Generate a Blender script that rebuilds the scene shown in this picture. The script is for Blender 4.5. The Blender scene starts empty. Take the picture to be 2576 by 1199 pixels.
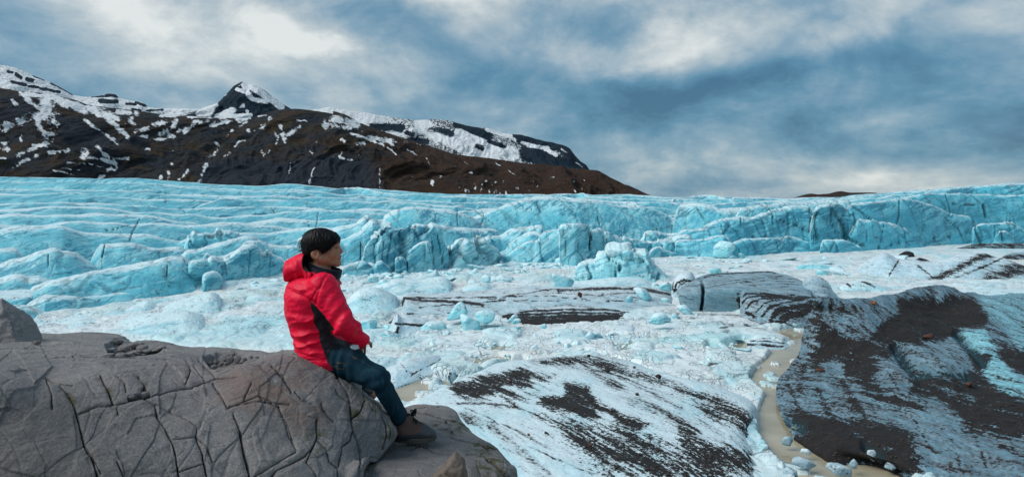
import bpy, math, random
import numpy as np
from mathutils import Vector
rng = np.random.default_rng(7); random.seed(7)
sc = bpy.context.scene; COL = sc.collection

# ------------------------------------------------------------ camera, sky, sun, exposure
F = 1717.33; CX = 1288.0; HV = 495.0; CZ = 10.0        # traced-picture units, 2576 across; lagoon is z=0
cd = bpy.data.cameras.new("camera"); cam = bpy.data.objects.new("camera", cd); COL.objects.link(cam)
cam.location = (0, 0, CZ); cam.rotation_euler = (math.radians(90), 0, 0)
cd.sensor_width = 36; cd.lens = 24.0; cd.shift_y = -104.5/2576; cd.clip_start = .05; cd.clip_end = 60000
sc.camera = cam
sc.view_settings.view_transform = 'Standard'; sc.view_settings.look = 'None'
sc.view_settings.exposure = 0.92; sc.view_settings.gamma = 1; sc.view_settings.use_curve_mapping = False
sc.cycles.use_denoising = True
sc.cycles.max_bounces = 5; sc.cycles.diffuse_bounces = 3

SUN_AZ = math.radians(-104); SUN_EL = math.radians(44)    # azimuth from +Y, minus = left
sl = bpy.data.lights.new("sun", 'SUN'); sl.energy = 1.5; sl.angle = math.radians(38); sl.color = (1, .965, .91)
so = bpy.data.objects.new("sun", sl); COL.objects.link(so)
sd = Vector((math.sin(SUN_AZ)*math.cos(SUN_EL), math.cos(SUN_AZ)*math.cos(SUN_EL), math.sin(SUN_EL)))
so.rotation_euler = (-sd).to_track_quat('-Z', 'Y').to_euler(); so.location = (0, 0, 60)

class NT:
    """small node-tree helper"""
    def __init__(s, nt): s.nt = nt; nt.nodes.clear()
    def n(s, t, **k):
        o = s.nt.nodes.new(t)
        for a, b in k.items(): setattr(o, a, b)
        return o
    def put(s, inp, v):
        if v is None: return
        if hasattr(v, 'is_output'): s.nt.links.new(v, inp)
        else:
            if inp.type == 'RGBA' and len(v) == 3: v = (*v, 1)
            inp.default_value = v
    def m(s, op, a, b=None, c=None, clamp=False):
        o = s.n('ShaderNodeMath', operation=op); o.use_clamp = clamp
        s.put(o.inputs[0], a); s.put(o.inputs[1], b); s.put(o.inputs[2], c); return o.outputs[0]
    def vm(s, op, a, b=None, sc_=None):
        o = s.n('ShaderNodeVectorMath', operation=op); s.put(o.inputs[0], a); s.put(o.inputs[1], b)
        if sc_ is not None: s.put(o.inputs['Scale'], sc_)
        return o.outputs[0]
    def mix(s, f, a, b):
        o = s.n('ShaderNodeMix', data_type='RGBA'); s.put(o.inputs[0], f); s.put(o.inputs[6], a); s.put(o.inputs[7], b); return o.outputs[2]
    def noise(s, vec, scale, detail=4, rough=.55, dist=0., dim='3D'):
        o = s.n('ShaderNodeTexNoise', noise_dimensions=dim); s.put(o.inputs['Vector'], vec); s.put(o.inputs['Scale'], scale)
        s.put(o.inputs['Detail'], detail); s.put(o.inputs['Roughness'], rough); s.put(o.inputs['Distortion'], dist); return o.outputs[0]
    def voro(s, vec, scale, feature='DISTANCE_TO_EDGE', out=0, rnd=1.):
        o = s.n('ShaderNodeTexVoronoi', feature=feature); s.put(o.inputs['Vector'], vec); s.put(o.inputs['Scale'], scale)
        s.put(o.inputs['Randomness'], rnd); return o.outputs[out]
    def rng(s, x, a, b, c=0., d=1., smooth=True):
        o = s.n('ShaderNodeMapRange'); o.interpolation_type = 'SMOOTHSTEP' if smooth else 'LINEAR'
        for i, v in enumerate((x, a, b, c, d)): s.put(o.inputs[i], v)
        return o.outputs[0]
    def attr(s, name): return s.n('ShaderNodeAttribute', attribute_name=name).outputs['Fac']
    def mapping(s, vec, rot=(0, 0, 0), scale=(1, 1, 1), loc=(0, 0, 0)):
        o = s.n('ShaderNodeMapping'); s.put(o.inputs['Vector'], vec); s.put(o.inputs['Rotation'], rot)
        s.put(o.inputs['Scale'], scale); s.put(o.inputs['Location'], loc); return o.outputs[0]
    def bump(s, h, strength=.3, dist=.05, normal=None):
        o = s.n('ShaderNodeBump'); s.put(o.inputs['Strength'], strength); s.put(o.inputs['Distance'], dist)
        s.put(o.inputs['Height'], h)
        if normal is not None: s.put(o.inputs['Normal'], normal)
        return o.outputs[0]
    def bsdf(s, col, rough=.6, normal=None, spec=.5, metal=0., **k):
        o = s.n('ShaderNodeBsdfPrincipled'); s.put(o.inputs['Base Color'], col); s.put(o.inputs['Roughness'], rough)
        s.put(o.inputs['Specular IOR Level'], spec); s.put(o.inputs['Metallic'], metal)
        for a, b in k.items(): s.put(o.inputs[a.replace('_', ' ')], b)
        if normal is not None: s.put(o.inputs['Normal'], normal)
        out = s.n('ShaderNodeOutputMaterial'); s.nt.links.new(o.outputs[0], out.inputs[0]); return o
def newmat(name):
    m = bpy.data.materials.new(name); m.use_nodes = True; return m, NT(m.node_tree)

def make_sky():
    w = bpy.data.worlds.new("World"); sc.world = w; w.use_nodes = True; g = NT(w.node_tree)
    tc = g.n('ShaderNodeTexCoord').outputs['Generated']
    d = g.vm('NORMALIZE', tc); sx = g.n('ShaderNodeSeparateXYZ'); g.put(sx.inputs[0], d); x, y, z = sx.outputs
    az = g.m('ARCTAN2', x, y)
    hor = g.m('SQRT', g.m('ADD', g.m('MULTIPLY', x, x), g.m('MULTIPLY', y, y)))
    el = g.m('ARCTAN2', z, hor)
    # clouds on a flat layer above: seen in perspective, finer towards the horizon
    zz = g.m('ADD', g.m('MAXIMUM', z, 0.), .30)
    cx = g.m('DIVIDE', x, zz); cy = g.m('DIVIDE', y, zz)
    cv = g.n('ShaderNodeCombineXYZ'); g.put(cv.inputs[0], cx); g.put(cv.inputs[1], cy); g.put(cv.inputs[2], .37)
    v = cv.outputs[0]
    v = g.mapping(v, rot=(0, 0, math.radians(-24)))
    n1 = g.noise(v, .62, 7, .52, .2); n2 = g.noise(g.mapping(d, rot=(0, .25, 0), scale=(1, 1, 1.7)), 4.6, 8, .60, .25); n3 = g.noise(v, 2.4, 7, .6, .2)
    val = g.m('ADD', g.m('MULTIPLY', g.m('SUBTRACT', n1, .5), 1.2), g.m('ADD', g.m('MULTIPLY', g.m('SUBTRACT', n2, .5), 1.6), g.m('MULTIPLY', g.m('SUBTRACT', n3, .5), .9)))
    val = g.m('ADD', val, .475)
    # the broad masses of cloud: (u, v, half-width, half-height, tilt, amount)
    def aze(u, vv):
        a = math.atan2((u-CX)/F, 1); return a, math.atan2((HV-vv)/F, math.hypot(1, (u-CX)/F))
    nw = g.noise(v, .9, 3, .5); nw2 = g.noise(d, 6., 5, .6); nwo = g.m('ADD', g.m('MULTIPLY', g.m('SUBTRACT', nw, .5), .25), g.m('MULTIPLY', g.m('SUBTRACT', nw2, .5), .14))
    for (u, vv, ru, rv, tilt, amt) in [
        (720, 35, 170, 50, .45, .30), (840, 105, 90, 30, .2, .20), (300, 120, 560, 200, 0, .22), (150, 190, 260, 60, 0, .16), (900, 190, 330, 95, .30, .16), (560, -60, 700, 160, 0, .25),
        (1060, 60, 190, 70, .5, -.30), (1350, 230, 560, 110, .18, -.30), (1950, 230, 750, 75, .0, -.30), (2400, 60, 380, 80, -.2, -.20),
        (1640, 130, 330, 70, -.25, .24), (2150, 95, 260, 50, -.35, .22), (2300, 420, 800, 95, 0, .22), (1900, 480, 900, 60, 0, .16), (1130, 200, 120, 60, .4, .10), (1330, 15, 330, 75, .0, -.32), (1650, 20, 200, 50, 0, -.2), (1750, 60, 200, 50, -.4, .10), (2350, 180, 300, 50, .2, -.16),
        (60, 60, 140, 90, .3, -.18), (2500, 300, 300, 40, .1, -.18), (1560, 360, 200, 60, .5, .14)]:
        a0, e0 = aze(u, vv); a1, _ = aze(u+ru, vv); _, e1 = aze(u, vv-rv)
        da = g.m('SUBTRACT', az, a0); de = g.m('ADD', g.m('SUBTRACT', el, e0), nwo)
        c, s_ = math.cos(-tilt), math.sin(-tilt)
        p = g.m('ADD', g.m('MULTIPLY', da, c), g.m('MULTIPLY', de, s_)); q = g.m('SUBTRACT', g.m('MULTIPLY', de, c), g.m('MULTIPLY', da, s_))
        p = g.m('DIVIDE', p, abs(a1-a0)); q = g.m('DIVIDE', q, abs(e1-e0))
        r2 = g.m('ADD', g.m('MULTIPLY', p, p), g.m('MULTIPLY', q, q))
        gs = g.m('EXPONENT', g.m('MULTIPLY', r2, -1.0))
        val = g.m('ADD', val, g.m('MULTIPLY', gs, amt))
    cr = g.n('ShaderNodeValToRGB'); g.put(cr.inputs[0], val)
    e = cr.color_ramp.elements
    pts = [(0, (.036, .130, .225)), (.25, (.085, .225, .34)), (.5, (.205, .330, .425)), (.75, (.42, .495, .53)), (1., (.71, .74, .72))]
    while len(e) < len(pts): e.new(.5)
    for i, (p_, c_) in enumerate(pts): e[i].position = p_; e[i].color = (*c_, 1)
    sky = g.n('ShaderNodeTexSky', sky_type='NISHITA'); sky.sun_disc = False
    sky.sun_elevation = SUN_EL; sky.sun_rotation = SUN_AZ
    cl = g.vm('SCALE', cr.outputs[0], sc_=SKY_GAIN)
    o = g.n('ShaderNodeMix', data_type='RGBA'); g.put(o.inputs[0], .93); g.put(o.inputs[6], sky.outputs[0]); g.put(o.inputs[7], cl)
    bg = g.n('ShaderNodeBackground'); g.put(bg.inputs[0], o.outputs[2]); g.put(bg.inputs[1], .1)
    out = g.n('ShaderNodeOutputWorld'); g.nt.links.new(bg.outputs[0], out.inputs[0])
SKY_GAIN = 5.7
make_sky()

# ------------------------------------------------------------ numeric helpers
_perm = np.random.default_rng(3).permutation(256).astype(np.int32); _perm = np.concatenate([_perm, _perm, _perm])
_gr = np.random.default_rng(4).normal(size=(256, 3)).astype(np.float32); _gr /= np.linalg.norm(_gr, axis=1)[:, None]
def perlin(P):
    P = np.asarray(P, np.float32); sh = P.shape[:-1]; P = P.reshape(-1, 3)
    i = np.floor(P).astype(np.int32); f = P-i; i &= 255
    w = f*f*f*(f*(f*6-15)+10); out = 0
    for dx in (0, 1):
        for dy in (0, 1):
            for dz in (0, 1):
                h = _perm[_perm[_perm[(i[:, 0]+dx) & 255]+((i[:, 1]+dy) & 255)]+((i[:, 2]+dz) & 255)]
                gd = _gr[h]
                dt = gd[:, 0]*(f[:, 0]-dx)+gd[:, 1]*(f[:, 1]-dy)+gd[:, 2]*(f[:, 2]-dz)
                out = out+dt*(w[:, 0] if dx else 1-w[:, 0])*(w[:, 1] if dy else 1-w[:, 1])*(w[:, 2] if dz else 1-w[:, 2])
    return (out*1.5).reshape(sh)
def fbm(P, o=4, g=.5, l=2.03, ridged=False):
    a = 1; r = 0; P = np.asarray(P, np.float32); t = 0
    for k in range(o):
        n = perlin(P+k*17.3)
        if ridged: n = 1-2*np.abs(n)
        r = r+a*n; t += a; a *= g; P = P*l
    return r/t
def worley(x, y, scale, seed=0, jitter=.9):
    """2-D cells: nearest distance, distance to the border, random value of the cell"""
    px = (x*scale).astype(np.float32); py = (y*scale).astype(np.float32); ix = np.floor(px).astype(np.int32); iy = np.floor(py).astype(np.int32)
    f1 = np.full(px.shape, 9., np.float32); f2 = f1.copy(); cid = np.zeros(px.shape, np.float32)
    for dx in (-1, 0, 1):
        for dy in (-1, 0, 1):
            h = _perm[_perm[(ix+dx+seed) & 255]+((iy+dy) & 255)]; h2 = _perm[h+37]; h3 = _perm[h2+91]
            d = np.hypot(ix+dx+.5+jitter*(h/255.-.5)-px, iy+dy+.5+jitter*(h2/255.-.5)-py)
            n = d < f1; f2 = np.where(n, f1, np.minimum(f2, d)); cid = np.where(n, h3/255., cid); f1 = np.where(n, d, f1)
    return f1, f2-f1, cid
def sst(x, a, b): t = np.clip((x-a)/(b-a), 0, 1); return t*t*(3-2*t)
def Wp(u, v, Y): u, v, Y = np.broadcast_arrays(np.asarray(u, float), v, Y); return np.stack([(u-CX)/F*Y, Y*1., CZ-(v-HV)/F*Y], -1)
def Wz(u, v, z): Y = (CZ-np.asarray(z, float))*F/(np.asarray(v, float)-HV); return Wp(u, v, Y)
def proj(P): return CX+P[..., 0]/P[..., 1]*F, HV+(CZ-P[..., 2])/P[..., 1]*F
C1 = (0, 200, 1.84); C2 = (1300, 350, 1.84); C3 = (2696, 650, 1.84); C4 = (1400, 800, 1.9815); C5 = (2500, 950, 2.664)
C6 = (1500, 1350, 1.717); C7 = (0, 1150, 1.584); C8 = (0, 650, 1.713); C9 = (900, 1350, 2.147); C10 = (1500, 1100, 2.342); CR_ = (2996, 1100, 1.4855)
def cc(pts, c): return [((c[0]+p[0]/c[2])/1.5901, (c[1]+p[1]/c[2])/1.5901) + tuple(p[2:]) for p in pts]
def catmull(P, n, chord=.5):
    P = np.asarray(P, float)
    if len(P) == 2: t = np.linspace(0, 1, n)[:, None]; return P[0]*(1-t)+P[1]*t
    d = np.linalg.norm(np.diff(P[:, :2], axis=0), axis=1)**chord+1e-6; T = np.concatenate([[0], np.cumsum(d)])
    L = np.linalg.norm(np.diff(P[:, :2], axis=0), axis=1)+1e-6; TL = np.concatenate([[0], np.cumsum(L)])
    s = np.interp(np.linspace(0, TL[-1], n), TL, T)
    m = np.gradient(P, T, axis=0)
    # limit slopes a little so that corners do not overshoot
    k = np.clip(np.searchsorted(T, s, side='right')-1, 0, len(T)-2); h = (T[k+1]-T[k])[:, None]; t = ((s-T[k])[:, None])/h
    return (2*t**3-3*t**2+1)*P[k]+(t**3-2*t**2+t)*h*m[k]*.8+(-2*t**3+3*t**2)*P[k+1]+(t**3-t**2)*h*m[k+1]*.8
def segdist(u, v, a, b):
    ax, ay = a[:2]; bx, by = b[:2]; dx, dy = bx-ax, by-ay; L = dx*dx+dy*dy+1e-9
    t = np.clip(((u-ax)*dx+(v-ay)*dy)/L, 0, 1); return np.hypot(u-ax-t*dx, v-ay-t*dy), t
def strokes(u, v, lst, soft=.6):
    """lst of (points, width): 1 on the line, 0 beyond"""
    r = np.zeros(u.shape, np.float32); uf, vf = u.ravel(), v.ravel(); rf = r.ravel()
    for pts, w in lst:
        if len(pts) == 1: pts = [pts[0], (pts[0][0]+.5, pts[0][1])]
        for a, b in zip(pts[:-1], pts[1:]):
            R = w*(1+soft)+1
            s = np.nonzero((uf > min(a[0], b[0])-R) & (uf < max(a[0], b[0])+R) & (vf > min(a[1], b[1])-R) & (vf < max(a[1], b[1])+R))[0]
            if len(s) == 0: continue
            d, _ = segdist(uf[s], vf[s], a, b); rf[s] = np.maximum(rf[s], 1-sst(d, w*(.5-.5*soft), w*(.5+.5*soft)))
    return rf.reshape(u.shape)
def polymask(u, v, poly, soft=8.):
    """0..1 inside a polygon with a soft border"""
    P = np.asarray([p[:2] for p in poly], float); uf, vf = u.ravel(), v.ravel()
    out = np.zeros(uf.shape, np.float32)
    s = np.nonzero((uf > P[:, 0].min()-soft) & (uf < P[:, 0].max()+soft) & (vf > P[:, 1].min()-soft) & (vf < P[:, 1].max()+soft))[0]
    if len(s) == 0: return out.reshape(u.shape)
    x, y = uf[s], vf[s]; ins = np.zeros(x.shape, bool); dm = np.full(x.shape, 1e9)
    for a, b in zip(P, np.roll(P, -1, axis=0)):
        d, _ = segdist(x, y, a, b); dm = np.minimum(dm, d)
        c = (a[1] > y) != (b[1] > y); ins ^= c & (x < (b[0]-a[0])*(y-a[1])/(b[1]-a[1]+1e-12)+a[0])
    sdv = np.where(ins, dm, -dm); out[s] = sst(sdv, -soft, soft); return out.reshape(u.shape)

# ------------------------------------------------------------ object helpers
def tag(o, label=None, cat=None, group=None, kind=None):
    if label: o['label'] = label
    if cat: o['category'] = cat
    if group: o['group'] = group
    if kind: o['kind'] = kind
    return o
def empty(name, loc=(0, 0, 0)):
    o = bpy.data.objects.new(name, None); COL.objects.link(o); o.location = loc; o.empty_display_size = .3; return o
def mk(name, V, Fc, mat, attrs=None, parent=None, smooth=True, origin=True):
    """V (n,3) world verts, Fc (m,4) or (m,3) int array; the object's origin goes to its base"""
    V = np.asarray(V, np.float64).reshape(-1, 3); Fc = np.asarray(Fc, np.int32)
    org = np.array([V[:, 0].mean(), V[:, 1].mean(), V[:, 2].min()]) if origin is True else np.array(origin if origin is not False else (0, 0, 0), float)
    me = bpy.data.meshes.new(name); k = Fc.shape[1]; n = len(Fc)
    me.vertices.add(len(V)); me.vertices.foreach_set('co', (V-org).astype(np.float32).ravel())
    me.loops.add(n*k); me.loops.foreach_set('vertex_index', Fc.ravel())
    me.polygons.add(n); me.polygons.foreach_set('loop_start', np.arange(0, n*k, k, dtype=np.int32))
    me.polygons.foreach_set('use_smooth', np.full(n, smooth)); me.update(calc_edges=True)
    for a, x in (attrs or {}).items():
        at = me.attributes.new(a, 'FLOAT', 'POINT'); at.data.foreach_set('value', np.asarray(x, np.float32).ravel())
    if mat: me.materials.append(mat)
    o = bpy.data.objects.new(name, me); COL.objects.link(o)
    if parent is not None:
        wl = np.zeros(3); q = parent
        while q is not None: wl += np.array(q.location); q = q.parent
        o.parent = parent; o.location = org-wl
    else: o.location = org
    return o
def gridfaces(nr, nc, wrap=False):
    i = np.arange(nr-1)[:, None]; j = np.arange(nc if wrap else nc-1)[None]
    a = i*nc+j; b = i*nc+(j+1) % nc
    return np.stack(np.broadcast_arrays(a, b, b+nc, a+nc), -1).reshape(-1, 4)
def gnormals(G):
    a = np.gradient(G, axis=1); b = np.gradient(G, axis=0); n = np.cross(a, b); return n/(np.linalg.norm(n, axis=-1, keepdims=True)+1e-9)
def loft(rows, nc, steps, chord=.5):
    """rows of 3-D points (each a list of world points), resampled to nc columns, smooth across rows"""
    R = []
    for r in rows:
        P = np.asarray(r, float); u, v = proj(P); Q = np.concatenate([np.stack([u, v], -1), P], -1)
        R.append(catmull(Q, nc, chord)[:, 2:])
    R = np.stack(R); K = len(R); out = []
    M = np.gradient(R, axis=0)
    for k in range(K-1):
        n = steps if isinstance(steps, int) else steps[k]
        for i in range(n + (1 if k == K-2 else 0)):
            t = i/n; out.append((2*t**3-3*t**2+1)*R[k]+(t**3-2*t**2+t)*M[k]*.85+(-2*t**3+3*t**2)*R[k+1]+(t**3-t**2)*M[k+1]*.85)
    return np.stack(out)
def fix_normals(G):
    """make grid faces look towards the camera side / up"""
    N = gnormals(G); return -1 if N[..., 2].mean() < 0 else 1
# ------------------------------------------------------------ materials
def ice_material(name, pale=(.33, .70, .775), face=(.065, .52, .64), deep=(.004, .25, .37), grime=0., sc_=1., ang=38., crust=.5, streak=1., bands=0., lines=.9, dz=None, top=(.68, .85, .885)):
    m, g = newmat(name)
    geo = g.n('ShaderNodeNewGeometry'); P = geo.outputs['Position']
    nz = g.n('ShaderNodeSeparateXYZ'); g.put(nz.inputs[0], geo.outputs['True Normal']); up = nz.outputs[2]
    v = g.mapping(g.mapping(P, rot=(0, math.radians(ang), math.radians(12))), scale=(.07*sc_, .22*sc_, 1.5*sc_))
    warp = g.noise(P, .25*sc_, 3); vv = g.n('ShaderNodeCombineXYZ'); g.put(vv.inputs[2], g.m('MULTIPLY', warp, 2.2)); v = g.vm('ADD', v, vv.outputs[0])
    s1 = g.noise(v, 1.0, 6, .62, .3); s2 = g.noise(g.vm('SCALE', v, sc_=3.1), 1., 4, .6)
    st = g.m('ADD', g.m('MULTIPLY', s1, .68), g.m('MULTIPLY', s2, .32))
    lo = g.noise(P, .12*sc_, 3, .5)
    c = g.mix(g.rng(g.m('ADD', st, g.m('MULTIPLY', g.m('SUBTRACT', lo, .5), -.3)), .40, .62), face, pale)
    c = g.mix(g.m('MULTIPLY', g.rng(g.m('ADD', st, g.m('MULTIPLY', g.m('SUBTRACT', lo, .5), .45)), .49, .41), streak), c, deep)
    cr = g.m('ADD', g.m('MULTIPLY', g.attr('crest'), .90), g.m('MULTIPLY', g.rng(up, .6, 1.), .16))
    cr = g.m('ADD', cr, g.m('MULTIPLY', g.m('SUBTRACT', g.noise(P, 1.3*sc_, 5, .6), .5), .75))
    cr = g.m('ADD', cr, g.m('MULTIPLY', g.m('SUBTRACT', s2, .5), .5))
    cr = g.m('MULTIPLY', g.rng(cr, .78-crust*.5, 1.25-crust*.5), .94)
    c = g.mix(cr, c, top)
    c = g.mix(g.m('MULTIPLY', g.attr('cyan'), .85), c, g.mix(s2, (.14, .58, .70), (.40, .74, .80)))
    c = g.mix(g.m('MULTIPLY', g.m('MULTIPLY', g.attr('deep'), g.rng(st, .62, .42, .35, 1.)), .9), c, tuple(.55*a+.45*b for a, b in zip(deep, face)))
    fine = g.noise(P, 9*sc_, 5, .7)
    wq = g.n('ShaderNodeTexNoise'); g.put(wq.inputs['Vector'], P); g.put(wq.inputs['Scale'], .4*sc_); g.put(wq.inputs['Detail'], 4)
    vq = g.mapping(g.vm('ADD', P, g.vm('SCALE', wq.outputs[1], sc_=2.2/sc_)), rot=(0, math.radians(22), 0), scale=(.26*sc_, .10*sc_, .12*sc_))
    cl_ = g.m('MULTIPLY', g.rng(g.voro(vq, 1.), .030, .004), g.rng(g.noise(P, .55*sc_, 3), .46, .56))
    vq2 = g.mapping(g.vm('ADD', P, g.vm('SCALE', wq.outputs[1], sc_=1.2/sc_)), rot=(0, math.radians(-35), 0), scale=(.9*sc_, .3*sc_, .35*sc_))
    cl2 = g.m('MULTIPLY', g.rng(g.voro(vq2, 1.), .035, .0), g.rng(g.noise(P, .8*sc_, 3), .52, .62))
    c = g.mix(g.m('MULTIPLY', g.m('MAXIMUM', g.m('MULTIPLY', cl_, .85), g.m('MULTIPLY', cl2, .6)), lines), c, (.008, .17, .25))
    c = g.mix(g.rng(fine, .35, .75, .0, .22), c, top)
    # grime and dirt: black volcanic grit, worked by attribute and by fine noise
    gv = g.mapping(g.mapping(P, rot=(0, math.radians(-12), 0)), scale=(.35, .6, 2.6)) if dz is None else g.mapping(g.mapping(P, rot=(0, 0, math.radians(dz))), scale=(.28, 2.0, .9))
    gn = g.noise(gv, 1.6, 7, .68, .4); gf = g.noise(P, 7., 6, .72)
    dn = g.m('ADD', g.m('MULTIPLY', g.m('SUBTRACT', gn, .5), 1.9), g.m('MULTIPLY', g.m('SUBTRACT', gf, .5), 1.7))
    ba = g.attr('band')
    wv = g.n('ShaderNodeTexWave', wave_type='BANDS', bands_direction='Z'); g.put(wv.inputs['Vector'], g.mapping(P, scale=(.12, .12, 1)))
    g.put(wv.inputs['Scale'], 1.6); g.put(wv.inputs['Distortion'], 5.); g.put(wv.inputs['Detail'], 5.); g.put(wv.inputs['Detail Scale'], 1.3)
    bandm = g.m('MULTIPLY', g.rng(wv.outputs['Fac'], .55, .9), ba)
    d = g.m('ADD', g.m('ADD', g.attr('dirt'), bandm), dn)
    dm = g.rng(d, .28, .40)
    grn = g.m('MULTIPLY', g.rng(dn, -.45, .5), g.m('ADD', g.attr('grime'), grime), clamp=True)
    c = g.mix(grn, c, (.10, .105, .11))
    spk = g.noise(P, 15., 5, .75); halo = g.rng(g.m('ADD', g.m('MULTIPLY', d, .55), g.m('MULTIPLY', g.m('SUBTRACT', spk, .5), 1.3)), .10, .26)
    c = g.mix(g.m('MULTIPLY', halo, .72), c, (.055, .055, .060))
    br = g.noise(P, 2.2, 4)
    dc = g.mix(g.rng(br, .45, .8), (.0115, .0105, .0115), (.027, .0195, .017))
    c = g.mix(dm, c, dc)
    pebv = g.voro(P, 9., 'F1', 0); peb = g.m('MULTIPLY', g.rng(pebv, .16, .08), dm)
    c = g.mix(g.m('MULTIPLY', peb, g.rng(g.noise(P, 4.), .52, .62)), c, (.20, .12, .08))
    c = g.mix(g.attr('crack'), c, (.006, .075, .10))
    h = g.m('ADD', g.m('MULTIPLY', st, .6), g.m('MULTIPLY', g.noise(P, 3*sc_, 6, .65), .7)); h = g.m('SUBTRACT', h, g.m('MULTIPLY', g.m('MAXIMUM', cl_, cl2), .5*lines))
    h = g.m('ADD', h, g.m('MULTIPLY', g.m('MULTIPLY', gf, dm), .5))
    nrm = g.bump(h, .55, .22/sc_)
    g.bsdf(c, g.mix(dm, (.42,)*3, (.92,)*3), nrm, spec=.42)
    return m
def mountain_material():
    m, g = newmat("mountain_rock"); geo = g.n('ShaderNodeNewGeometry'); P = geo.outputs['Position']
    q = g.vm('SCALE', P, sc_=.001)
    lowf = 1
    n1 = g.noise(q, 6, 6, .6, .5); n2 = g.noise(q, 34, 7, .68); n3 = g.noise(g.mapping(q, scale=(1, 1, 6)), 16, 6, .65, .3)
    c = g.mix(g.rng(n1, .38, .62), (.020, .027, .037), (.058, .034, .020))
    c = g.mix(g.rng(n2, .45, .68), c, (.042, .040, .020))
    c = g.mix(g.rng(n3, .5, .66), c, (.008, .012, .018))
    c = g.mix(g.m('MULTIPLY', g.attr('scree'), g.rng(n2, .30, .6, .6, 1.)), c, (.026, .034, .048))
    c = g.mix(g.attr('brown'), c, g.mix(g.rng(n2, .35, .7), (.062, .031, .019), (.030, .021, .017)))
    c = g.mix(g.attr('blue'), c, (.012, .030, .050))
    sn = g.noise(q, 52, 7, .72, .4); sn2 = g.noise(g.mapping(q, rot=(0, .5, 0), scale=(1, 1, .35)), 110, 5, .7)
    d = g.m('ADD', g.attr('snow'), g.m('ADD', g.m('MULTIPLY', g.m('SUBTRACT', sn, .5), 1.35), g.m('MULTIPLY', g.m('SUBTRACT', sn2, .5), .8)))
    c = g.mix(g.rng(d, .43, .60), c, (.84, .87, .90))
    nrm = g.bump(g.m('ADD', n2, g.m('MULTIPLY', n3, .8)), .9, 30)
    g.bsdf(c, .95, nrm, spec=.15); return m
def rock_material(name="rock_basalt", tint=1.):
    m, g = newmat(name); geo = g.n('ShaderNodeNewGeometry'); P = geo.outputs['Position']
    n1 = g.noise(P, 1.7, 6, .6, .4); n2 = g.noise(P, 9, 7, .68); n3 = g.noise(P, 85, 5, .8)
    ns = g.noise(g.mapping(P, rot=(0, .25, .3), scale=(1, 2, 7)), 5, 5, .6, .3)
    k = lambda a: tuple(tint*x for x in a)
    c = g.mix(g.rng(n1, .35, .66), k((.125, .123, .130)), k((.20, .183, .178)))
    c = g.mix(g.rng(n2, .35, .75, 0., .75), c, k((.235, .215, .207)))
    c = g.mix(g.rng(ns, .5, .7, 0., .45), c, k((.095, .093, .098)))
    c = g.mix(g.rng(n3, .42, .66, .0, .55), c, k((.36, .34, .33)))
    ru = g.m('MULTIPLY', g.rng(g.m('ADD', g.noise(P, 6, 5, .65), g.m('MULTIPLY', g.attr('rust'), .30)), .60, .76), g.attr('rust'))
    c = g.mix(g.m('MULTIPLY', ru, .5), c, (.17, .085, .052))
    sp = g.m('MULTIPLY', g.rng(g.voro(P, 42, 'F1'), .20, .08), g.rng(g.noise(P, 3.1, 3), .50, .62))
    c = g.mix(g.m('MULTIPLY', sp, .6), c, (.42, .41, .37))
    c = g.mix(g.m('MULTIPLY', g.rng(g.voro(P, 75, 'F1'), .16, .05), .35), c, (.32, .29, .26))
    c = g.mix(g.m('MULTIPLY', g.attr('dark_tone'), .6), c, (.035, .036, .040))
    mo = g.m('MULTIPLY', g.attr('moss'), g.rng(g.noise(P, 14, 4), .42, .58)); c = g.mix(mo, c, (.050, .048, .012))
    c = g.mix(g.attr('crack'), c, (.018, .016, .015))
    h = g.m('ADD', g.m('MULTIPLY', n2, .9), g.m('MULTIPLY', n3, .16)); h = g.m('ADD', h, g.m('MULTIPLY', ns, .5))
    h = g.m('ADD', h, g.m('MULTIPLY', g.rng(g.voro(g.vm('ADD', P, g.vm('SCALE', g.n('ShaderNodeTexNoise').outputs[1], sc_=.3)), 3.1), .0, .03), .12))
    g.bsdf(c, g.rng(n2, .3, .7, .62, .9), g.bump(h, .75, .05), spec=.35); return m
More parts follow.
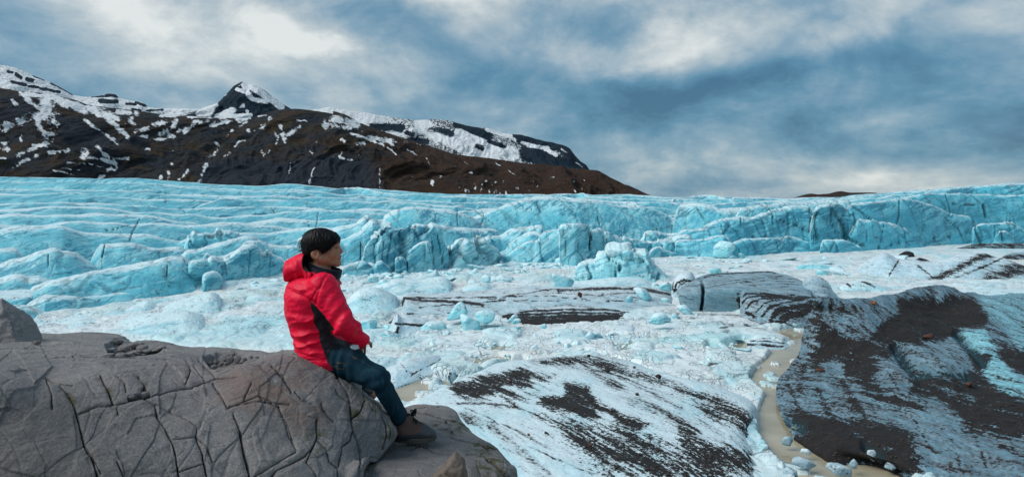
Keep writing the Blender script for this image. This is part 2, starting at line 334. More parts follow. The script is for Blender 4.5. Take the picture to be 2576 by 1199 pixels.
def slush_material():
    m, g = newmat("brash_ice"); geo = g.n('ShaderNodeNewGeometry'); P = geo.outputs['Position']
    w = g.n('ShaderNodeTexNoise'); g.put(w.inputs['Vector'], P); g.put(w.inputs['Scale'], .7); g.put(w.inputs['Detail'], 4)
    q = g.vm('ADD', P, g.vm('SCALE', w.outputs[1], sc_=1.3)); q = g.mapping(q, scale=(1, .62, 0))
    lo = g.noise(P, .09, 4); n2 = g.noise(P, 2.6, 6, .65); n4 = g.noise(P, 12, 4, .7)
    c = g.mix(g.rng(g.attr('cid'), .3, .95), (.75, .82, .84), (.48, .74, .79))
    c = g.mix(g.rng(n2, .42, .66, 0., .6), c, (.84, .86, .86))
    c = g.mix(g.rng(g.attr('cyan'), 0., 1., 0., .85), c, g.mix(g.rng(n2, .35, .65), (.26, .64, .72), (.56, .80, .84)))
    c = g.mix(g.m('MULTIPLY', g.rng(lo, .50, .64), .30), c, (.66, .60, .48))
    e1 = g.m('MULTIPLY', g.rng(g.voro(q, .85), .03, .0), g.rng(g.noise(P, 1.1, 4), .44, .60))
    e2 = g.m('MULTIPLY', g.rng(g.voro(q, 3.4), .09, .0), g.rng(g.noise(P, .35, 5, .6), .47, .62))
    e3 = g.m('MULTIPLY', g.rng(g.voro(q, .30), .020, .0), g.rng(g.noise(P, .6, 4), .42, .6))
    e = g.m('MAXIMUM', g.m('MAXIMUM', g.m('MULTIPLY', e1, .6), g.m('MULTIPLY', e2, .7)), g.m('MULTIPLY', e3, .6))
    e = g.m('MULTIPLY', e, g.m('SUBTRACT', 1., g.attr('smooth')))
    c = g.mix(e, c, (.11, .125, .135))
    sv = g.mapping(P, rot=(0, 0, .12), scale=(.16, 1.1, 1)); sn = g.noise(sv, 1.2, 7, .7, .8)
    d = g.m('ADD', g.attr('dirt'), g.m('ADD', g.m('MULTIPLY', g.m('SUBTRACT', sn, .5), 1.3), g.m('MULTIPLY', g.m('SUBTRACT', n4, .5), .7)))
    dm = g.rng(d, .46, .70); c = g.mix(g.m('MULTIPLY', dm, .93), c, (.035, .033, .034))
    h = g.m('ADD', g.m('MULTIPLY', n2, .8), g.m('SUBTRACT', g.m('MULTIPLY', n4, .3), g.m('MULTIPLY', e, .8)))
    g.bsdf(c, .55, g.bump(h, .7, .16), spec=.4); return m
def water_material():
    m, g = newmat("silty_water"); geo = g.n('ShaderNodeNewGeometry'); P = geo.outputs['Position']
    n = g.noise(P, .5, 4); c = g.mix(g.rng(n, .35, .7), (.33, .28, .19), (.42, .37, .27))
    h = g.noise(g.mapping(P, scale=(1, .6, 1)), 1.6, 5, .6)
    g.bsdf(c, .07, g.bump(h, .12, .05), spec=.5); return m
def flat(name, col, rough=.7, spec=.4, bs=0., bscale=300., bd=.002, **k):
    m, g = newmat(name); nrm = None; P = g.n('ShaderNodeNewGeometry').outputs['Position']
    n = g.noise(P, bscale, 4, .6); c = g.mix(g.rng(n, .3, .7), tuple(x*.82 for x in col), tuple(min(1, x*1.12) for x in col))
    if bs: nrm = g.bump(n, bs, bd)
    g.bsdf(c, rough, nrm, spec=spec, **k); return m

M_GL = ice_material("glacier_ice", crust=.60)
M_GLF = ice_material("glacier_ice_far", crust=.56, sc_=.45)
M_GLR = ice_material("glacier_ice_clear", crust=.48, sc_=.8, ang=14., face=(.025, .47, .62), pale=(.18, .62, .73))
M_BERG = ice_material("berg_ice", lines=.4, crust=.66, sc_=1.6, ang=20., streak=.5, face=(.20, .64, .72), pale=(.45, .76, .82))
M_BERGC = ice_material("berg_ice_clear", lines=.1, crust=.45, sc_=1.8, ang=25., streak=.25, face=(.14, .62, .70), pale=(.42, .78, .84))
M_MOUND = ice_material("mound_ice", lines=.25, crust=.92, sc_=1.1, ang=20., streak=.35, face=(.45, .76, .83), pale=(.66, .84, .87))
M_DIRTY = ice_material("dirty_ice", lines=.1, pale=(.36, .50, .57), face=(.25, .42, .50), deep=(.03, .25, .33), crust=.42, grime=.30, sc_=1.3, ang=-12., streak=.25, top=(.55, .68, .74))
M_DIRTY2 = ice_material("shore_ice", pale=(.62, .76, .82), face=(.48, .68, .76), deep=(.15, .50, .58), crust=.85, grime=.10, sc_=1.2, streak=.2, lines=.15, top=(.66, .77, .82))
M_DARKR = ice_material("moraine_ice", pale=(.30, .45, .54), face=(.24, .40, .49), deep=(.05, .30, .38), crust=.45, lines=0, grime=.5, sc_=1.2, ang=60., streak=.2, top=(.46, .60, .67))
M_MTN = mountain_material(); M_ROCK = rock_material(); M_ROCKB = rock_material("rock_brown", 1.15); M_SLUSH = slush_material(); M_WATER = water_material()
# ------------------------------------------------------------ builders for ice
GLC = []      # cracks over the glacier, filled below
def interp_cols(val, t):
    if np.isscalar(val): return np.full(t.shape, float(val))
    a = np.asarray(val, float)
    return np.interp(t, a[:, 0], a[:, 1])
def ridge(name, crest, Y, mat, base=0., wF=6., wB=10., q=2.6, qb=1.6, amp=.35, nsc=.25, nc=None, nt=26, taper=(.02, .02), parent=None, foot=None,
          label=None, cat=None, group=None, kind=None, dirt=None, band=0., grime=0., cracks=None, deep=None, seed=0., blocky=0., vib=.7, lean=0., crestw=.30, fine=1., sink=.25):
    """crest: traced (u,v) points; Y: distance, or [(u,Y)..]; foot: traced v of the waterline [(u,v)..] or None -> wF metres in front"""
    cr = np.asarray([c[:2] for c in crest], float); L = np.abs(np.diff(cr[:, 0])).sum()
    nc = nc or int(np.clip(L/1.9, 24, 900))
    Q = catmull(cr, nc); u, v = Q[:, 0], Q[:, 1]; t = np.linspace(0, 1, nc)
    if foot is not None:
        vf = interp_cols(foot, u); Yf = (CZ-0.)*F/(vf-HV); Yc = Yf+wF; wf = np.full(nc, float(wF))
    else:
        Yc = interp_cols(Y, u); wf = np.full(nc, float(wF))
    # wobbling crest, so that the ridge does not read as a drawn line
    zc = CZ-(v-HV)/F*Yc
    zb = np.minimum(interp_cols(base, u) if not callable(base) else base(u, zc), zc-.05)
    tp = np.clip(np.minimum(t/max(taper[0], 1e-3), (1-t)/max(taper[1], 1e-3)), 0, 1)**.5
    zc = zb+(zc-zb)*np.maximum(tp, .02); X = (u-CX)/F
    A = np.linspace(0, 1, nt); rows = []; cf = []
    fr = A**.9
    for a in fr:                        # front, foot -> crest
        g_ = 1-(1-a)**q; off = wf*(1-a)*(.35+.65*tp) - lean*wf*a*(1-a)
        Yr = Yc-off; rows.append(np.stack([X*Yr, Yr, zb-sink*(a == 0)+(zc-zb)*g_], -1)); cf.append(np.full(nc, a))
    nb = max(8, nt//3)
    for b in np.linspace(0, 1, nb+1)[1:]:
        Yr = Yc+wB*b*(.35+.65*tp); zz = zc-(zc-zb)*(b**qb); rows.append(np.stack([X*Yr, Yr, zz-sink*(b == 1)], -1)); cf.append(np.full(nc, 1-b))
    G = np.stack(rows); cf = np.stack(cf); back = np.arange(len(rows))[:, None] >= nt
    N = gnormals(G); N *= fix_normals(G)
    H = np.maximum(zc-zb, .3)[None, :]; P = G*nsc+seed*7.7
    env = np.minimum(1, 4*np.minimum(cf+.05, 1.))*tp[None]
    P2 = P*np.array([1, 1, vib])
    d = amp*(fbm(P2, 3, .42)*1.1+.22*fbm(P2*2.3+5, 3, ridged=True)-.1)*np.minimum(1, H/3)
    if blocky:
        f1, ed, cid = worley(G[..., 0]*1.0+.3*G[..., 1]+1.2*fbm(P*1.5+3, 2), G[..., 2]*.42+.35*fbm(P*2, 2)+seed, .36 if blocky > .5 else .24, int(seed*13) % 200)
        tl = (cid*37.3 % 1-.5)
        d = d+amp*blocky*(1.8*(cid-.5)+1.2*tl*np.clip(f1*2, 0, 1)-1.7*(1-sst(ed, 0, .12)))
    if fine: d = d+fine*.12*amp*fbm(P*9, 3)
    G = G+N*(d*env)[..., None]
    pu, pv = proj(G)
    at = {}
    wid = np.clip(crestw, .05, 1)
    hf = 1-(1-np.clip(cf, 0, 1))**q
    at['crest'] = np.where(back, 1., np.clip((hf-(1-wid*1.35))/(wid*1.35), 0, 1))**1.4  # white crust towards the crest, brightened in colour to offset flat light
    at['dirt'] = np.zeros(cf.shape); at['grime'] = np.full(cf.shape, float(grime)); at['band'] = np.full(cf.shape, float(band)); at['deep'] = np.zeros(cf.shape); at['crack'] = np.zeros(cf.shape)
    if 'glacier' in mat.name:
        nz_ = sst(fbm(np.stack([pu*.013, pv*.02, 0*pu+seed*3], -1), 3), -.5, .15)
        at['deep'] = .95*nz_*sst(hf, .15, .5)*(1-sst(hf, .62, .88))*~back  # deep cyan ice below the crest, strengthened in colour for lighting contrast
    if dirt is not None: at['dirt'] = dirt(pu, pv, cf) if callable(dirt) else strokes(pu, pv, dirt)
    if deep is not None: at['deep'] = at['deep']+deep(pu, pv, cf) if callable(deep) else strokes(pu, pv, deep)
    ck = (cracks or [])
    if blocky: at['crack'] = .45*(1-sst(ed, .0, .07))*~back*env
    if ck:
        wob = 1.2*fbm(np.stack([pu*.08, pv*.08, 0*pu], -1), 2)
        s = strokes(pu+wob, pv, ck, .5)*~back
        at['crack'] = np.maximum(at['crack'], s*.9); G = G-N*(s*.35*min(1., amp+.4))[..., None]
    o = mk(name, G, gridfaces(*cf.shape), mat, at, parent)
    if fix_normals(G) < 0: pass
    return tag(o, label, cat, group, kind)

def chunk(name, outline, Yb, mat, thick=None, label=None, cat='iceberg', group=None, seed=1, round_=.022, sub=4, facets=9, noise_=.04, attrs=None, tilt=0., parent=None, dirtf=None, grime=0., zlift=0.):
    """a free-standing block whose silhouette follows a traced outline; faceted front and back"""
    r = np.random.default_rng(seed); P = np.asarray([p[:2] for p in outline], float)
    c = P.mean(0); w = (P[:, 0].max()-P[:, 0].min())/F*Yb; hgt = (P[:, 1].max()-P[:, 1].min())/F*Yb
    th = thick or .8*min(w, hgt*1.6)
    Yc = Yb+th*.45
    C = Wp(c[0], c[1], Yc)
    D, Fc = icosphere(sub)
    # planes from the outline edges (x,z plane), then a few tilted ones front and back
    pl = []; ar = 0
    Q = np.stack([(P[:, 0]-c[0])/F*Yc, -(P[:, 1]-c[1])/F*Yc], -1)
    for a, b in zip(Q, np.roll(Q, -1, axis=0)): ar += a[0]*b[1]-a[1]*b[0]
    s = 1 if ar > 0 else -1
    for a, b in zip(Q, np.roll(Q, -1, axis=0)):
        e = b-a; n = np.array([e[1], -e[0]])*s; L = np.linalg.norm(n)
        if L < 1e-6: continue
        n = n/L; yb = r.uniform(-.22, .22); nn = np.array([n[0], yb, n[1]]); nn /= np.linalg.norm(nn)
        d = n@a
        if d > .02*w: pl.append((nn, d*1.0))
    for k in range(facets):
        sg = 1 if k % 2 else -1; nn = np.array([r.uniform(-.75, .75), sg*1., r.uniform(-.25, .85)]); nn /= np.linalg.norm(nn)
        pl.append((nn, th*.5*r.uniform(.62, .95)))
    pl.append((np.array([0, -1, 0.]), th*.52)); pl.append((np.array([0, 1, 0.]), th*.52))
    Nn = np.array([p[0] for p in pl]); dd = np.array([p[1] for p in pl])
    dot = D@Nn.T; rad = np.where(dot > .03, dd/np.maximum(dot, .03), 1e3)
    k_ = max(round_, .02)*w; rm = rad.min(1, keepdims=True); R = rm[:, 0]-k_*np.log(np.exp(-(rad-rm)/k_).sum(1))*.6
    R = np.maximum(R, .15*rm[:, 0])
    V = C+D*R[:, None]; sz = max(w, hgt)
    V += D*(noise_*sz*(fbm(V*2.2/sz+seed, 3)+.35*fbm(V*7/sz+seed, 2)))[:, None]
    V[:, 2] += zlift
    hi = (V[:, 2]-V[:, 2].min())/(np.ptp(V[:, 2])+1e-9)
    pu, pv = proj(V)
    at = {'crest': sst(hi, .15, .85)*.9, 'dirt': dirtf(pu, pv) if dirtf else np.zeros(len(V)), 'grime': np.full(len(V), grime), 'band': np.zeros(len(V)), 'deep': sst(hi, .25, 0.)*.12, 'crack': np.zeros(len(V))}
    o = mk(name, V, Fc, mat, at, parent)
    return tag(o, label, cat, group)
_ico = {}
def icosphere(n):
    if n in _ico: return _ico[n]
    import bmesh
    bm = bmesh.new(); bmesh.ops.create_icosphere(bm, subdivisions=n, radius=1.)
    V = np.array([v.co[:] for v in bm.verts]); Fc = np.array([[v.index for v in f.verts] for f in bm.faces]); bm.free()
    V /= np.linalg.norm(V, axis=1)[:, None]; _ico[n] = (V, Fc); return _ico[n]
def stone_mesh(seed, sub=3, facets=15, round_=.08, noise_=.05, flat_=1.):
    r = np.random.default_rng(seed); D, Fc = icosphere(sub)
    Nn = r.normal(size=(facets, 3)); Nn /= np.linalg.norm(Nn, axis=1)[:, None]; dd = r.uniform(.5, .85, facets)
    dot = D@Nn.T; rad = np.where(dot > .05, dd/np.maximum(dot, .05), 1e3); rad = np.concatenate([rad, np.full((len(D), 1), 1.15)], 1)
    rm = rad.min(1, keepdims=True); R = rm[:, 0]-round_*np.log(np.exp(-(rad-rm)/round_).sum(1))*.6
    V = D*R[:, None]; V += D*(noise_*fbm(V*2.5+seed, 3))[:, None]; V[:, 2] *= flat_; return V, Fc
# ------------------------------------------------------------ ground and lagoon water
def big_sheet():
    G = np.stack(np.meshgrid([-16000., -300, 300, 16000], [-400., 0, 300, 14000], indexing='xy'), -1); Z = np.full(G.shape[:2], -.12)
    G = np.concatenate([G, Z[..., None]], -1)
    tag(mk("lagoon_water", G, gridfaces(4, 4), M_WATER, origin=False), "silty beige meltwater lying between the floating ice", None, None, 'structure')
big_sheet()

# ------------------------------------------------------------ mountains
def mountain(name, crest, Yc, vfoot, Yf, label, nc, nr, gul=60., snow=None, snow0=-.6, extra=None, seed=1., pw=1.2, jag=0., gl=.004, back=900., ramp=0.):
    Q = catmull(np.asarray([c[:2] for c in crest]), nc); u, v = Q[:, 0], Q[:, 1]
    Yc = interp_cols(Yc, u); Yf = interp_cols(Yf, u); vf = interp_cols(vfoot, u)
    if jag: v = v+jag*(fbm(np.stack([u*.06, 0*u, 0*u+seed], -1), 5)+.5*fbm(np.stack([u*.3, 0*u, 0*u+seed], -1), 3))
    rows = []; T = np.linspace(0, 1, nr)
    zc = CZ-(v-HV)/F*Yc; zf = CZ-(vf-HV)/F*Yf; X = (u-CX)/F
    for t in T:
        Y = Yf+(Yc-Yf)*t; z = zf+(zc-zf)*t**pw; rows.append(np.stack([X*Y, Y, z], -1))
    for b in (.25, .6, 1.):
        rows.append(np.stack([X*(Yc+back*b), Yc+back*b, zc-(zc-zf)*b], -1))
    G = np.stack(rows); TT = np.concatenate([T, [1., 1, 1]])[:, None]
    # gullies run down the fall line; strongest half-way, zero on the crest
    w = fbm(G*gl*.5+seed, 3)*.9
    g1 = fbm(np.stack([G[..., 0]*gl+w, G[..., 1]*gl*.18, G[..., 2]*gl*.3+seed], -1), 5, ridged=True)
    g2 = fbm(G*gl*1.6+seed*3, 5); env = np.sin(np.pi*np.clip(TT, 0, 1)**.8)**.7*(TT < 1)*np.clip((1-np.linspace(0, 1, nc))/.10, 0, 1)[None]
    G[..., 2] += gul*(g1*.8+g2*.7)*env; G[..., 1] -= gul*1.6*g1*env
    pu, pv = proj(G)
    at = {'snow': np.full(pu.shape, snow0)+ramp*(TT-.5), 'scree': np.zeros(pu.shape), 'brown': np.zeros(pu.shape), 'blue': np.zeros(pu.shape)}
    wu = 4*fbm(np.stack([pu*.09, pv*.12, 0*pu+seed], -1), 4, .6); wv2 = 4*fbm(np.stack([pu*.09, pv*.12, 0*pu+seed+9], -1), 4, .6)
    if snow: at['snow'] = at['snow']+1.02*strokes(pu+wu*1.3, pv+wv2*1.3, [(p, w*1.35+1.5) for p, w in snow], 1.5)*(.55+.7*sst(fbm(np.stack([pu*.05-pv*.03, pv*.05, 0*pu+seed+3], -1), 4, .6), -.5, .3))
    at['snow'] = at['snow']+.18*np.clip(-g1, 0, 1)+.30*sst(g2, .10, .45)*sst(TT, .35, .7)*(pu < 1100)
    if extra: extra(at, pu, pv, TT)
    o = mk(name, G, gridfaces(*pu.shape), M_MTN, at)
    tag(o, label, None, None, 'structure'); return o
def st(c, *L):   # strokes given in crop units
    return [(cc(p, c), w/c[2]/1.59) for p, w in L]
S1 = st(C1, ([(340,400),(390,500),(390,600),(350,680)],75), ([(390,500),(250,500),(60,550),(0,560)],50), ([(260,520),(340,620)],40), ([(350,680),(200,740),(130,780)],32), ([(350,690),(240,700)],26),
  ([(270,770),(90,860)],28), ([(40,580),(20,640)],42), ([(10,680),(50,685)],28), ([(0,725),(70,735)],28), ([(150,620),(155,680)],22), ([(0,795),(50,800)],16),([(90,370),(115,395)],16),([(150,320),(190,360),(300,430),(330,470)],22),
  ([(370,340),(500,400),(640,440),(780,500),(860,560),(900,600),(930,630)],40), ([(640,430),(760,450),(860,510),(920,550)],34), ([(180,325),(370,340)],22), ([(620,510),(720,580),(800,640),(870,690)],20),([(840,650),(880,680)],25),
  ([(710,710),(770,770),(850,800),(940,800)],22), ([(370,755),(500,740)],32), ([(630,730),(600,790),(700,800),(850,830)],30),([(620,740),(640,770)],50), ([(490,830),(700,840)],12), ([(390,885),(550,915)],9), ([(860,865),(770,890),(770,920),(700,950)],26),
  ([(700,855),(770,860)],8),([(450,860),(520,880)],8),([(560,875),(620,885)],10),([(940,520),(990,545)],20), ([(870,460),(960,465)],22),([(970,500),(1000,470)],30),
  ([(1000,600),(1060,580),(1120,555),(1220,530)],34), ([(1000,635),(1080,640)],28), ([(1180,620),(1250,580),(1300,520)],38), ([(1110,665),(1220,655)],24), ([(1360,600),(1430,540),(1520,520)],38), ([(1250,625),(1290,635)],28),([(1300,600),(1320,590)],24),
  ([(1550,560),(1640,535),(1700,520),(1830,500)],34), ([(1180,488),(1500,495),(1830,505)],14), ([(1870,610),(1930,570),(1980,510)],36), ([(1750,570),(1830,520)],14),([(1740,540),(1800,520)],12),
  ([(1460,980),(1500,900),(1525,830)],32), ([(1560,780),(1620,710)],24),([(1540,800),(1545,775)],16), ([(1240,975),(1240,900)],24), ([(1180,940),(1185,920)],28), ([(1320,950),(1345,930),(1385,885)],16), ([(1650,780),(1700,755)],14), ([(1270,840)],22),([(1275,745)],16),([(1060,730),(1100,730)],18),
  ([(2090,670),(2080,610),(2060,560)],28), ([(2100,650),(2150,600),(2200,560)],24), ([(2030,690),(2050,640),(2010,590)],12), ([(1940,780),(1930,740)],16),([(1940,780),(1990,740)],10), ([(2275,990),(2300,890),(2320,860)],10), ([(1580,680),(1600,690)],20),([(1730,710),(1760,670),(1800,665)],14),([(1670,630),(1710,590)],14),([(1830,595),(1850,600)],18),([(1640,570),(1650,590)],26),([(1590,600)],14),([(2130,900),(2140,830)],8),([(2180,520),(2260,522)],14),([(1900,490),(1960,480)],10),([(2300,765),(2280,740)],10),([(2330,680)],14),([(2440,780),(2520,790)],14),([(2530,670)],18))
S2 = st(C2, ([(10,270),(60,240),(130,235),(180,260),(230,285)],62), ([(60,285),(190,290)],40), ([(190,340),(300,370),(430,425)],17), ([(320,360),(430,390),(540,400)],22), ([(380,380),(500,420)],16), ([(460,440),(520,490)],7), ([(210,410),(285,410)],24), ([(100,500),(130,520)],24),([(120,380),(150,390)],18),([(120,480),(110,520)],12),
  ([(400,590),(405,730)],9), ([(790,690),(795,715)],24), ([(605,455),(670,490)],7), ([(745,515),(775,575)],9), ([(1030,545),(1065,570)],8), ([(1065,620),(1080,625)],13), ([(1255,560),(1285,575)],8), ([(1650,670),(1680,660)],14),([(1350,610),(1400,640)],5),([(1730,640),(1790,655)],6),([(1880,665),(1910,685)],6),([(590,400),(620,410)],10),([(660,418),(700,425)],8),([(640,655)],16),([(850,655)],18),([(170,530),(200,530)],10),([(250,500)],14),([(950,585)],14))
r_ = random.Random(5)
S2 += st(C2, *[([(x, y), (x+r_.uniform(-6, 10), y+r_.uniform(3, 22))], r_.uniform(4, 11)) for _ in range(30) for x, y in [(r_.uniform(980, 1340), r_.uniform(680, 775))]])
S2 += st(C2, *[([(x, y), (x+r_.uniform(-3, 8), y+r_.uniform(3, 16))], r_.uniform(3, 8)) for _ in range(16) for x, y in [(r_.uniform(1400, 2000), r_.uniform(680, 770))]])
def mass_extra(at, u, v, T):
    at['scree'] = polymask(u, v, cc([(1500,800),(1800,760),(2100,820),(2300,760),(2576,780),(2576,1100),(1400,1100)], C1), 14)+polymask(u, v, cc([(0,420),(300,400),(340,470),(150,520),(0,530)], C1), 14)+polymask(u, v, cc([(430,480),(620,540),(800,680),(800,780),(560,730),(420,650)], C1), 18)
    at['scree'] = np.maximum(at['scree'], polymask(u, v, cc([(0,540),(380,560),(420,720),(380,780),(0,780)], C2), 12))
    at['brown'] = sst(u, 880, 1060)*.85; at['scree'] = np.maximum(at['scree'], .55*sst(fbm(np.stack([u*.012, v*.03, 0*u+8], -1), 3), -.25, .15)*sst(u, 950, 700))
    at['snow'] = at['snow']+.25*sst(v, 300, 285)*(u < 420)
mountain("mountain", cc([(-300,230),(-100,262),(0,280),(90,295),(170,305),(270,312),(370,325),(460,345),(560,370),(640,400),(750,418),(870,430),(980,445),(1100,460),(1250,484),(1500,490),(1700,502),(1850,495),(1930,470),(2000,450),(2100,435),(2250,440),(2400,460),(2500,478)], C1)
  + cc([(60,175),(150,200),(260,260),(420,320),(600,380),(760,430),(960,490),(1200,520),(1400,548),(1600,575),(1780,590),(1950,615),(2050,648),(2150,690),(2250,735),(2330,768),(2400,803),(2450,835),(2500,870)], C2),
  [(0, 3600), (900, 3600), (1640, 2700)], 506, [(0, 2300), (1640, 2200)], "dark brown mountain flank streaked with snow gullies behind the glacier", 900, 230, gul=62, snow=S1+S2, snow0=-.30, extra=mass_extra, seed=2.3, pw=1.15, jag=.7)
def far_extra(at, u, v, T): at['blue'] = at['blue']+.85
def rocks_on(lst, k=1.5):
    def f(at, u, v, T):
        far_extra(at, u, v, T); wob = 3*fbm(np.stack([u*.09, v*.09, 0*u], -1), 3)
        at['snow'] = at['snow']-k*strokes(u+wob, v+wob, lst, .8)
    return f
mountain("snowy_mountain", cc([(-400,60),(-100,95),(0,112),(60,118),(150,145),(250,190),(400,252),(470,290),(540,330),(620,345),(700,342),(780,325),(800,322),(850,328),(880,352),(960,372),(1050,387),(1090,415),(1150,430),(1280,430),(1440,435),(1600,440)], C1),
  7000, 330, 5600, "pale snow-covered ridge on the far left under the cloud", 420, 90, gul=60, snow0=.62, extra=rocks_on(st(C1, ([(60,160),(90,165)],12), ([(120,180),(155,205)],18), ([(200,215),(240,225)],22),([(90,235),(190,260)],16),([(210,265),(280,275)],12),([(300,285),(440,310)],14),([(250,190),(330,220)],12),([(380,245),(470,285)],14),([(470,290),(530,325)],10),([(680,345),(800,340)],10),([(740,375),(860,380)],22),([(780,330),(860,340)],16),([(930,395),(1000,400)],14),([(1000,385),(1070,410)],14),([(1080,445),(1200,440)],10),([(980,440),(1030,448)],16)), 1.3), seed=5.1, jag=1.6, gl=.003, back=2500)
mountain("mountain_peak", cc([(1320,480),(1430,452),(1500,425),(1570,402),(1610,385),(1645,345),(1690,300),(1720,265),(1750,248),(1785,234),(1820,248),(1870,258),(1925,285),(1965,310),(2010,348),(2060,382),(2110,415),(2160,440),(2300,470)], C1),
  5200, 325, 4300, "pointed dark peak dusted with snow above the saddle", 300, 130, gul=50, snow0=.26, seed=8.2, jag=1.3, gl=.005,
  extra=(lambda at, u, v, T: (far_extra(at, u, v, T), at.__setitem__('snow', at['snow']+.85*strokes(u, v, st(C1, ([(1810,250),(1900,300),(2000,370),(2070,420)],40), ([(1800,260),(1830,330),(1860,370),(1960,385)],34), ([(1740,290),(1790,310)],22),([(1600,480),(1700,450),(1780,410)],40),([(1480,470),(1600,420)],60),([(1600,490),(1850,480)],26),([(1820,450)],24),([(1640,340),(1700,320)],10)), .8)
   -.8*strokes(u, v, st(C1, ([(1700,320),(1640,400),(1600,440)],60), ([(1850,410),(1980,440),(1900,480)],70), ([(1760,350),(1750,420)],60), ([(1730,260),(1680,330)],26)), .9)))[0] and None))
mountain("snowy_mountain", cc([(-120,170),(-50,158),(40,145),(160,165),(300,185),(440,212),(560,230),(700,240),(800,234),(910,243),(1000,270),(1100,290),(1200,300),(1300,335),(1450,350),(1600,390),(1700,410),(1790,440),(1840,500),(1880,540),(1920,568),(1950,612),(2010,650),(2100,700)], C2),
  4600, 470, 3900, "long snowy mountain shoulder ending in a dark bluff behind the brown slope", 520, 130, gul=45, snow0=.50, seed=11.7, jag=1.5, gl=.005,
  extra=(lambda at, u, v, T: (far_extra(at, u, v, T), at.__setitem__('snow', at['snow']+.25*sst(u, 1050, 900)+.7*strokes(u, v, st(C2, ([(700,260),(800,330),(1000,420)],70), ([(1000,340),(1100,390),(1250,450),(1380,490)],70), ([(1050,480),(1250,510)],50), ([(1450,400),(1600,440),(1700,500)],22), ([(1500,430),(1640,440)],30),([(1740,450),(1780,480)],14),([(1850,550),(1900,590)],18),([(1350,340),(1400,380)],30),([(1200,310),(1340,350)],26)), .9)
   -.75*strokes(u, v, st(C2, ([(350,290),(560,300)],45), ([(600,330),(640,350)],22), ([(770,310),(920,350)],50), ([(980,270),(1100,320),(1200,360)],50), ([(1120,420),(1160,440)],40),([(620,385),(750,400)],26), ([(1200,400),(1320,440)],30), ([(1400,360),(1560,400),(1750,430),(1840,520),(1930,600)],60), ([(1500,480),(1700,560),(1900,600)],90)), .9)))[0] and None))
mountain("hill", cc([(860,268),(880,262),(920,248),(960,236),(1010,228),(1060,234),(1100,231),(1140,228),(1190,215),(1230,210),(1290,220),(1400,220),(1480,222),(1560,240)], C3),
  3000, 500, 2700, "low bare reddish-brown hill on the horizon beyond the glacier", 120, 30, gul=6, snow0=-.8, seed=3., jag=.4,
  extra=lambda at, u, v, T: at.__setitem__('brown', at['brown']+.8))
# ------------------------------------------------------------ the glacier
glacier = empty("glacier", (0, 90, 0)); tag(glacier, "turquoise glacier tongue with crevassed ridges across the whole valley", None, None, 'structure')
SKY_L = [(-120,447),(0,447),(60,447),(130,446),(190,445),(250,449),(350,451),(420,455),(500,461),(560,465),(640,466),(700,463),(730,462),(780,468),(850,476),(930,477),(1000,484),(1100,486),(1200,488),(1300,491),(1400,490),(1440,486),(1480,490),(1560,493),(1620,494),(1700,497),(1760,494),(1800,491),(1860,495),(1950,500),(2000,499),(2100,498),(2150,489),(2300,481),(2400,472),(2450,468),(2576,461),(2700,458)]
FOOT = [(-120,830),(59,810),(154,798),(235,780),(367,765),(441,754),(547,735),(700,704),(860,697),(963,690),(1050,684),(1131,680),(1270,662),(1450,668),(1560,655),(1698,645),(1826,650),(1993,638),(2174,632),(2461,616),(2576,614),(2700,612)]
fu = np.array([p[0] for p in FOOT], float); fv = np.array([p[1] for p in FOOT], float)
su = np.array([p[0] for p in SKY_L], float); sv = np.array([p[1] for p in SKY_L], float)
def vfoot(u): return np.interp(u, fu, fv)
def vsky(u): return np.interp(u, su, sv)
def yfoot(u): return CZ*F/(vfoot(u)-HV)
uu = np.linspace(-120, 2700, 500); X = (uu-CX)/F; yf = yfoot(uu); ysk = 420.
rows = []
for f, ff in ((.0, 0), (.03, .12), (.10, .35), (.3, .62), (.6, .84), (1, .975)):
    Y = yf+14+(ysk-yf)*f; v = vfoot(uu)+(vsky(uu)+2-vfoot(uu))*ff**.9; v = np.maximum(v, vsky(uu)+2)
    z = CZ-(v-HV)/F*Y; rows.append(np.stack([X*Y, Y, z-2.6 if f else z*0-.3], -1))
rows.append(rows[-1]+np.array([0, 700, -30.])); G = loft(rows, 500, 8)
G[..., 2] += .5*fbm(G*.08, 3)*(G[..., 2] > 1)
z0 = np.zeros(G.shape[:2])
mk("glacier_body", G, gridfaces(*z0.shape), M_GLF, {'crest': z0+.2, 'dirt': z0, 'grime': z0, 'band': z0, 'deep': z0+.1, 'crack': z0}, glacier)

CK = st(C3, ([(1000,340),(1030,400),(1025,470)],16), ([(1080,340),(1040,400),(1040,480),(1060,540),(1030,580)],14), ([(1155,340),(1160,430),(1200,520)],8), ([(1165,310),(1200,400),(1250,460),(1260,520)],22),([(1320,370),(1340,430),(1300,530)],10),([(1250,520),(1290,560),(1400,610)],16),
  ([(780,420),(900,460),(1000,500),(1030,560)],9), ([(700,340),(725,370),(730,450)],8), ([(560,540),(700,550),(820,550)],7), ([(1660,280),(1660,380),(1640,450)],9), ([(2000,240),(2030,320),(2030,390)],7), ([(2200,430),(2230,520),(2260,590)],18), ([(2280,310),(2300,400)],22), ([(490,400),(500,470)],5),([(345,450),(360,520)],5),([(250,490),(270,540)],5),([(1300,310),(1380,360),(1450,420)],9),([(1990,400),(2100,490),(2140,600)],6),([(2410,500),(2420,570)],12),([(170,340),(220,410)],7),([(1550,440),(1520,580)],4),([(1440,640),(1650,590),(2050,540)],4),([(2050,300),(2200,310),(2400,330)],4),([(2450,420),(2520,470)],7))
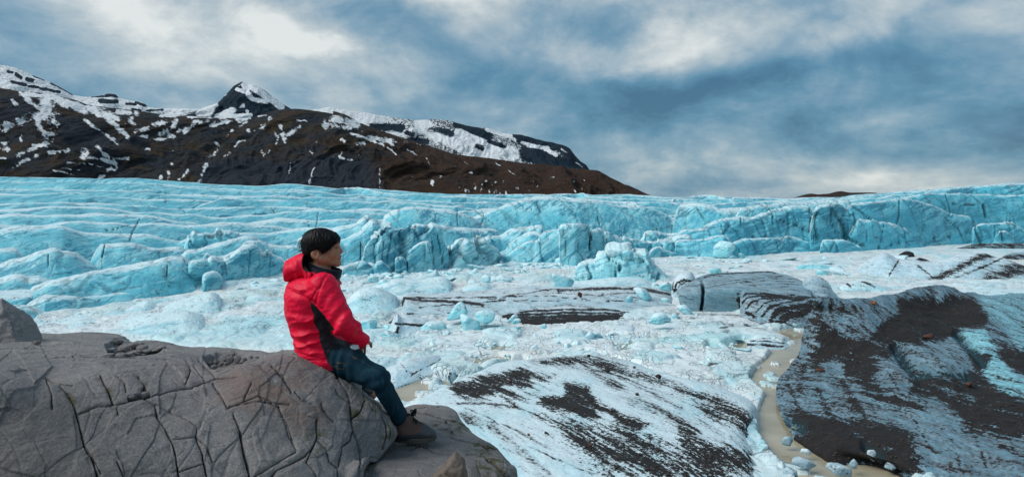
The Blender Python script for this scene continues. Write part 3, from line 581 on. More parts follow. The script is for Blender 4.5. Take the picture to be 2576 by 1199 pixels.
CK += st(C4, ([(480,200),(483,380)],11), ([(1895,210),(1905,290),(1898,370)],12), ([(1685,230),(1700,310),(1710,420)],9), ([(1500,290),(1515,390)],9), ([(85,330),(85,460)],7), ([(1035,40),(1060,130),(1040,200)],7), ([(990,80),(1050,120),(1140,190)],4),([(1480,20),(1510,100)],7),([(850,60),(855,200)],6),([(2005,280),(2020,370)],8),([(1420,170),(1430,190)],6),([(330,270),(310,400),(290,480)],5),([(520,200),(515,330)],7),([(650,340),(665,520)],7),([(270,310),(255,450)],6),([(1810,340),(1820,450)],4),([(1960,120),(1980,190)],4),([(690,250),(720,400),(750,540)],6),([(2400,240),(2560,200)],4),([(1330,10),(1380,60),(1480,80)],3))
CK += st(C8, ([(960,380),(910,470),(890,530)],7), ([(720,560),(700,640),(665,720)],8), ([(1150,700),(1145,780)],6), ([(1140,190),(1135,270)],8), ([(1150,200),(1250,230)],4),([(350,340),(355,410)],4),([(700,470),(880,430)],3),([(330,630),(330,700)],6),([(1715,600),(1700,830)],5),([(1860,620),(1840,790)],5),([(1550,700),(1560,830)],4),([(2180,340),(2165,450)],6),([(2110,390),(2120,440)],5),([(1860,310),(1890,350)],5))
# back ridges: long wandering crests, lower towards the front
rr = np.random.default_rng(21)
def wander(u, k, a): return a*fbm(np.stack([u*.0045, 0*u+k*3.7, 0*u], -1), 3)+a*.5*fbm(np.stack([u*.014, 0*u+k*9.1, 0*u], -1), 3)
def back_ridges():
    n = 9
    for k in range(n):
        f = (k+.0)/n                       # 0 = skyline, 1 = near
        U = np.linspace(-110, 2690, 190)
        vs = vsky(U); vn = np.interp(U, [0, 500, 900, 1250, 1700, 2100, 2400, 2576], [590, 610, 600, 600, 565, 530, 500, 500])
        fr = f**1.15
        v = vs+(vn-vs)*fr+wander(U, k, 5+24*f)*(k > 0)+(.0 if k else wander(U, k, 1.2))
        v = np.maximum(v, vs+1.2*(k > 0))
        yn = yfoot(U)+38; Yk = 1/((1-f)**1.1/420*0+((1-(1-f)**1.1))/yn+(1-f)**1.1/420)
        drop = 11+32*f
        base = lambda u, zc, Yk=Yk, drop=drop, U=U: zc-drop/F*np.interp(u, U, Yk)*(1+.5*fbm(np.stack([u*.01, 0*u+k, 0*u], -1), 2))
        # cut the crest in separate humps so no line runs across the whole picture
        i = 0
        while i < len(U)-8:
            L = int(rr.integers(26, 75)); j = min(i+L, len(U)-1)
            if len(U)-1-j < 12: j = len(U)-1
            if k == 0: i0, j0 = 0, len(U)-1
            else: i0, j0 = max(0, i-5), min(len(U)-1, j+5)
            nn = np.linspace(0, 1, j0-i0+1); hump = (3+9*f)*(1-np.sin(np.pi*nn)**.6)*(k > 0)
            cr = np.stack([U[i0:j0+1], v[i0:j0+1]+hump+(rr.uniform(-3, 3)*f*2 if k else 0)], -1)
            sy = 1+.03*rr.uniform(-1, 1); Yj = [(a_, b_*sy) for a_, b_ in zip(U, Yk)]; Ym = float(Yk[(i0+j0)//2])
            ridge("ice_ridge", cr[::3] if k else cr[::2], Yj, M_GLF if f < .45 else M_GL, base=base, wF=5+.035*Ym, wB=10+.06*Ym, q=2.0, amp=.012*Ym*.55, nsc=9./Ym, parent=glacier, nt=15, taper=(.0 if k == 0 else .10,)*2, cracks=CK if f > .3 else None,
                  nc=int((cr[-1, 0]-cr[0, 0])/2.6), seed=k*1.3+i*.01, crestw=.22, fine=.4, sink=1.5)
            if k == 0: break
            i = j
back_ridges()
def R_(crest, yo=0., mat=None, c=None, foot=True, **k):
    """a traced ridge of the glacier; yo = metres behind the waterline that lies below it"""
    cr = cc(crest, c) if c else crest
    k.setdefault('wF', 5.); k.setdefault('wB', 12.); k.setdefault('cracks', CK); k.setdefault('crestw', .26); k.setdefault('blocky', .4); k.setdefault('amp', .38); k.setdefault('nsc', .22)
    um = np.array([p[0] for p in cr]); Y = [(u, yfoot(u)+yo+k['wF']*.9) for u in np.linspace(um.min(), um.max(), 12)]
    k.setdefault('base', -.2)
    return ridge(k.pop('name', 'serac'), cr, Y, mat or M_GL, parent=glacier, **k)
# left part, from the waterline backwards (traced)
R_([(-120,770),(0,770),(33,768),(62,769),(95,775),(121,785),(150,791),(175,800)], 0, wF=2.5, wB=5, q=3, taper=(.01,.15), blocky=.08, seed=1)
R_([(-120,748),(0,744),(66,739),(110,741),(129,747),(165,756),(206,767),(238,781)], 4.5, wF=4, q=2.4, taper=(.01,.1), blocky=.08, seed=2)
R_([(50,752),(100,745),(184,741),(257,736),(290,731),(318,729),(336,733),(343,748),(367,764)], 1.5, wF=4, q=2.8, taper=(.2,.05), blocky=.08, seed=3)
R_([(60,740),(95,722),(129,706),(165,697),(198,690),(255,680),(312,669),(350,663),(386,657),(415,651),(441,647),(458,647),(470,653),(481,666),(495,682),(510,699),(528,711),(547,724)], 3, wF=8, q=1.9, amp=.5, taper=(.05,.06), blocky=.08, seed=4, crestw=.22)
R_([(-120,700),(-40,702),(0,703),(20,696),(37,692),(55,693),(73,699),(100,698),(125,700),(150,712)], 14, wF=6, q=2.2, taper=(.01,.2), blocky=.08, seed=5)
R_([(-120,668),(-50,668),(0,662),(30,652),(55,647),(75,640),(92,633),(118,627),(140,624),(158,631),(175,632),(191,636),(213,650),(235,666),(255,680),(270,690)], 22, wF=7, q=2., taper=(.01,.1), blocky=.08, seed=6)
R_([(-120,622),(-50,628),(0,625),(33,625),(55,630),(78,643)], 28, wF=6, q=2, taper=(.01,.2), blocky=.08, seed=7)
R_([(-120,592),(-60,585),(0,578),(37,569),(60,567),(81,567),(100,568),(121,572),(143,580),(165,589),(185,594),(206,598),(230,606),(257,611),(275,614)], 36, wF=11, q=1.7, amp=.5, taper=(.01,.1), blocky=.08, seed=8, crestw=.2)
R_([(225,616),(257,612),(286,613),(310,609),(330,609),(345,611),(360,616),(382,622),(404,625),(430,623),(455,622),(490,640)], 26, wF=9, q=1.8, taper=(.1,.1), blocky=.08, seed=9, amp=.45)
R_([(430,655),(455,636),(475,626),(488,625),(515,617),(551,607),(580,600),(606,594),(625,590),(639,592),(655,602),(668,611),(690,614),(716,618),(740,618),(764,622),(800,628),(840,640)], 20, wF=8, q=1.9, taper=(.1,.1), blocky=.08, seed=10, amp=.5)
R_([(455,606),(466,592),(474,585),(488,581),(497,586),(514,581),(530,583),(545,578),(573,576),(600,580),(620,590)], 34, wF=6, q=2.3, taper=(.12,.1), seed=11, amp=.6, nsc=.35)
R_([(500,640),(520,634),(535,640),(560,640),(590,628),(620,606),(650,603),(690,612)], 17, wF=5, q=2.2, taper=(.1,.1), blocky=.08, seed=12, amp=.5)
R_([(475,685),(481,662),(500,656),(514,653),(522,660),(532,649),(545,651),(562,653),(578,645),(595,633),(610,625),(628,618),(640,620),(654,625),(665,632),(672,628),(685,631),(700,640),(720,650),(745,655),(770,665)], 5, wF=3.2, wB=9, q=3.2, taper=(.05,.05), seed=13, amp=.6, nsc=.3, crestw=.2)
R_([(508,708),(516,692),(525,687),(536,685),(545,687),(551,692),(556,702),(562,713)], 1.0, wF=2.2, wB=4, q=3, taper=(.15,.15), seed=14)
# behind and right of the man
R_([(740,610),(780,590),(820,578),(860,566),(890,560),(912,545),(925,540),(938,551),(950,556)], 22, wF=9, q=1.7, taper=(.06,.08), blocky=.08, seed=15, amp=.6)
R_([(780,640),(830,612),(870,596),(905,580),(920,565),(938,553),(958,563),(985,560),(1005,570)], 13, wF=7, q=1.9, taper=(.06,.1), blocky=.08, seed=16, amp=.6)
R_([(898,668),(905,640),(912,614),(925,596),(941,585),(950,575),(963,563),(975,561),(985,562),(998,566),(1010,563),(1023,563),(1045,564),(1071,568),(1085,571),(1103,576),(1108,590),(1109,604),(1117,630),(1119,652),(1131,674)], 1.2, wF=3., wB=8, q=4.5, taper=(.04,.04), seed=17, amp=.75, nsc=.30, vib=.25, crestw=.14, blocky=.55, mat=M_GL)
R_([(1022,668),(1025,650),(1028,638),(1033,627),(1045,618),(1060,610),(1071,605),(1078,608),(1084,614),(1085,640),(1087,662),(1092,672)], -.8, wF=2.0, wB=4, q=4.5, taper=(.04,.04), seed=18, amp=.35, crestw=.15)
R_([(993,660),(995,649),(1000,643),(1004,642),(1012,646),(1020,656),(1024,668)], -1.2, wF=1.6, wB=3, q=3.5, taper=(.08,.08), seed=19, amp=.3)
R_([(850,680),(870,664),(895,658),(912,655),(928,656),(944,662),(955,672),(966,684)], -1.8, wF=3, wB=4, q=2.6, taper=(.1,.1), seed=20, amp=.4)
R_([(940,672),(948,658),(960,654),(968,662),(978,672),(985,683)], -1.5, wF=2, wB=3, q=2.8, taper=(.1,.1), seed=21)
R_([(1040,580),(1070,566),(1095,564),(1118,563),(1140,569),(1166,573),(1190,575),(1214,576),(1235,574),(1249,576),(1270,588)], 16, wF=9, q=1.7, taper=(.08,.08), blocky=.08, seed=22, amp=.45)
R_([(1100,650),(1112,620),(1128,612),(1150,610),(1175,606),(1200,612),(1225,603),(1240,600)], 5, wF=4, q=2.6, taper=(.08,.08), seed=23, amp=.7, nsc=.35, blocky=.8)
R_([(1140,672),(1150,655),(1158,645),(1166,628),(1174,612),(1185,595),(1190,591),(1198,592),(1206,603),(1214,614),(1220,624),(1235,628),(1245,636),(1258,638),(1268,643),(1266,660),(1272,670)], -1.0, wF=3., wB=5, q=2.4, taper=(.05,.05), seed=24, amp=.7, nsc=.4, mat=M_BERG, blocky=.9)
R_([(1200,640),(1212,610),(1226,597),(1240,592),(1261,588),(1278,577),(1293,571),(1312,567),(1331,565),(1350,564),(1363,566),(1368,580),(1370,600)], 6, wF=6, wB=10, q=2.4, taper=(.06,.05), seed=25, amp=.4)
R_([(1215,650),(1240,638),(1268,625),(1290,606),(1309,596),(1322,588),(1334,584),(1345,584),(1357,588),(1364,610),(1368,640)], 3.2, wF=4, wB=8, q=2.6, taper=(.08,.04), seed=26, amp=.35)
R_([(1240,665),(1262,650),(1285,635),(1305,618),(1325,606),(1345,600),(1356,604),(1362,625),(1366,652)], .8, wF=3, wB=6, q=2.8, taper=(.08,.04), seed=27, amp=.35)
R_([(1354,625),(1357,595),(1369,582),(1385,577),(1400,575),(1411,573),(1417,579),(1420,600),(1424,640)], 1.6, wF=2.6, wB=8, q=4.2, taper=(.04,.04), seed=28, amp=.3, crestw=.14)
R_([(1408,600),(1411,567),(1430,564),(1452,563),(1466,563),(1477,566),(1483,575),(1486,600),(1484,649)], -.6, wF=2.6, wB=9, q=4.5, taper=(.04,.04), seed=29, amp=.35, crestw=.16)
R_([(1482,620),(1486,581),(1497,577),(1509,576),(1518,580),(1522,592),(1526,620),(1530,640)], .3, wF=2.4, wB=8, q=4., taper=(.04,.05), seed=30, amp=.45, nsc=.4)
R_([(1510,630),(1515,592),(1530,587),(1547,587),(1560,592),(1575,596),(1595,601),(1620,603),(1642,605),(1670,603),(1700,601),(1730,596),(1745,600)], 3, wF=4., wB=9, q=3., taper=(.03,.05), seed=31, amp=.7, nsc=.3, blocky=.7)
R_([(1600,585),(1640,578),(1680,590),(1720,585),(1770,575),(1800,590)], 11, wF=6, q=2.2, taper=(.1,.1), seed=32, amp=.6)
R_([(1630,648),(1638,630),(1650,624),(1660,620),(1670,628),(1690,634),(1705,640)], -.6, wF=2, wB=4, q=2.8, taper=(.1,.1), seed=33, amp=.5)
# right part
R_([(1695,640),(1700,606),(1740,599),(1791,595),(1805,592),(1819,591),(1830,595),(1836,603),(1841,618),(1846,640)], .4, wF=2.4, wB=7, q=4., taper=(.03,.05), seed=34, amp=.4, mat=M_GLR, crestw=.2)
R_([(1838,628),(1846,611),(1860,606),(1880,600),(1901,597),(1930,595),(1962,597),(1975,606),(1986,621),(1994,636)], 1.2, wF=4, wB=8, q=2.8, taper=(.05,.05), seed=35, amp=.45, mat=M_GLR)
R_([(1690,585),(1725,576),(1757,573),(1785,562),(1815,549),(1850,545),(1887,545),(1902,539),(1914,535),(1935,531),(1952,528),(1980,521),(2003,518),(2020,519),(2037,521),(2043,540),(2050,590)], 6, wF=7, wB=16, q=2.4, taper=(.06,.03), seed=36, amp=.5, mat=M_GLR)
R_([(1960,640),(1965,605),(1980,595),(2010,600),(2040,612),(2060,628)], 2.5, wF=4, wB=8, q=2.4, taper=(.08,.06), seed=37, amp=.4, mat=M_GLR)
R_([(2036,600),(2040,560),(2046,530),(2056,522),(2072,519),(2090,514),(2099,515),(2104,540),(2112,580),(2122,610)], 3., wF=3.2, wB=10, q=4., taper=(.04,.05), seed=38, amp=.5, mat=M_GLR, crestw=.16)
R_([(2090,540),(2094,513),(2110,511),(2126,516),(2140,527),(2150,535),(2152,560),(2160,600)], 5.5, wF=3.2, wB=10, q=4., taper=(.04,.05), seed=39, amp=.5, mat=M_GLR, crestw=.16)
R_([(2128,625),(2132,590),(2150,560),(2160,548),(2180,552),(2196,549),(2215,553),(2240,560),(2275,575),(2300,600),(2340,618)], 1.0, wF=4.5, wB=9, q=2.4, taper=(.04,.08), seed=40, amp=.35, mat=M_GLR)
R_([(2130,540),(2135,522),(2142,515),(2165,512),(2191,508),(2210,506),(2235,502),(2260,499),(2283,499),(2315,505),(2345,515),(2362,523),(2379,532),(2410,539),(2441,546),(2452,570),(2460,598),(2470,614)], 4., wF=6.5, wB=16, q=2.2, taper=(.03,.03), blocky=.08, seed=41, amp=.4, mat=M_GLR, crestw=.14)
R_([(2062,632),(2064,615),(2070,606),(2090,604),(2119,603),(2140,610),(2160,617),(2172,625),(2184,635)], -1.8, wF=2.4, wB=4, q=3., taper=(.06,.06), seed=42, amp=.45, mat=M_GLR, deep=lambda u, v, c: sst(v, 617, 630)*.7)
R_([(2444,615),(2451,570),(2465,562),(2482,559),(2503,557),(2523,557),(2545,560),(2560,570),(2600,580),(2700,582)], 1.2, wF=3.2, wB=8, q=3.2, taper=(.05,.01), seed=43, amp=.4, mat=M_GLR)
R_([(2496,616),(2503,592),(2515,580),(2530,580),(2545,590),(2553,605),(2558,616)], -1.2, wF=2.2, wB=4, q=3.2, taper=(.06,.06), seed=44, amp=.3, mat=M_GLR)
R_([(2230,500),(2270,496),(2300,491),(2328,485),(2355,487),(2379,487),(2413,486),(2448,486),(2480,488),(2516,491),(2576,489),(2700,488)], 12, wF=8, wB=20, q=2., taper=(.08,.01), blocky=.08, seed=45, amp=.5, mat=M_GLR, crestw=.1, deep=lambda u, v, c: .55*sst(u, 2330, 2420)*(1-c))
R_([(2260,492),(2310,482),(2350,478),(2400,472),(2430,470),(2470,467),(2516,463),(2576,461),(2700,458)], 26, wF=10, wB=30, q=1.8, taper=(.08,.01), blocky=.08, seed=46, amp=.5, mat=M_GLR, crestw=.12)
R_([(1830,535),(1870,522),(1920,512),(1960,508),(2010,506),(2060,505),(2110,506),(2170,504)], 22, wF=9, wB=20, q=1.9, taper=(.1,.1), blocky=.08, seed=47, amp=.5, mat=M_GL)
R_([(1690,520),(1740,512),(1780,514),(1810,524),(1850,530),(1890,540)], 28, wF=9, wB=20, q=1.8, taper=(.1,.1), blocky=.08, seed=48, amp=.5, mat=M_GL)
R_([(1150,560),(1200,540),(1260,518),(1303,506),(1340,498),(1400,500),(1470,505),(1540,512),(1620,520),(1680,540),(1720,560)], 30, wF=24, wB=30, q=1.5, taper=(.08,.08), blocky=.08, seed=49, amp=.9, mat=M_GL, crestw=.12, nsc=.12)
R_([(950,560),(985,530),(1040,520),(1090,523),(1140,528),(1190,548),(1240,575)], 26, wF=16, wB=20, q=1.6, taper=(.08,.08), blocky=.08, seed=50, amp=.7, mat=M_GL, crestw=.15, nsc=.15)

# traced ridges of the upper glacier, placed by how high they stand in view
def RB(c, pts, drop=30, wf=1., seed=0, mat=None, q=1.9):
    cr = cc(pts, c); us = np.linspace(cr[0][0], cr[-1][0], 14); vs = np.interp(us, [p[0] for p in cr], [p[1] for p in cr]); vf_ = vfoot(us); vk = vsky(us)
    f = np.clip((vs+5-vk)/(vf_-vk), .0, 1); Yv = 1/((1-f)/400+f/(yfoot(us)+6)); Ym = float(Yv.mean())
    ridge("ice_ridge", cr, list(zip(us, Yv)), mat or (M_GLF if Ym > 210 else M_GL), base=lambda u, zc: zc-(drop*(1+.4*fbm(np.stack([u*.02, 0*u+seed, 0*u], -1), 2)))/F*np.interp(u, us, Yv), wF=(2+.040*Ym)*wf, wB=8+.05*Ym, q=q, amp=.0035*Ym, nsc=12./Ym,
          parent=glacier, nt=18, taper=(.10, .10), cracks=CK, nc=int((cr[-1][0]-cr[0][0])/2.2), seed=seed, crestw=.28, fine=.5, sink=1., blocky=.12)
for i, (c, p, d) in enumerate([(C8, [(-60,182),(0,180),(200,188),(420,208),(560,240),(700,262),(900,263),(1050,285)], 22), (C8, [(-40,228),(120,224),(250,214),(380,224),(500,238),(600,250)], 20), (C8, [(-60,268),(0,265),(200,261),(330,262),(420,280),(500,318),(620,330),(700,330),(850,310),(960,294),(1060,303),(1200,350)], 30),
  (C8, [(400,332),(560,338),(750,350),(900,372),(980,385)], 18), (C8, [(-60,350),(0,343),(150,335),(240,316),(300,307),(370,318),(450,342),(560,350),(720,349),(850,372),(1000,388)], 46), (C8, [(560,480),(650,450),(750,420),(880,385),(960,371),(1080,364),(1200,361),(1270,378),(1350,408),(1430,448)], 60),
  (C8, [(1230,366),(1330,368),(1450,398),(1600,408),(1700,432),(1760,450)], 34), (C8, [(1400,425),(1560,452),(1640,420),(1720,398),(1800,374),(1950,364),(2050,344),(2200,328),(2300,330)], 50), (C8, [(880,272),(1000,268),(1100,270),(1250,274),(1400,308),(1600,308),(1800,299),(2000,300),(2226,306),(2350,300)], 34),
  (C8, [(1380,308),(1500,285),(1650,268),(1900,260),(2100,274),(2226,268),(2400,280)], 24), (C8, [(-60,152),(0,155),(250,164),(500,190),(800,188),(1100,178),(1400,180)], 16), (C8, [(950,148),(1150,152),(1300,163),(1700,190),(2000,198),(2226,214)], 18), (C8, [(-60,128),(300,139),(600,148),(900,158)], 12), (C8, [(60,480),(200,462),(450,505),(560,488),(700,522)], 20), (C8, [(1650,430),(1740,425),(1830,438),(1950,478),(2100,500)], 34), (C8, [(150,400),(300,375),(480,395),(620,420),(760,470)], 24),
  (C8, [(1150,210),(1350,222),(1550,232),(1750,235),(1950,225),(2150,240)], 20), (C8, [(0,300),(120,290),(260,290),(380,306)], 18),
  (C2, [(-60,775),(0,768),(120,735),(250,734),(400,765),(600,792)], 30), (C2, [(-60,880),(0,860),(120,850),(250,844),(440,855),(540,900),(620,955)], 44), (C2, [(440,808),(560,790),(640,780),(780,798),(1000,790),(1100,800)], 22), (C2, [(620,880),(760,872),(960,870),(1150,840),(1250,848),(1330,870)], 30), (C2, [(1160,800),(1300,784),(1450,794),(1700,788),(1850,776),(1900,772),(1960,800),(2200,800),(2300,812)], 22),
  (C2, [(1350,822),(1500,804),(1700,800),(2000,828),(2250,838),(2450,872),(2560,900)], 46), (C2, [(200,930),(300,915),(400,908),(500,930),(600,975)], 36), (C2, [(0,1030),(60,1000),(140,950),(200,920),(330,900),(430,910),(520,950)], 46), (C2, [(560,1000),(700,960),(860,950),(1000,965),(1150,1000)], 40), (C2, [(2100,870),(2250,870),(2400,900),(2576,960)], 40), (C2, [(150,820),(300,800),(460,815),(560,850)], 24),
  (C3, [(-60,285),(0,265),(150,244),(260,235),(350,245),(450,290),(550,322)], 40), (C3, [(360,256),(600,260),(800,264),(1000,275),(1200,292)], 26), (C3, [(430,322),(560,318),(700,320),(900,340),(980,350)], 36), (C3, [(-60,330),(0,315),(120,317),(250,314),(350,340),(430,350),(600,336),(700,330)], 46), (C3, [(880,302),(1000,295),(1100,289),(1300,250),(1500,235),(1700,228)], 30), (C3, [(-40,400),(100,390),(240,420),(380,440),(520,410),(600,390)], 44), (C3, [(1180,300),(1300,290),(1420,262),(1560,248),(1700,240)], 24)]):
    RB(c, p, d*1.15, seed=60+i*1.7)
# ------------------------------------------------------------ brash ice on the lagoon
WATER = [cc([(140,330),(240,300),(340,290),(420,340),(400,420),(410,500),(400,540),(290,620),(270,720),(290,860),(370,920),(440,990),(600,1090),(900,1100),(1000,1250),(300,1250),(180,1120),(60,950),(40,850),(60,780),(100,700),(30,640),(0,610),(60,520),(130,450),(200,420),(230,370)], CR_),
  cc([(200,410),(420,370),(520,330),(700,300),(780,285),(680,270),(900,160),(1010,130),(1060,140),(1000,180),(800,270),(640,330),(500,350),(300,430),(215,460),(130,440)], C6),
  cc([(0,640)], C6)*3,
  cc([(180,1110),(230,1040),(300,970),(430,900),(500,890),(700,930),(870,900),(780,960),(700,1040),(560,1080),(400,1120),(300,1180),(150,1180)], C10),
  cc([(960,640),(1060,660),(1150,640),(1310,650),(1290,690),(1130,700),(1060,710)], C10), cc([(860,790),(1000,760),(1160,740),(1290,760),(1260,790),(1000,830),(870,820)], C10),
  cc([(2200,800),(2350,840),(2500,870),(2560,930),(2420,870),(2250,790),(2080,740),(1780,720),(1560,745),(1500,735),(1800,700),(2100,710),(2240,760)], C10), cc([(2230,640),(2430,600),(2440,680),(2300,700),(2240,690)], C10),
  cc([(1300,560),(1410,545),(1415,585),(1300,590)], C4), cc([(880,1140),(1010,1150),(1250,1100),(1250,1150),(1100,1199),(860,1190)], C5), cc([(1240,1090),(1700,1140),(1860,1190),(1000,1199),(1010,1170)], C5)]
def below_ledge(): pass
def lagoon():
    nu, nv = 760, 400
    u = np.linspace(-700, 2950, nu); v = np.concatenate([np.linspace(1900, 1215, 26), np.linspace(1213, 585, nv-26)])
    U, V = np.meshgrid(u, v); G = Wz(U, V, 0.); x, y = G[..., 0], G[..., 1]
    wx = x+.9*fbm(np.stack([x*.35, y*.35, 0*x], -1), 3); wy = y+.9*fbm(np.stack([x*.35, y*.35, 0*x+7], -1), 3)
    f1, e1, c1 = worley(wx, wy*.7, .16, 3); f2, e2, c2 = worley(wx, wy*.7, .42, 11); f3, e3, c3 = worley(wx, wy, 1.15, 23)
    h = .08+.30*(c1**3)*sst(e1, .0, .30)*(1.3-f1)+.22*(c2**2)*sst(e2, 0, .22)+.10*c3*sst(e3, 0, .25)
    h += .14*fbm(np.stack([x*.12, y*.12, 0*x+2], -1), 3)
    pu, pv = U, V
    wm = np.zeros(U.shape, np.float32); wo = 6*fbm(np.stack([x*.6, y*.6, 0*x+1], -1), 3)
    for p in WATER:
        if len(p) > 3: wm = np.maximum(wm, polymask(pu+wo, pv+wo*.5, p, 3.5))
    # scattered leads of open water in the lower lagoon
    ln = fbm(np.stack([x*.10+.3*fbm(np.stack([x*.3, y*.3, 0*x], -1), 2), y*.22, 0*x+5], -1), 4)
    lead = sst(ln, .22, .34)*sst(V, 800, 900)*.9*(U < 1960); wm = np.maximum(wm, lead)
    far = sst(V, 700, 640)
    wm2 = np.clip(wm, 0, 1)
    h = h*(1-.4*far)
    h = h*(1-wm2)-.34*wm2
    hh = np.where((wm2 > .3) & (c3 > .86), .02, h); h = hh
    G[..., 2] = h
    smooth = polymask(pu, pv, cc([(700,280),(1400,290),(1900,300),(1900,440),(1700,440),(1100,400),(860,330)], C7), 6)
    G[..., 2] += .35*smooth*sst(V, 838, 870)
    cyan = sst(fbm(np.stack([x*.09, y*.16, 0*x+9], -1), 3)+.25*(c1-.5), .08, .38)*.75
    cyan = np.maximum(cyan, .55*smooth)
    dirt = np.full(U.shape, -.05)+.12*sst(U, 880, 1000)*sst(V, 800, 840)+.20*sst(U, 1100, 1900)*sst(V, 860, 1000)-.25*sst(V, 800, 700)
    for pts, w, a in [(cc([(1600,640),(1850,640)], C7), 14, .35), (cc([(1500,830),(1850,830)], C7), 10, .3)]:
        dirt += a*strokes(pu, pv, [(pts, w)])
    wob = 5*fbm(np.stack([pu*.03, pv*.06, 0*pu], -1), 3)
    dirt += .55*strokes(pu+wob, pv+wob, [(cc([(760,680),(1000,690),(1250,720)], C5), 16), (cc([(560,850),(700,880),(850,850)], C5), 22), (cc([(700,810),(1000,820),(1250,850),(1450,880)], C5), 34), (cc([(990,960),(1150,950)], C5), 10), (cc([(1040,1010),(1090,1040)], C5), 24), (cc([(1280,960),(1500,1010)], C5), 9)], 1.)
    dirt += .40*strokes(pu+wob, pv+wob, st(C6, ([(2120,240),(2560,160)],16), ([(2240,330),(2400,300)],20), ([(2250,370),(2450,420),(2570,480)],50), ([(2400,120),(2560,130)],20)), 1.)
    dirt += .35*strokes(pu+wob, pv+wob, st(C10, ([(1880,580),(1900,680)],20), ([(1430,620),(1500,660)],12), ([(420,840),(620,760),(760,720)],14),([(600,900),(820,860),(980,870)],30)), 1.)
    dirt += .34*strokes(pu+wob, pv+wob, st(C3, ([(1250,665),(1500,655)],8), ([(1100,680),(1180,685)],8), ([(1600,700),(1900,720),(2250,715)],10), ([(1900,690),(2576,640)],8), ([(1700,680),(2100,660)],5), ([(1400,720),(1600,735)],6)), 1.)
    dirt = dirt+.30*(1-sst(e1, 0, .08))*(c2 > .35)
    at = {'cid': c2*.6+c1*.4, 'cyan': cyan, 'dirt': dirt, 'smooth': np.maximum(smooth*.9, 0)}
    o = mk("brash_ice", G, gridfaces(*U.shape), M_SLUSH, at, origin=False)
    tag(o, "packed white brash ice and slush covering the lagoon", None, None, 'stuff')
lagoon()
# ------------------------------------------------------------ mounds and bergs standing in the lagoon
def yb(v): return CZ*F/(v-HV)
def mound(crest, vb, label, mat=M_MOUND, c=None, wF=3., wB=5., name="ice_mound", cat="ice mound", **k):
    cr = cc(crest, c) if c else crest
    vb = [(p[0], p[1]) for p in (cc(vb, c) if c else vb)] if not np.isscalar(vb) else vb
    um = [p[0] for p in cr]; us = np.linspace(min(um), max(um), 10)
    Y = [(u, (yb(np.interp(u, [a for a, _ in vb], [b for _, b in vb])) if not np.isscalar(vb) else yb(vb))+wF) for u in us]
    k.setdefault('base', -.1); k.setdefault('amp', .25); k.setdefault('nsc', .5); k.setdefault('q', 2.2); k.setdefault('taper', (.12, .12)); k.setdefault('nt', 26)
    return ridge(name, cr, Y, mat, wF=wF, wB=wB, label=label, cat=cat, **k)
# pale mounds left of the man
mound([(140,860),(190,838),(255,826),(290,815),(330,805),(362,797),(400,790),(440,785),(470,784),(500,792),(520,806),(545,822),(560,842)], [(140,868),(300,866),(450,860),(560,848)], "long pale rumpled ice mound behind the grey rock, left of the seated man", wF=7, amp=.45, seed=61)
mound([(300,812),(350,797),(395,780),(430,766),(470,752),(500,741),(530,735),(548,742),(556,757),(560,775),(556,790)], [(300,818),(450,806),(560,794)], "pale blue ice hump with a blunt right end below the glacier front", wF=6, amp=.40, seed=62, crestw=.4)
mound([(240,800),(270,790),(310,778),(340,768),(370,758),(398,768),(410,780)], [(240,806),(410,786)], "small jagged white mound at the foot of the lowest serac", wF=3, amp=.5, seed=63)
mound([(545,762),(580,752),(620,744),(650,741),(690,748),(720,760)], [(545,768),(720,766)], "flat white mound between the seracs and the man's hood", wF=4, amp=.3, seed=64)
mound([(560,808),(600,796),(650,788),(690,792),(716,804)], [(560,814),(716,810)], "low white mound beside the man's back", wF=4, amp=.35, seed=65)
mound([(60,838),(90,823),(130,814),(170,806),(210,800),(260,806),(300,820)], [(60,846),(300,828)], "white lumpy mound under the lowest glacier ledge at far left", wF=4, amp=.4, seed=66)
mound([(590,742),(625,727),(660,716),(700,709),(730,712)], [(590,746),(730,722)], "pale mound against the jacket's shoulder line", wF=3, amp=.4, seed=67)
# mounds right of the man
mound([(850,790),(868,765),(885,745),(905,728),(930,722),(955,724),(985,738),(1000,752),(1008,770)], [(850,800),(1012,790)], "rounded white mound behind the man's forearm", wF=5, amp=.3, seed=68)
mound([(870,748),(900,736),(935,722),(975,706),(1000,699),(1030,700),(1060,702),(1085,698),(1103,696),(1120,698),(1131,704),(1138,722),(1142,738)], [(870,756),(1142,742)], "broad white mound with a squared right end", wF=6, amp=.3, seed=69)
mound([(1020,712),(1040,705),(1060,696),(1082,688),(1098,682),(1103,690)], [(1020,716),(1103,704)], "narrow white ridge rising behind the squared mound", wF=2, amp=.2, seed=70)
mound([(1138,742),(1160,728),(1180,718),(1205,712),(1224,713),(1240,722),(1290,732)], [(1138,748),(1290,736)], "smooth white swell above the striped bank", wF=4, amp=.2, seed=71)
mound([(1350,732),(1400,722),(1440,712),(1480,706),(1530,700),(1580,697),(1620,702),(1650,716),(1690,730)], [(1350,738),(1690,736)], "long white swell under the big crumbling berg", wF=6, amp=.3, seed=72)
mound([(1440,712),(1449,697),(1456,678),(1462,666),(1468,662),(1484,654),(1496,652),(1504,638),(1515,627),(1531,622),(1547,620),(1562,619),(1579,619),(1600,622),(1618,620),(1626,622),(1633,633),(1642,652),(1655,664),(1668,674),(1684,684),(1700,694),(1712,708)], [(1440,714),(1712,714)],
  "big crumbling turquoise berg with a hollow on its right side", M_BERG, wF=4.5, wB=6, amp=.75, nsc=.42, q=2.6, taper=(.06, .06), seed=73, name="iceberg", cat="iceberg", blocky=.9,
  deep=lambda u, v, c: .9*strokes(u, v, [([(1622, 655), (1626, 672)], 24), ([(1640, 675), (1648, 695)], 8), ([(1655, 690), (1660, 706)], 7)]))
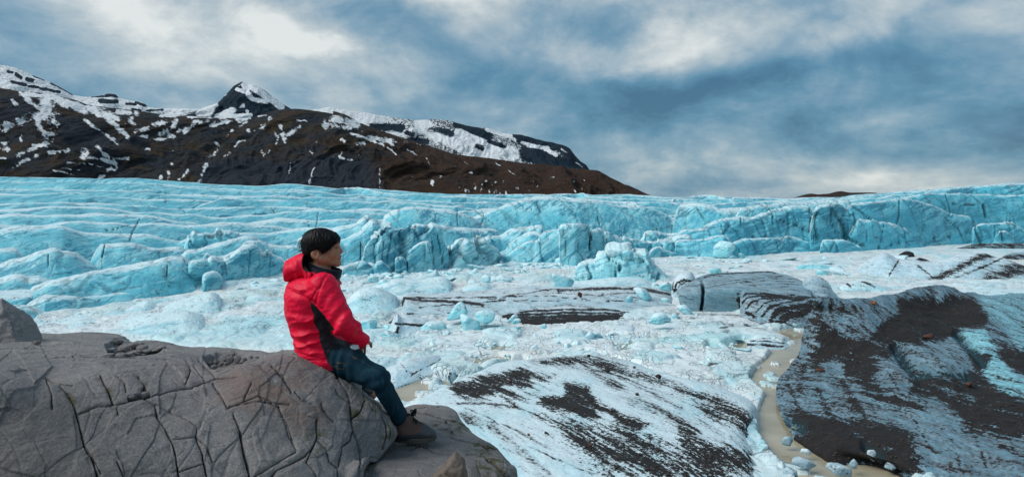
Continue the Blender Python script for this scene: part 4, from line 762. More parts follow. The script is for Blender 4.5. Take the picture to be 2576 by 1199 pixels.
# right middle
mound([(2140,690),(2150,682),(2174,662),(2195,648),(2225,634),(2242,641),(2260,651),(2300,656),(2345,658),(2380,650),(2413,641),(2440,638),(2465,636),(2485,640),(2499,645),(2525,650),(2550,658),(2590,675),(2700,690)], [(2140,694),(2328,707),(2700,706)],
  "long pale berg with slanting black ash bands at the right edge", M_DIRTY2, wF=7, wB=9, amp=.35, seed=74, name="iceberg", cat="iceberg", taper=(.06, .01), q=1.8,
  dirt=lambda u, v, c: .50*strokes(u+2*fbm(np.stack([u*.1, v*.2, 0*u], -1), 3), v+2*fbm(np.stack([u*.1, v*.2, 0*u+4], -1), 3), [([(2335,708),(2380,690),(2420,668),(2460,648),(2500,640)], 17), ([(2485,712),(2530,690),(2590,664)], 40), ([(2400,700),(2480,668),(2520,650)], 5), ([(2260,655),(2235,695)], 4), ([(2310,668),(2350,700)], 5)], .9))
mound([(2255,645),(2268,636),(2282,631),(2298,636),(2302,646)], 648, "small black ash cone in front of the clear glacier wall", M_DARKR, wF=1.2, wB=2, amp=.2, seed=75, name="ice_cone", cat="ice cone", dirt=lambda u, v, c: 0*u+.7)
mound([(2300,656),(2312,648),(2330,652),(2345,660)], 660, "little ash-covered lump beside the black cone", M_DARKR, wF=1.2, wB=2, amp=.2, seed=76, name="ice_cone", cat="ice cone", dirt=lambda u, v, c: 0*u+.45)
mound([(2515,650),(2526,642),(2545,634),(2576,632),(2640,636)], 654, "dark rounded berg cut by the right edge of the frame", M_DIRTY, wF=3, wB=4, amp=.2, seed=77, name="iceberg", cat="iceberg", taper=(.12,.01), dirt=lambda u, v, c: .5*strokes(u, v, [([(2515,650),(2600,644)], 14)]))
mound([(2400,622),(2440,615),(2500,611),(2576,612),(2700,611)], [(2400,627),(2700,626)], "thin dark ash beach at the foot of the glacier, right", M_DARKR, wF=2, wB=3, amp=.15, seed=78, name="ash_beach", cat="ash bank", taper=(.15,.01), dirt=lambda u, v, c: 0*u+.40)
mound([(2110,728),(2135,719),(2170,716),(2205,722),(2240,730)], 732, "low cyan hump left of the striped berg", M_BERGC, wF=2.5, wB=3, amp=.15, seed=79)
mound([(2105,718),(2130,712),(2160,706),(2200,712),(2235,724),(2250,730)], 736, "pale tail of ice in front of the low cyan hump", M_MOUND, wF=2, wB=3, amp=.2, seed=80, dirt=lambda u, v, c: .5*strokes(u, v, [([(2130,712),(2140,722)], 5), ([(2170,706),(2200,722)], 6)], 1.))
mound([(1995,672),(2015,665),(2045,661),(2075,664),(2105,670),(2112,678)], 681, "low floe with a turquoise shadowed notch", M_BERGC, wF=2.5, wB=3, amp=.12, seed=81)
mound([(2188,762),(2215,752),(2250,746),(2290,748),(2330,757),(2360,766)], 768, "smooth pale cyan dome in the white pack right of the layered berg", M_BERGC, wF=3, wB=4, amp=.12, seed=82)
mound([(2380,752),(2430,738),(2477,734),(2530,734),(2600,738),(2700,745)], [(2380,800),(2700,800)], "pale turquoise shoulder of ice behind the ash-covered mass", M_MOUND, wF=9, wB=9, amp=.2, seed=83, taper=(.1,.01), name="ice_mound")

# ---- the long striped bank (two tiers)
def stripes(lines, a=.95, soft=1.1, wobs=2., base_=0.):
    def f(u, v, c):
        wob = wobs*fbm(np.stack([u*.02, v*.06, 0*u], -1), 3); wo2 = 1.6*fbm(np.stack([u*.12, v*.3, 0*u+4], -1), 3)
        return base_+a*strokes(u+wob, v+wob+wo2, lines, soft)
    return f
mound([(1003,790),(1007,770),(1012,752),(1022,742),(1050,743),(1100,741),(1150,737),(1200,733),(1260,728),(1325,722),(1400,722),(1480,722),(1579,720),(1640,727),(1687,735),(1703,750)], [(1003,815),(1200,810),(1500,800),(1703,790)],
  "upper tier of the long striped ice bank in the middle of the lagoon", M_DIRTY2, wF=11, wB=6, q=2.0, amp=.28, nsc=.3, seed=84, taper=(.03,.03), name="striped_ice_bank", cat="ice bank", grime=.35,
  dirt=stripes(st(C4, ([(410,840),(430,775),(520,790),(700,800),(900,810),(1050,830)],20), ([(430,770),(700,775),(1000,770),(1200,765),(1400,735),(1600,705),(1900,705)],10), ([(550,850),(750,830),(1000,820),(1200,790)],9),([(1650,715),(2000,700),(2300,700),(2540,745)],20),([(1600,735),(1900,750),(2300,770)],6),([(2000,740),(2300,735)],8),([(1200,790),(1500,800),(1800,790),(2000,800),(2300,790)],5),([(1080,790),(1300,760),(1600,760),(1900,790)],5),([(450,900),(700,905),(900,880)],5),([(380,960),(500,930),(700,950)],4)), .62))
mound([(1130,826),(1150,806),(1182,790),(1215,783),(1255,778),(1293,774),(1340,769),(1400,766),(1470,765),(1540,768),(1620,774),(1698,783),(1712,796)], [(1128,830),(1166,832),(1484,826),(1712,812)],
  "lower tier of the striped ice bank with a broad black ash band", M_DIRTY2, wF=8, wB=5, q=1.9, amp=.22, nsc=.35, seed=85, taper=(.05,.02), name="striped_ice_bank", cat="ice bank", grime=.35,
  dirt=stripes(st(C4, ([(760,985),(900,1000),(1200,965),(1500,960),(1800,955),(2200,945),(2500,930)],64), ([(1150,895),(1400,880),(1700,865),(2000,868),(2300,885),(2570,900)],12), ([(1130,920),(1400,905),(1700,890),(2000,895),(2400,910)],14), ([(1350,935),(1700,920),(2000,920),(2400,925)],26),([(900,990),(1150,935),(1400,930)],26)), .72, base_=.10))
mound([(905,866),(925,850),(950,838),(975,822),(990,800),(1000,788),(1010,800),(1040,800),(1080,806),(1120,815)], [(905,870),(1120,836)], "knobbly grey ice bank split by a dark notch", M_DIRTY2, wF=4, wB=4, amp=.4, seed=86, taper=(.1,.1),
  dirt=stripes(st(C4, ([(320,840),(335,900),(310,960)],40), ([(150,1030),(250,1000)],30), ([(380,1010),(370,1050)],24), ([(200,1060),(160,1100)],14),([(360,980),(760,1000)],18)), .75), deep=lambda u, v, c: .5*strokes(u, v, st(C4, ([(300,880),(280,960)],40))))
mound([(930,862),(950,858),(1000,856),(1060,855),(1120,857),(1170,862),(1210,870),(1229,878)], [(930,905),(1100,905),(1229,885)], "low ash-streaked ice shelf beside the man's sleeve", M_DIRTY2, wF=7, wB=2, amp=.15, seed=87, taper=(.04,.08),
  dirt=stripes(st(C10, ([(0,620),(300,630),(600,640),(900,640)],12), ([(120,640),(300,700),(420,720)],34), ([(450,690),(600,690),(760,660)],56), ([(470,720),(700,710),(800,700)],20), ([(200,680),(330,660)],16), ([(0,745),(400,750),(560,760)],5)), .58))
mound([(930,965),(950,945),(975,930),(1000,918),(1030,905),(1065,896),(1105,896),(1135,903),(1125,918)], [(930,985),(1000,972),(1060,950),(1130,925)], "pale smooth shelf beyond the man's knee", M_DIRTY2, wF=3, wB=2, amp=.15, seed=88, taper=(.2,.2), q=1.5,
  dirt=stripes(st(C10, ([(350,930),(420,880),(560,820),(640,770)],10), ([(340,940),(470,860)],8), ([(200,770),(300,900)],14)), .45))
mound([(1090,965),(1115,950),(1150,938),(1185,930),(1220,928),(1240,935)], [(1090,975),(1240,945)], "jumble of broken blocks and ash beside the channel", M_DIRTY2, wF=1.8, wB=2, amp=.5, nsc=1.2, seed=89, blocky=.9, dirt=stripes(st(C10, ([(690,920),(700,970)],28), ([(760,930),(780,970)],28), ([(820,860),(900,880),(1000,860)],36), ([(500,940),(520,960)],22)), .7))
for i, (cr, vb, lab, dl) in enumerate([
  ([(1640,916),(1665,903),(1700,899),(1745,898),(1780,902),(1820,900),(1870,905),(1905,915),(1924,922)], [(1640,922),(1700,950),(1800,958),(1890,950),(1924,926)], "flat floe half covered by a black ash patch right of the channel", st(C6, ([(1930,190),(2050,160),(2190,190),(2180,240),(2050,240)],62), ([(2230,190),(2560,150)],16), ([(2480,260),(2576,250)],30))),
  ([(1862,868),(1885,855),(1910,848),(1940,845),(1970,848),(1988,858)], [(1862,872),(1900,878),(1988,874)], "small floe striped with black layers next to the brown water", st(C5, ([(1240,1130),(1680,1160)],26), ([(1260,1090),(1690,1120)],14), ([(1300,1050),(1690,1080)],26), ([(1340,1020),(1600,1040)],12))),
  ([(1700,842),(1730,830),(1775,822),(1830,826),(1880,838),(1900,850)], [(1700,846),(1900,856)], "cyan-white floe lying below the layered berg", []),
  ([(1555,920),(1580,908),(1600,905),(1622,908),(1640,914)], [(1555,926),(1640,922)], "smooth oval white floe beside the flat ash-patched floe", []),
  ([(1530,840),(1545,826),(1565,820),(1590,820),(1605,832)], 846, "small rounded floe with dark streaks near the striped bank", st(C10, ([(2190,500),(2170,570)],30))),
  ([(1350,862),(1390,850),(1440,846),(1500,850),(1540,866)], [(1350,868),(1540,872)], "broad pale floe with thin dark cracks in the middle of the pack", st(C10, ([(1890,590),(1910,680)],12), ([(1950,620),(1980,680)],8))),
  ([(1140,856),(1165,846),(1200,838),(1222,828),(1240,824),(1262,834),(1275,850)], [(1140,860),(1275,854)], "low cyan floe in front of the striped bank", [])]):
    mound(cr, vb, lab, M_DIRTY2 if dl else M_MOUND, wF=2.6 if i else 5.5, wB=2, amp=.10, seed=90+i, name="ice_floe", cat="ice floe", dirt=stripes(dl, .62) if dl else None, q=1.7)

# ---- the layered, dark-striped berg right of centre
mound([(1686,742),(1690,720),(1694,705),(1704,693),(1718,685),(1733,682),(1741,686),(1747,696),(1751,713),(1753,730)], 752, "small arched berg with black bands at the left end of the layered berg", M_DIRTY2, wF=2.5, wB=3, q=3, amp=.15, seed=101, name="iceberg", cat="iceberg", taper=(.05,.05),
  dirt=stripes(st(C5, ([(520,580),(550,480),(620,450),(740,465)],24), ([(540,560),(600,490),(740,500)],12), ([(500,560),(520,470)],10)), .62))
def layered():
    top = [(1752,722,64),(1757,706,66),(1762,697,68),(1775,691,70),(1820,686,72),(1874,684,74),(1938,682,76),(1973,690,74),(2004,700,71),(2028,714,67),(2038,728,64),(2040,742,61)]
    mid = [(1703,737,61),(1711,724,63),(1756,713,64),(1800,711,64),(1850,708,65),(1900,706,65),(1950,710,65),(2000,720,63),(2030,730,62),(2042,745,60)]
    edge = [(1704,742,59.5),(1720,735,59.3),(1773,730,59),(1820,725.5,59),(1867,729,59),(1920,732,59),(1975,737,59),(2040,748,58)]
    base = [(1716,784,59.2),(1763,786,58.9),(1800,786,58.7),(1851,786,58.7),(1900,790,58),(1960,800,57),(2040,800,56)]
    low = [(1718,800,58.6),(1763,802,58.4),(1800,802,58.2),(1851,802,58),(1900,806,57.5),(1960,816,56.5),(2040,816,55.6)]
    back = [(p[0], p[1]+34, p[2]+3) for p in top]
    G = loft([[Wp(*p) for p in r] for r in (back, top, mid, edge, base, low)], 260, [8, 26, 26, 30, 4], .5)
    N = gnormals(G); N *= fix_normals(G); G = G+N*(.12*fbm(G*.6, 4))[..., None]
    pu, pv = proj(G); ck = strokes(pu, pv, [([(1767,712),(1769,735),(1768,760),(1763,786)], 7.)], .5)
    G = G-N*(ck*1.0)[..., None]; t = np.linspace(0, 1, G.shape[0])[:, None]+0*pu; R = np.arange(G.shape[0])[:, None]+0*pu
    face = sst(R, 61, 66)
    bd = stripes(st(C5, ([(800,440),(900,400),(1050,380),(1280,375)],12), ([(790,470),(880,420),(1050,400)],8), ([(1280,370),(1550,362),(1600,375)],14), ([(600,530),(840,500)],6), ([(640,520),(840,490)],4), ([(880,500),(1200,450),(1500,420),(1700,410)],7), ([(1230,470),(1500,430),(1780,440)],6), ([(900,520),(1200,480),(1500,460),(1800,470)],5), ([(1330,510),(1600,490),(1850,500)],5), ([(1550,540),(1750,520),(1900,540)],5), ([(1180,470),(1400,520)],4), ([(1200,600),(1240,780)],40)), .55)(pu, pv, None)
    at = {'crest': (1-face)*.45, 'dirt': bd, 'grime': .35*(1-face)+.1, 'band': 0*pu, 'deep': face*.9, 'crack': ck*.95}
    tag(mk("iceberg", G, gridfaces(*pu.shape), M_DIRTY, at), "large layered teal berg split by a narrow vertical crack", "iceberg")
    top = [(1862,742,57.2),(1867,732,57.6),(1890,732,58),(1914,734,58),(1973,738,58.5),(2020,741,58.8),(2049,745,59),(2062,750,59.5)]
    e = [(1862,752,56.7),(1880,748,56.2),(1905,752,55.8),(1935,758,55.3),(1970,764,55),(2000,764,55.4),(2030,762,56),(2058,762,57)]
    m2 = [(1862,770,56.4),(1885,772,55.6),(1910,780,54.8),(1940,786,54),(1975,792,53.6),(2005,790,53.8),(2035,784,54.6),(2058,776,55.8)]
    b = [(1862,788,56.2),(1885,792,55.3),(1905,800,54.2),(1935,810,53.4),(1965,818,52.8),(1990,821,52.7),(2020,818,53),(2056,806,54)]
    bk = [(p[0], p[1]+26, p[2]+2.5) for p in top]; bb = [(p[0], p[1]+10, p[2]-.3) for p in b]
    G = loft([[Wp(*p) for p in r] for r in (bk, top, e, m2, b, bb)], 170, [6, 14, 20, 20, 4]); N = gnormals(G); N *= fix_normals(G); G = G+N*(.16*fbm(G*.8+3, 4))[..., None]; pu, pv = proj(G)
    lines = st(C5, ([(1260,620),(1290,590),(1450,600),(1700,615)],22), ([(1250,700),(1300,640),(1400,620),(1600,625),(1800,612)],20), ([(1280,760),(1360,680),(1450,650),(1700,640),(2020,625)],20), ([(1400,790),(1480,700),(1560,670),(1800,650),(2030,640)],16), ([(1460,840),(1540,740),(1700,690),(1900,660)],30), ([(1560,880),(1620,780),(1800,740),(2000,700)],64), ([(1640,900),(1750,820),(1900,800),(2000,740)],90), ([(1300,800),(1400,850)],40))
    at = {'crest': .2+0*pu, 'dirt': stripes(lines, .62, .7)(pu, pv, None), 'grime': .5+0*pu, 'band': 0*pu, 'deep': 0*pu, 'crack': 0*pu}
    tag(mk("iceberg", G, gridfaces(*pu.shape), M_DARKR, at), "dark berg with curved black and grey ash layers above the brown channel", "iceberg")
layered()
mound([(2016,722),(2021,708),(2032,698),(2044,692),(2056,692),(2066,696),(2078,705),(2087,716),(2094,730),(2104,742),(2113,756),(2120,770)], [(2016,775),(2120,782)], "grey wedge-shaped berg leaning behind the striped dark berg", M_DIRTY, wF=4, wB=3, q=2., amp=.2, seed=103, name="iceberg", cat="iceberg", taper=(.06,.06), deep=lambda u, v, c: .55*strokes(u, v, [([(2030,722),(2048,738)], 18)]), dirt=stripes(st(C5, ([(2060,620),(2150,670),(2240,680)],26)), .5))

# ---- faceted loose blocks, traced one by one
BL = [ # outline (crop 4 units), waterline v (None: own bottom), material, label
 ([(765,950),(780,915),(800,880),(850,820),(880,808),(905,808),(915,835),(940,858),(940,880),(925,905),(880,935),(800,950)], M_BERGC, "tall turquoise block with a notched top on the striped bank"),
 ([(980,895),(1000,885),(1050,870),(1100,875),(1150,884),(1152,910),(1130,960),(1080,985),(1020,965),(1000,930)], M_BERGC, "rounded turquoise block just right of the tall notched one"),
 ([(870,912),(880,905),(905,903),(950,925),(1000,950),(1030,975),(1046,1002),(1020,1025),(895,1036),(885,980)], M_BERGC, "pale wedge-shaped block in front of the two turquoise blocks"),
 ([(545,1025),(570,1000),(600,980),(660,965),(730,953),(760,970),(776,1000),(770,1030),(700,1040),(600,1045)], M_BERG, "low pale block left of the wedge-shaped block"),
 ([(1250,968),(1262,940),(1290,910),(1330,893),(1336,920),(1310,945),(1270,968)], M_BERG, "small white slab tilted against its neighbour on the black band"),
 ([(1283,968),(1300,945),(1340,934),(1358,945),(1350,965),(1300,985)], M_BERG, "small rounded white block touching the tilted slab"),
 ([(1600,580),(1660,592),(1730,615),(1782,642),(1760,680),(1700,700),(1640,706),(1618,650)], M_BERGC, "large tilted turquoise block perched on the striped bank"),
 ([(70,1000),(90,960),(130,948),(175,940),(220,945),(215,985),(200,1020),(170,1043),(110,1042)], M_BERGC, "turquoise block near the man's cuff"),
 ([(228,1040),(240,1005),(290,978),(340,985),(365,1010),(350,1040)], M_BERG, "white domed block with crumbled front near the man's hand"),
 ([(230,1055),(300,1030),(370,1060),(410,1090),(380,1105),(240,1095)], M_BERG, "crumbled white block below the domed block"),
 ([(392,1010),(420,990),(470,990),(512,1020),(505,1040),(410,1035)], M_BERG, "flattish white block left of the small dark-footed block"),
 ([(488,1000),(500,980),(530,975),(562,998),(545,1020),(500,1020)], M_BERG, "small rounded block beside the low pale block"),
 ([(2360,970),(2380,935),(2420,900),(2470,888),(2510,915),(2538,955),(2500,975),(2420,978)], M_BERG, "streaked white block at the right end of the black band"),
 ([(2190,800),(2185,775),(2215,755),(2245,755),(2245,790),(2230,808)], M_BERG, "small white block leaning on the dark striped lump"),
 ([(2240,700),(2290,690),(2340,705),(2375,745),(2385,775),(2340,790),(2290,760)], M_BERG, "pale block above the dark striped lump"),
 ([(2550,930),(2552,900),(2570,888),(2600,900),(2605,930),(2575,945)], M_BERG, "small egg-shaped white block beside the layered berg"),
 ([(1506,1000),(1515,985),(1545,978),(1562,995),(1550,1015),(1520,1015)], M_BERG, "egg-sized white block alone under the black band"),
 ([(1170,1025),(1180,1002),(1210,1003),(1235,1015),(1230,1032)], M_BERG, "small flat white block right of the wedge-shaped block"),
 ([(1090,1036),(1095,1015),(1125,1005),(1120,1020),(1112,1038)], M_BERG, "thin upright white shard between two blocks"),
 ([(1305,1000),(1320,993),(1355,1000),(1350,1018),(1320,1022)], M_BERG, "little white lump under the touching pair of blocks"),
 ([(2400,690),(2410,655),(2450,670),(2460,690)], M_BERG, "small white tooth near the arched berg"),
 ([(2450,700),(2475,665),(2510,650),(2545,665),(2560,715),(2500,715)], M_BERGC, "turquoise cube-like block touching the arched berg"),
 ([(2460,800),(2475,775),(2500,775),(2535,795),(2510,803)], M_BERG, "low white lump on the striped bank's right end"),
 ([(940,615),(930,590),(960,568),(1010,575),(1020,600),(990,615)], M_BERG, "pale block at the foot of the serac tower"),
 ([(1045,650),(1040,610),(1075,580),(1110,600),(1115,640),(1080,655)], M_BERG, "upright pale block in the rubble under the pinnacle"),
 ([(210,690),(215,655),(260,625),(320,635),(370,665),(355,700),(280,712)], M_BERGC, "turquoise block in the pale pack above the rounded mound"),
 ([(140,640),(150,605),(190,600),(230,610),(225,650),(180,655)], M_BERG, "small white cube left in the pack under the serac tower"),
 ([(335,620),(345,592),(400,585),(425,605),(415,630),(370,635)], M_BERG, "small pale block in a row under the serac tower"),
 ([(420,655),(430,635),(470,635),(485,655),(460,670)], M_BERGC, "tiny turquoise block in front of the row under the tower"),
 ([(1850,500),(1852,470),(1880,455),(1895,475),(1890,505),(1865,512)], M_BERG, "white block at the left foot of the crumbling berg"),
 ([(1905,470),(1910,430),(1940,418),(1970,430),(1965,470),(1930,485)], M_BERG, "pale block on the left shoulder of the crumbling berg"),
 ([(1980,610),(1990,575),(2040,560),(2065,580),(2060,600),(2020,612)], M_BERGC, "blue-white block at the base of the crumbling berg"),
 ([(2060,600),(2065,565),(2120,555),(2140,575),(2130,600),(2090,605)], M_BERGC, "second blue-white block at the base of the crumbling berg, to the right"),
 ([(1120,620),(1150,595),(1220,590),(1300,600),(1335,625),(1250,650),(1160,645)], M_MOUND, "flat wide pale floe below the pinnacle"),
 ([(640,600),(655,570),(680,545),(700,570),(705,600)], M_BERG, "pointed white shard in front of the slab serac"),
 ([(1620,500),(1625,470),(1660,458),(1700,470),(1700,495),(1660,505)], M_BERG, "pale block against the glacier foot among rubble")]
def blocks(L, c, s0):
    for i, (o_, m_, lab) in enumerate(L):
        P = cc(o_, c); vb = max(p[1] for p in P)
        big = (max(p[0] for p in P)-min(p[0] for p in P)) > 30
        onbank = 1.
        Y = yb(vb)*.985
        if any(k in lab for k in ("striped bank", "black band", "touching", "lump", "notched")): Y *= .955
        chunk("ice_block", P, Y, m_, seed=s0+i, sub=4 if big else 3, label=lab, cat='ice block')
blocks(BL, C4, 200)
blocks([([(515,765),(548,720),(600,714),(650,718),(680,750),(705,800),(660,815),(618,826),(590,790)], M_BERG, "white rounded block in front of the crack of the layered berg"),
        ([(245,905),(270,850),(310,812),(360,796),(420,812),(470,850),(492,880),(420,905),(320,913)], M_BERG, "finely streaked white block resting at the ash band's end"),
        ([(750,835),(755,812),(775,808),(792,820),(785,835)], M_BERG, "tiny white ball of ice under the layered berg"),
        ([(880,380),(885,345),(920,322),(980,318),(1025,335),(1035,360),(1000,380)], M_BERGC, "turquoise-bottomed floe behind the layered berg"),
        ([(1990,400),(2000,365),(2060,342),(2130,348),(2175,380),(2150,402)], M_BERGC, "low turquoise floe beyond the wedge-shaped berg"),
        ([(1780,920),(1800,912),(1845,925),(1840,948),(1800,942)], M_BERG, "small white cap of ice at the tip of the brown water"),
        ([(940,215),(940,100),(1000,50),(1060,35),(1130,60),(1148,130),(1110,170),(1080,215),(1000,222)], M_BERGC, "pale rounded block leaning on the glacier wall"),
        ([(1170,120),(1200,85),(1280,66),(1340,95),(1400,155),(1440,185),(1300,185),(1230,160)], M_BERGC, "domed cyan block at the foot of the glacier wall"),
        ([(1085,222),(1100,190),(1140,183),(1190,195),(1190,220)], M_BERG, "small white block below the leaning rounded block"),
        ([(1190,200),(1200,160),(1250,165),(1285,190),(1270,220),(1215,220)], M_BERGC, "small cyan block between the dome and the white block")], C5, 300)
blocks([([(195,990),(210,958),(250,958),(262,985),(240,1008),(200,1005)], M_DIRTY, "grey and white chunk afloat in the brown channel"),
        ([(240,1120),(260,1090),(310,1085),(400,1110),(405,1130),(350,1148),(290,1130)], M_DIRTY, "angular white and black chunk at the bottom of the channel"),
        ([(305,1050),(310,1028),(345,1030),(370,1045),(350,1062)], M_DIRTY2, "thin pale chip floating beside the ash-covered mass"),
        ([(700,1075),(705,1035),(740,1035),(775,1075),(770,1095),(725,1095)], M_DIRTY2, "pale slab stuck at the foot of the ash-covered mass"),
        ([(600,1140),(600,1090),(625,1088),(645,1115),(640,1150)], M_DIRTY, "grey shard below the ash-covered mass"),
        ([(800,1140),(815,1112),(850,1110),(870,1135),(845,1148)], M_DIRTY, "small grey chip right of the pale slab, near the frame's bottom"),
        ([(430,1120),(480,1112),(560,1125),(608,1150),(605,1195),(520,1180)], M_DIRTY, "flat ash-stained plate at the bottom edge of the channel"),
        ([(200,1165),(230,1140),(280,1165),(300,1199),(210,1205)], M_DIRTY, "pale plate of ice in the bottom of the channel")], CR_, 330)
o = mound([(1585,760),(1592,745),(1602,739),(1612,742),(1618,754),(1620,765)], 768, "dark striped lump between two white blocks on the bank", M_DARKR, wF=1.2, wB=1.2, q=3, amp=.08, seed=340, name="ice_block", cat="ice block", dirt=stripes([([(1590,765),(1600,747),(1614,752),(1618,764)], 5)], .6), nc=40)
# ------------------------------------------------------------ the two ash-covered masses in the foreground
def pw(rows): return [[Wp(*p) for p in r] for r in rows]
def zw(rows): return [[Wz(*p) for p in r] for r in rows]
def dirty_slab():
    R = [[(1080,990,-.5),(1230,922,-.5),(1350,903,-.5),(1480,893,-.5),(1570,903,-.5),(1700,938,-.5),(1840,978,-.5),(1915,1013,-.5)],
         [(1050,1003,-.1),(1180,947,.35),(1250,915,.45),(1300,907,.5),(1400,899,.5),(1480,893,.5),(1560,904,.5),(1640,932,.5),(1740,958,.5),(1830,985,.45),(1890,1012,.3),(1918,1030,-.4)],
         [(985,1035,-.1),(1060,1005,0.39),(1130,985,0.59),(1300,942,0.65),(1450,925,0.65),(1560,940,0.65),(1680,978,0.65),(1800,1012,0.59),(1885,1045,.5),(1918,1062,-.4)],
         [(940,1085,-.1),(1030,1065,0.59),(1130,1045,0.85),(1300,1020,0.94),(1450,1005,0.91),(1600,1025,0.91),(1740,1055,0.78),(1860,1090,0.45),(1915,1110,-.4)],
         [(930,1150,-.1),(1050,1130,0.59),(1200,1120,0.85),(1350,1105,0.98),(1500,1090,0.98),(1650,1110,0.91),(1780,1130,0.72),(1880,1160,0.39),(1925,1180,-.4)],
         [(900,1260,0),(1050,1250,0.39),(1200,1240,0.65),(1350,1230,0.85),(1500,1220,0.91),(1650,1225,0.85),(1800,1240,0.59),(1900,1260,.4),(1960,1280,-.4)],
         [(700,1600,-.3),(1050,1600,.2),(1350,1600,0.39),(1700,1600,0.39),(1950,1600,.1),(2050,1600,-.5)]]
    G = loft(zw(R), 520, [5, 40, 66, 66, 66, 16]); x = G[..., 0]; y = G[..., 1]
    G[..., 2] += (.10*fbm(G*np.array([.5, .5, 0])+2, 4)+.035*fbm(G*np.array([2.2, 2.2, 0]), 3)-.0)*(G[..., 2] > -.2)
    pu, pv = proj(G); w1 = 14*fbm(np.stack([pu*.03, pv*.05, 0*pu], -1), 5, .6); w2 = 8*fbm(np.stack([pu*.03, pv*.05, 0*pu+5], -1), 5, .6)
    d = np.full(pu.shape, -.05)
    d += .10*sst(pu, 1500, 1750)*sst(pv, 960, 1060)
    for p, s, a in [([(490,350),(560,300),(760,265),(900,230),(1010,200),(1110,245),(1240,265),(1160,300),(1080,285),(1100,330),(1040,360),(1120,380),(1000,390),(1050,430),(960,450),(850,395),(700,420),(560,400)], 11, .80),
                    ([(870,320),(960,330),(1060,370),(950,380),(860,345)], 5, -.55),
                    ([(1290,300),(1470,330),(1500,400),(1540,450),(1640,500),(1640,525),(1520,510),(1540,555),(1400,530),(1250,490),(1110,450),(1150,400),(1300,400)], 9, .85),
                    ([(1160,170),(1300,130),(1420,125),(1540,120),(1680,170),(1800,220),(1950,275),(2150,345),(2350,400),(2420,440),(2576,520),(2600,700),(2450,600),(2300,540),(2150,420),(1950,330),(1750,280),(1600,220),(1450,160),(1300,155)], 12, .66),
                    ([(2000,340),(2200,400),(2450,520),(2560,600),(2400,540),(2150,430)], 10, -.3),
                    ([(1150,560),(1250,560),(1400,580),(1600,600),(1780,590),(1850,640),(1950,700),(2040,760),(2200,800),(2350,860),(2440,940),(2480,1000),(1600,1000),(1450,850),(1300,700)], 30, .56),
                    ([(2100,600),(2200,690),(2350,740),(2576,800),(2600,960),(2450,900),(2300,830),(2110,740)], 18, .62),
                    ([(1640,500),(1760,560),(1860,600),(1800,620),(1650,560)], 10, .7)]:
        d += a*.82*polymask(pu+w1, pv+w2, cc(p, C6), s*1.5)
    fine = st(C6, ([(600,535),(800,610),(950,720),(1050,820),(1180,957)],50), ([(560,450),(800,450),(1000,480),(1150,560)],14), ([(1100,150),(1400,180),(1600,290),(1750,400),(2000,520),(2200,640)],60), ([(1300,140),(1550,200),(1800,330),(2100,480)],30), ([(700,560),(900,600),(1200,760)],14), ([(1050,740),(1250,830),(1500,940)],9), ([(620,480),(800,560),(1000,690),(1150,830)],10))
    d += .30*strokes(pu+w1*.6, pv+w2*.6, fine, 1.2)
    at = {'crest': .75+0*pu, 'dirt': d, 'grime': .10+.85*strokes(pu+w1*.6, pv+w2*.6, fine, 1.2), 'band': 0*pu, 'deep': 0*pu, 'crack': 0*pu, 'cyan': .5*strokes(pu+w1*.5, pv+w2*.5, st(C6, ([(520,560),(700,620),(850,740),(950,860),(1000,980)],70)), 1.2)+.35*sst(fbm(np.stack([pu*.01, pv*.015, 0*pu], -1), 3), .0, .4)}
    tag(mk("ash_covered_ice", G, gridfaces(*pu.shape), M_SLAB, at), "broad low slab of white ice swirled with black ash below the seated man", "ice slab")
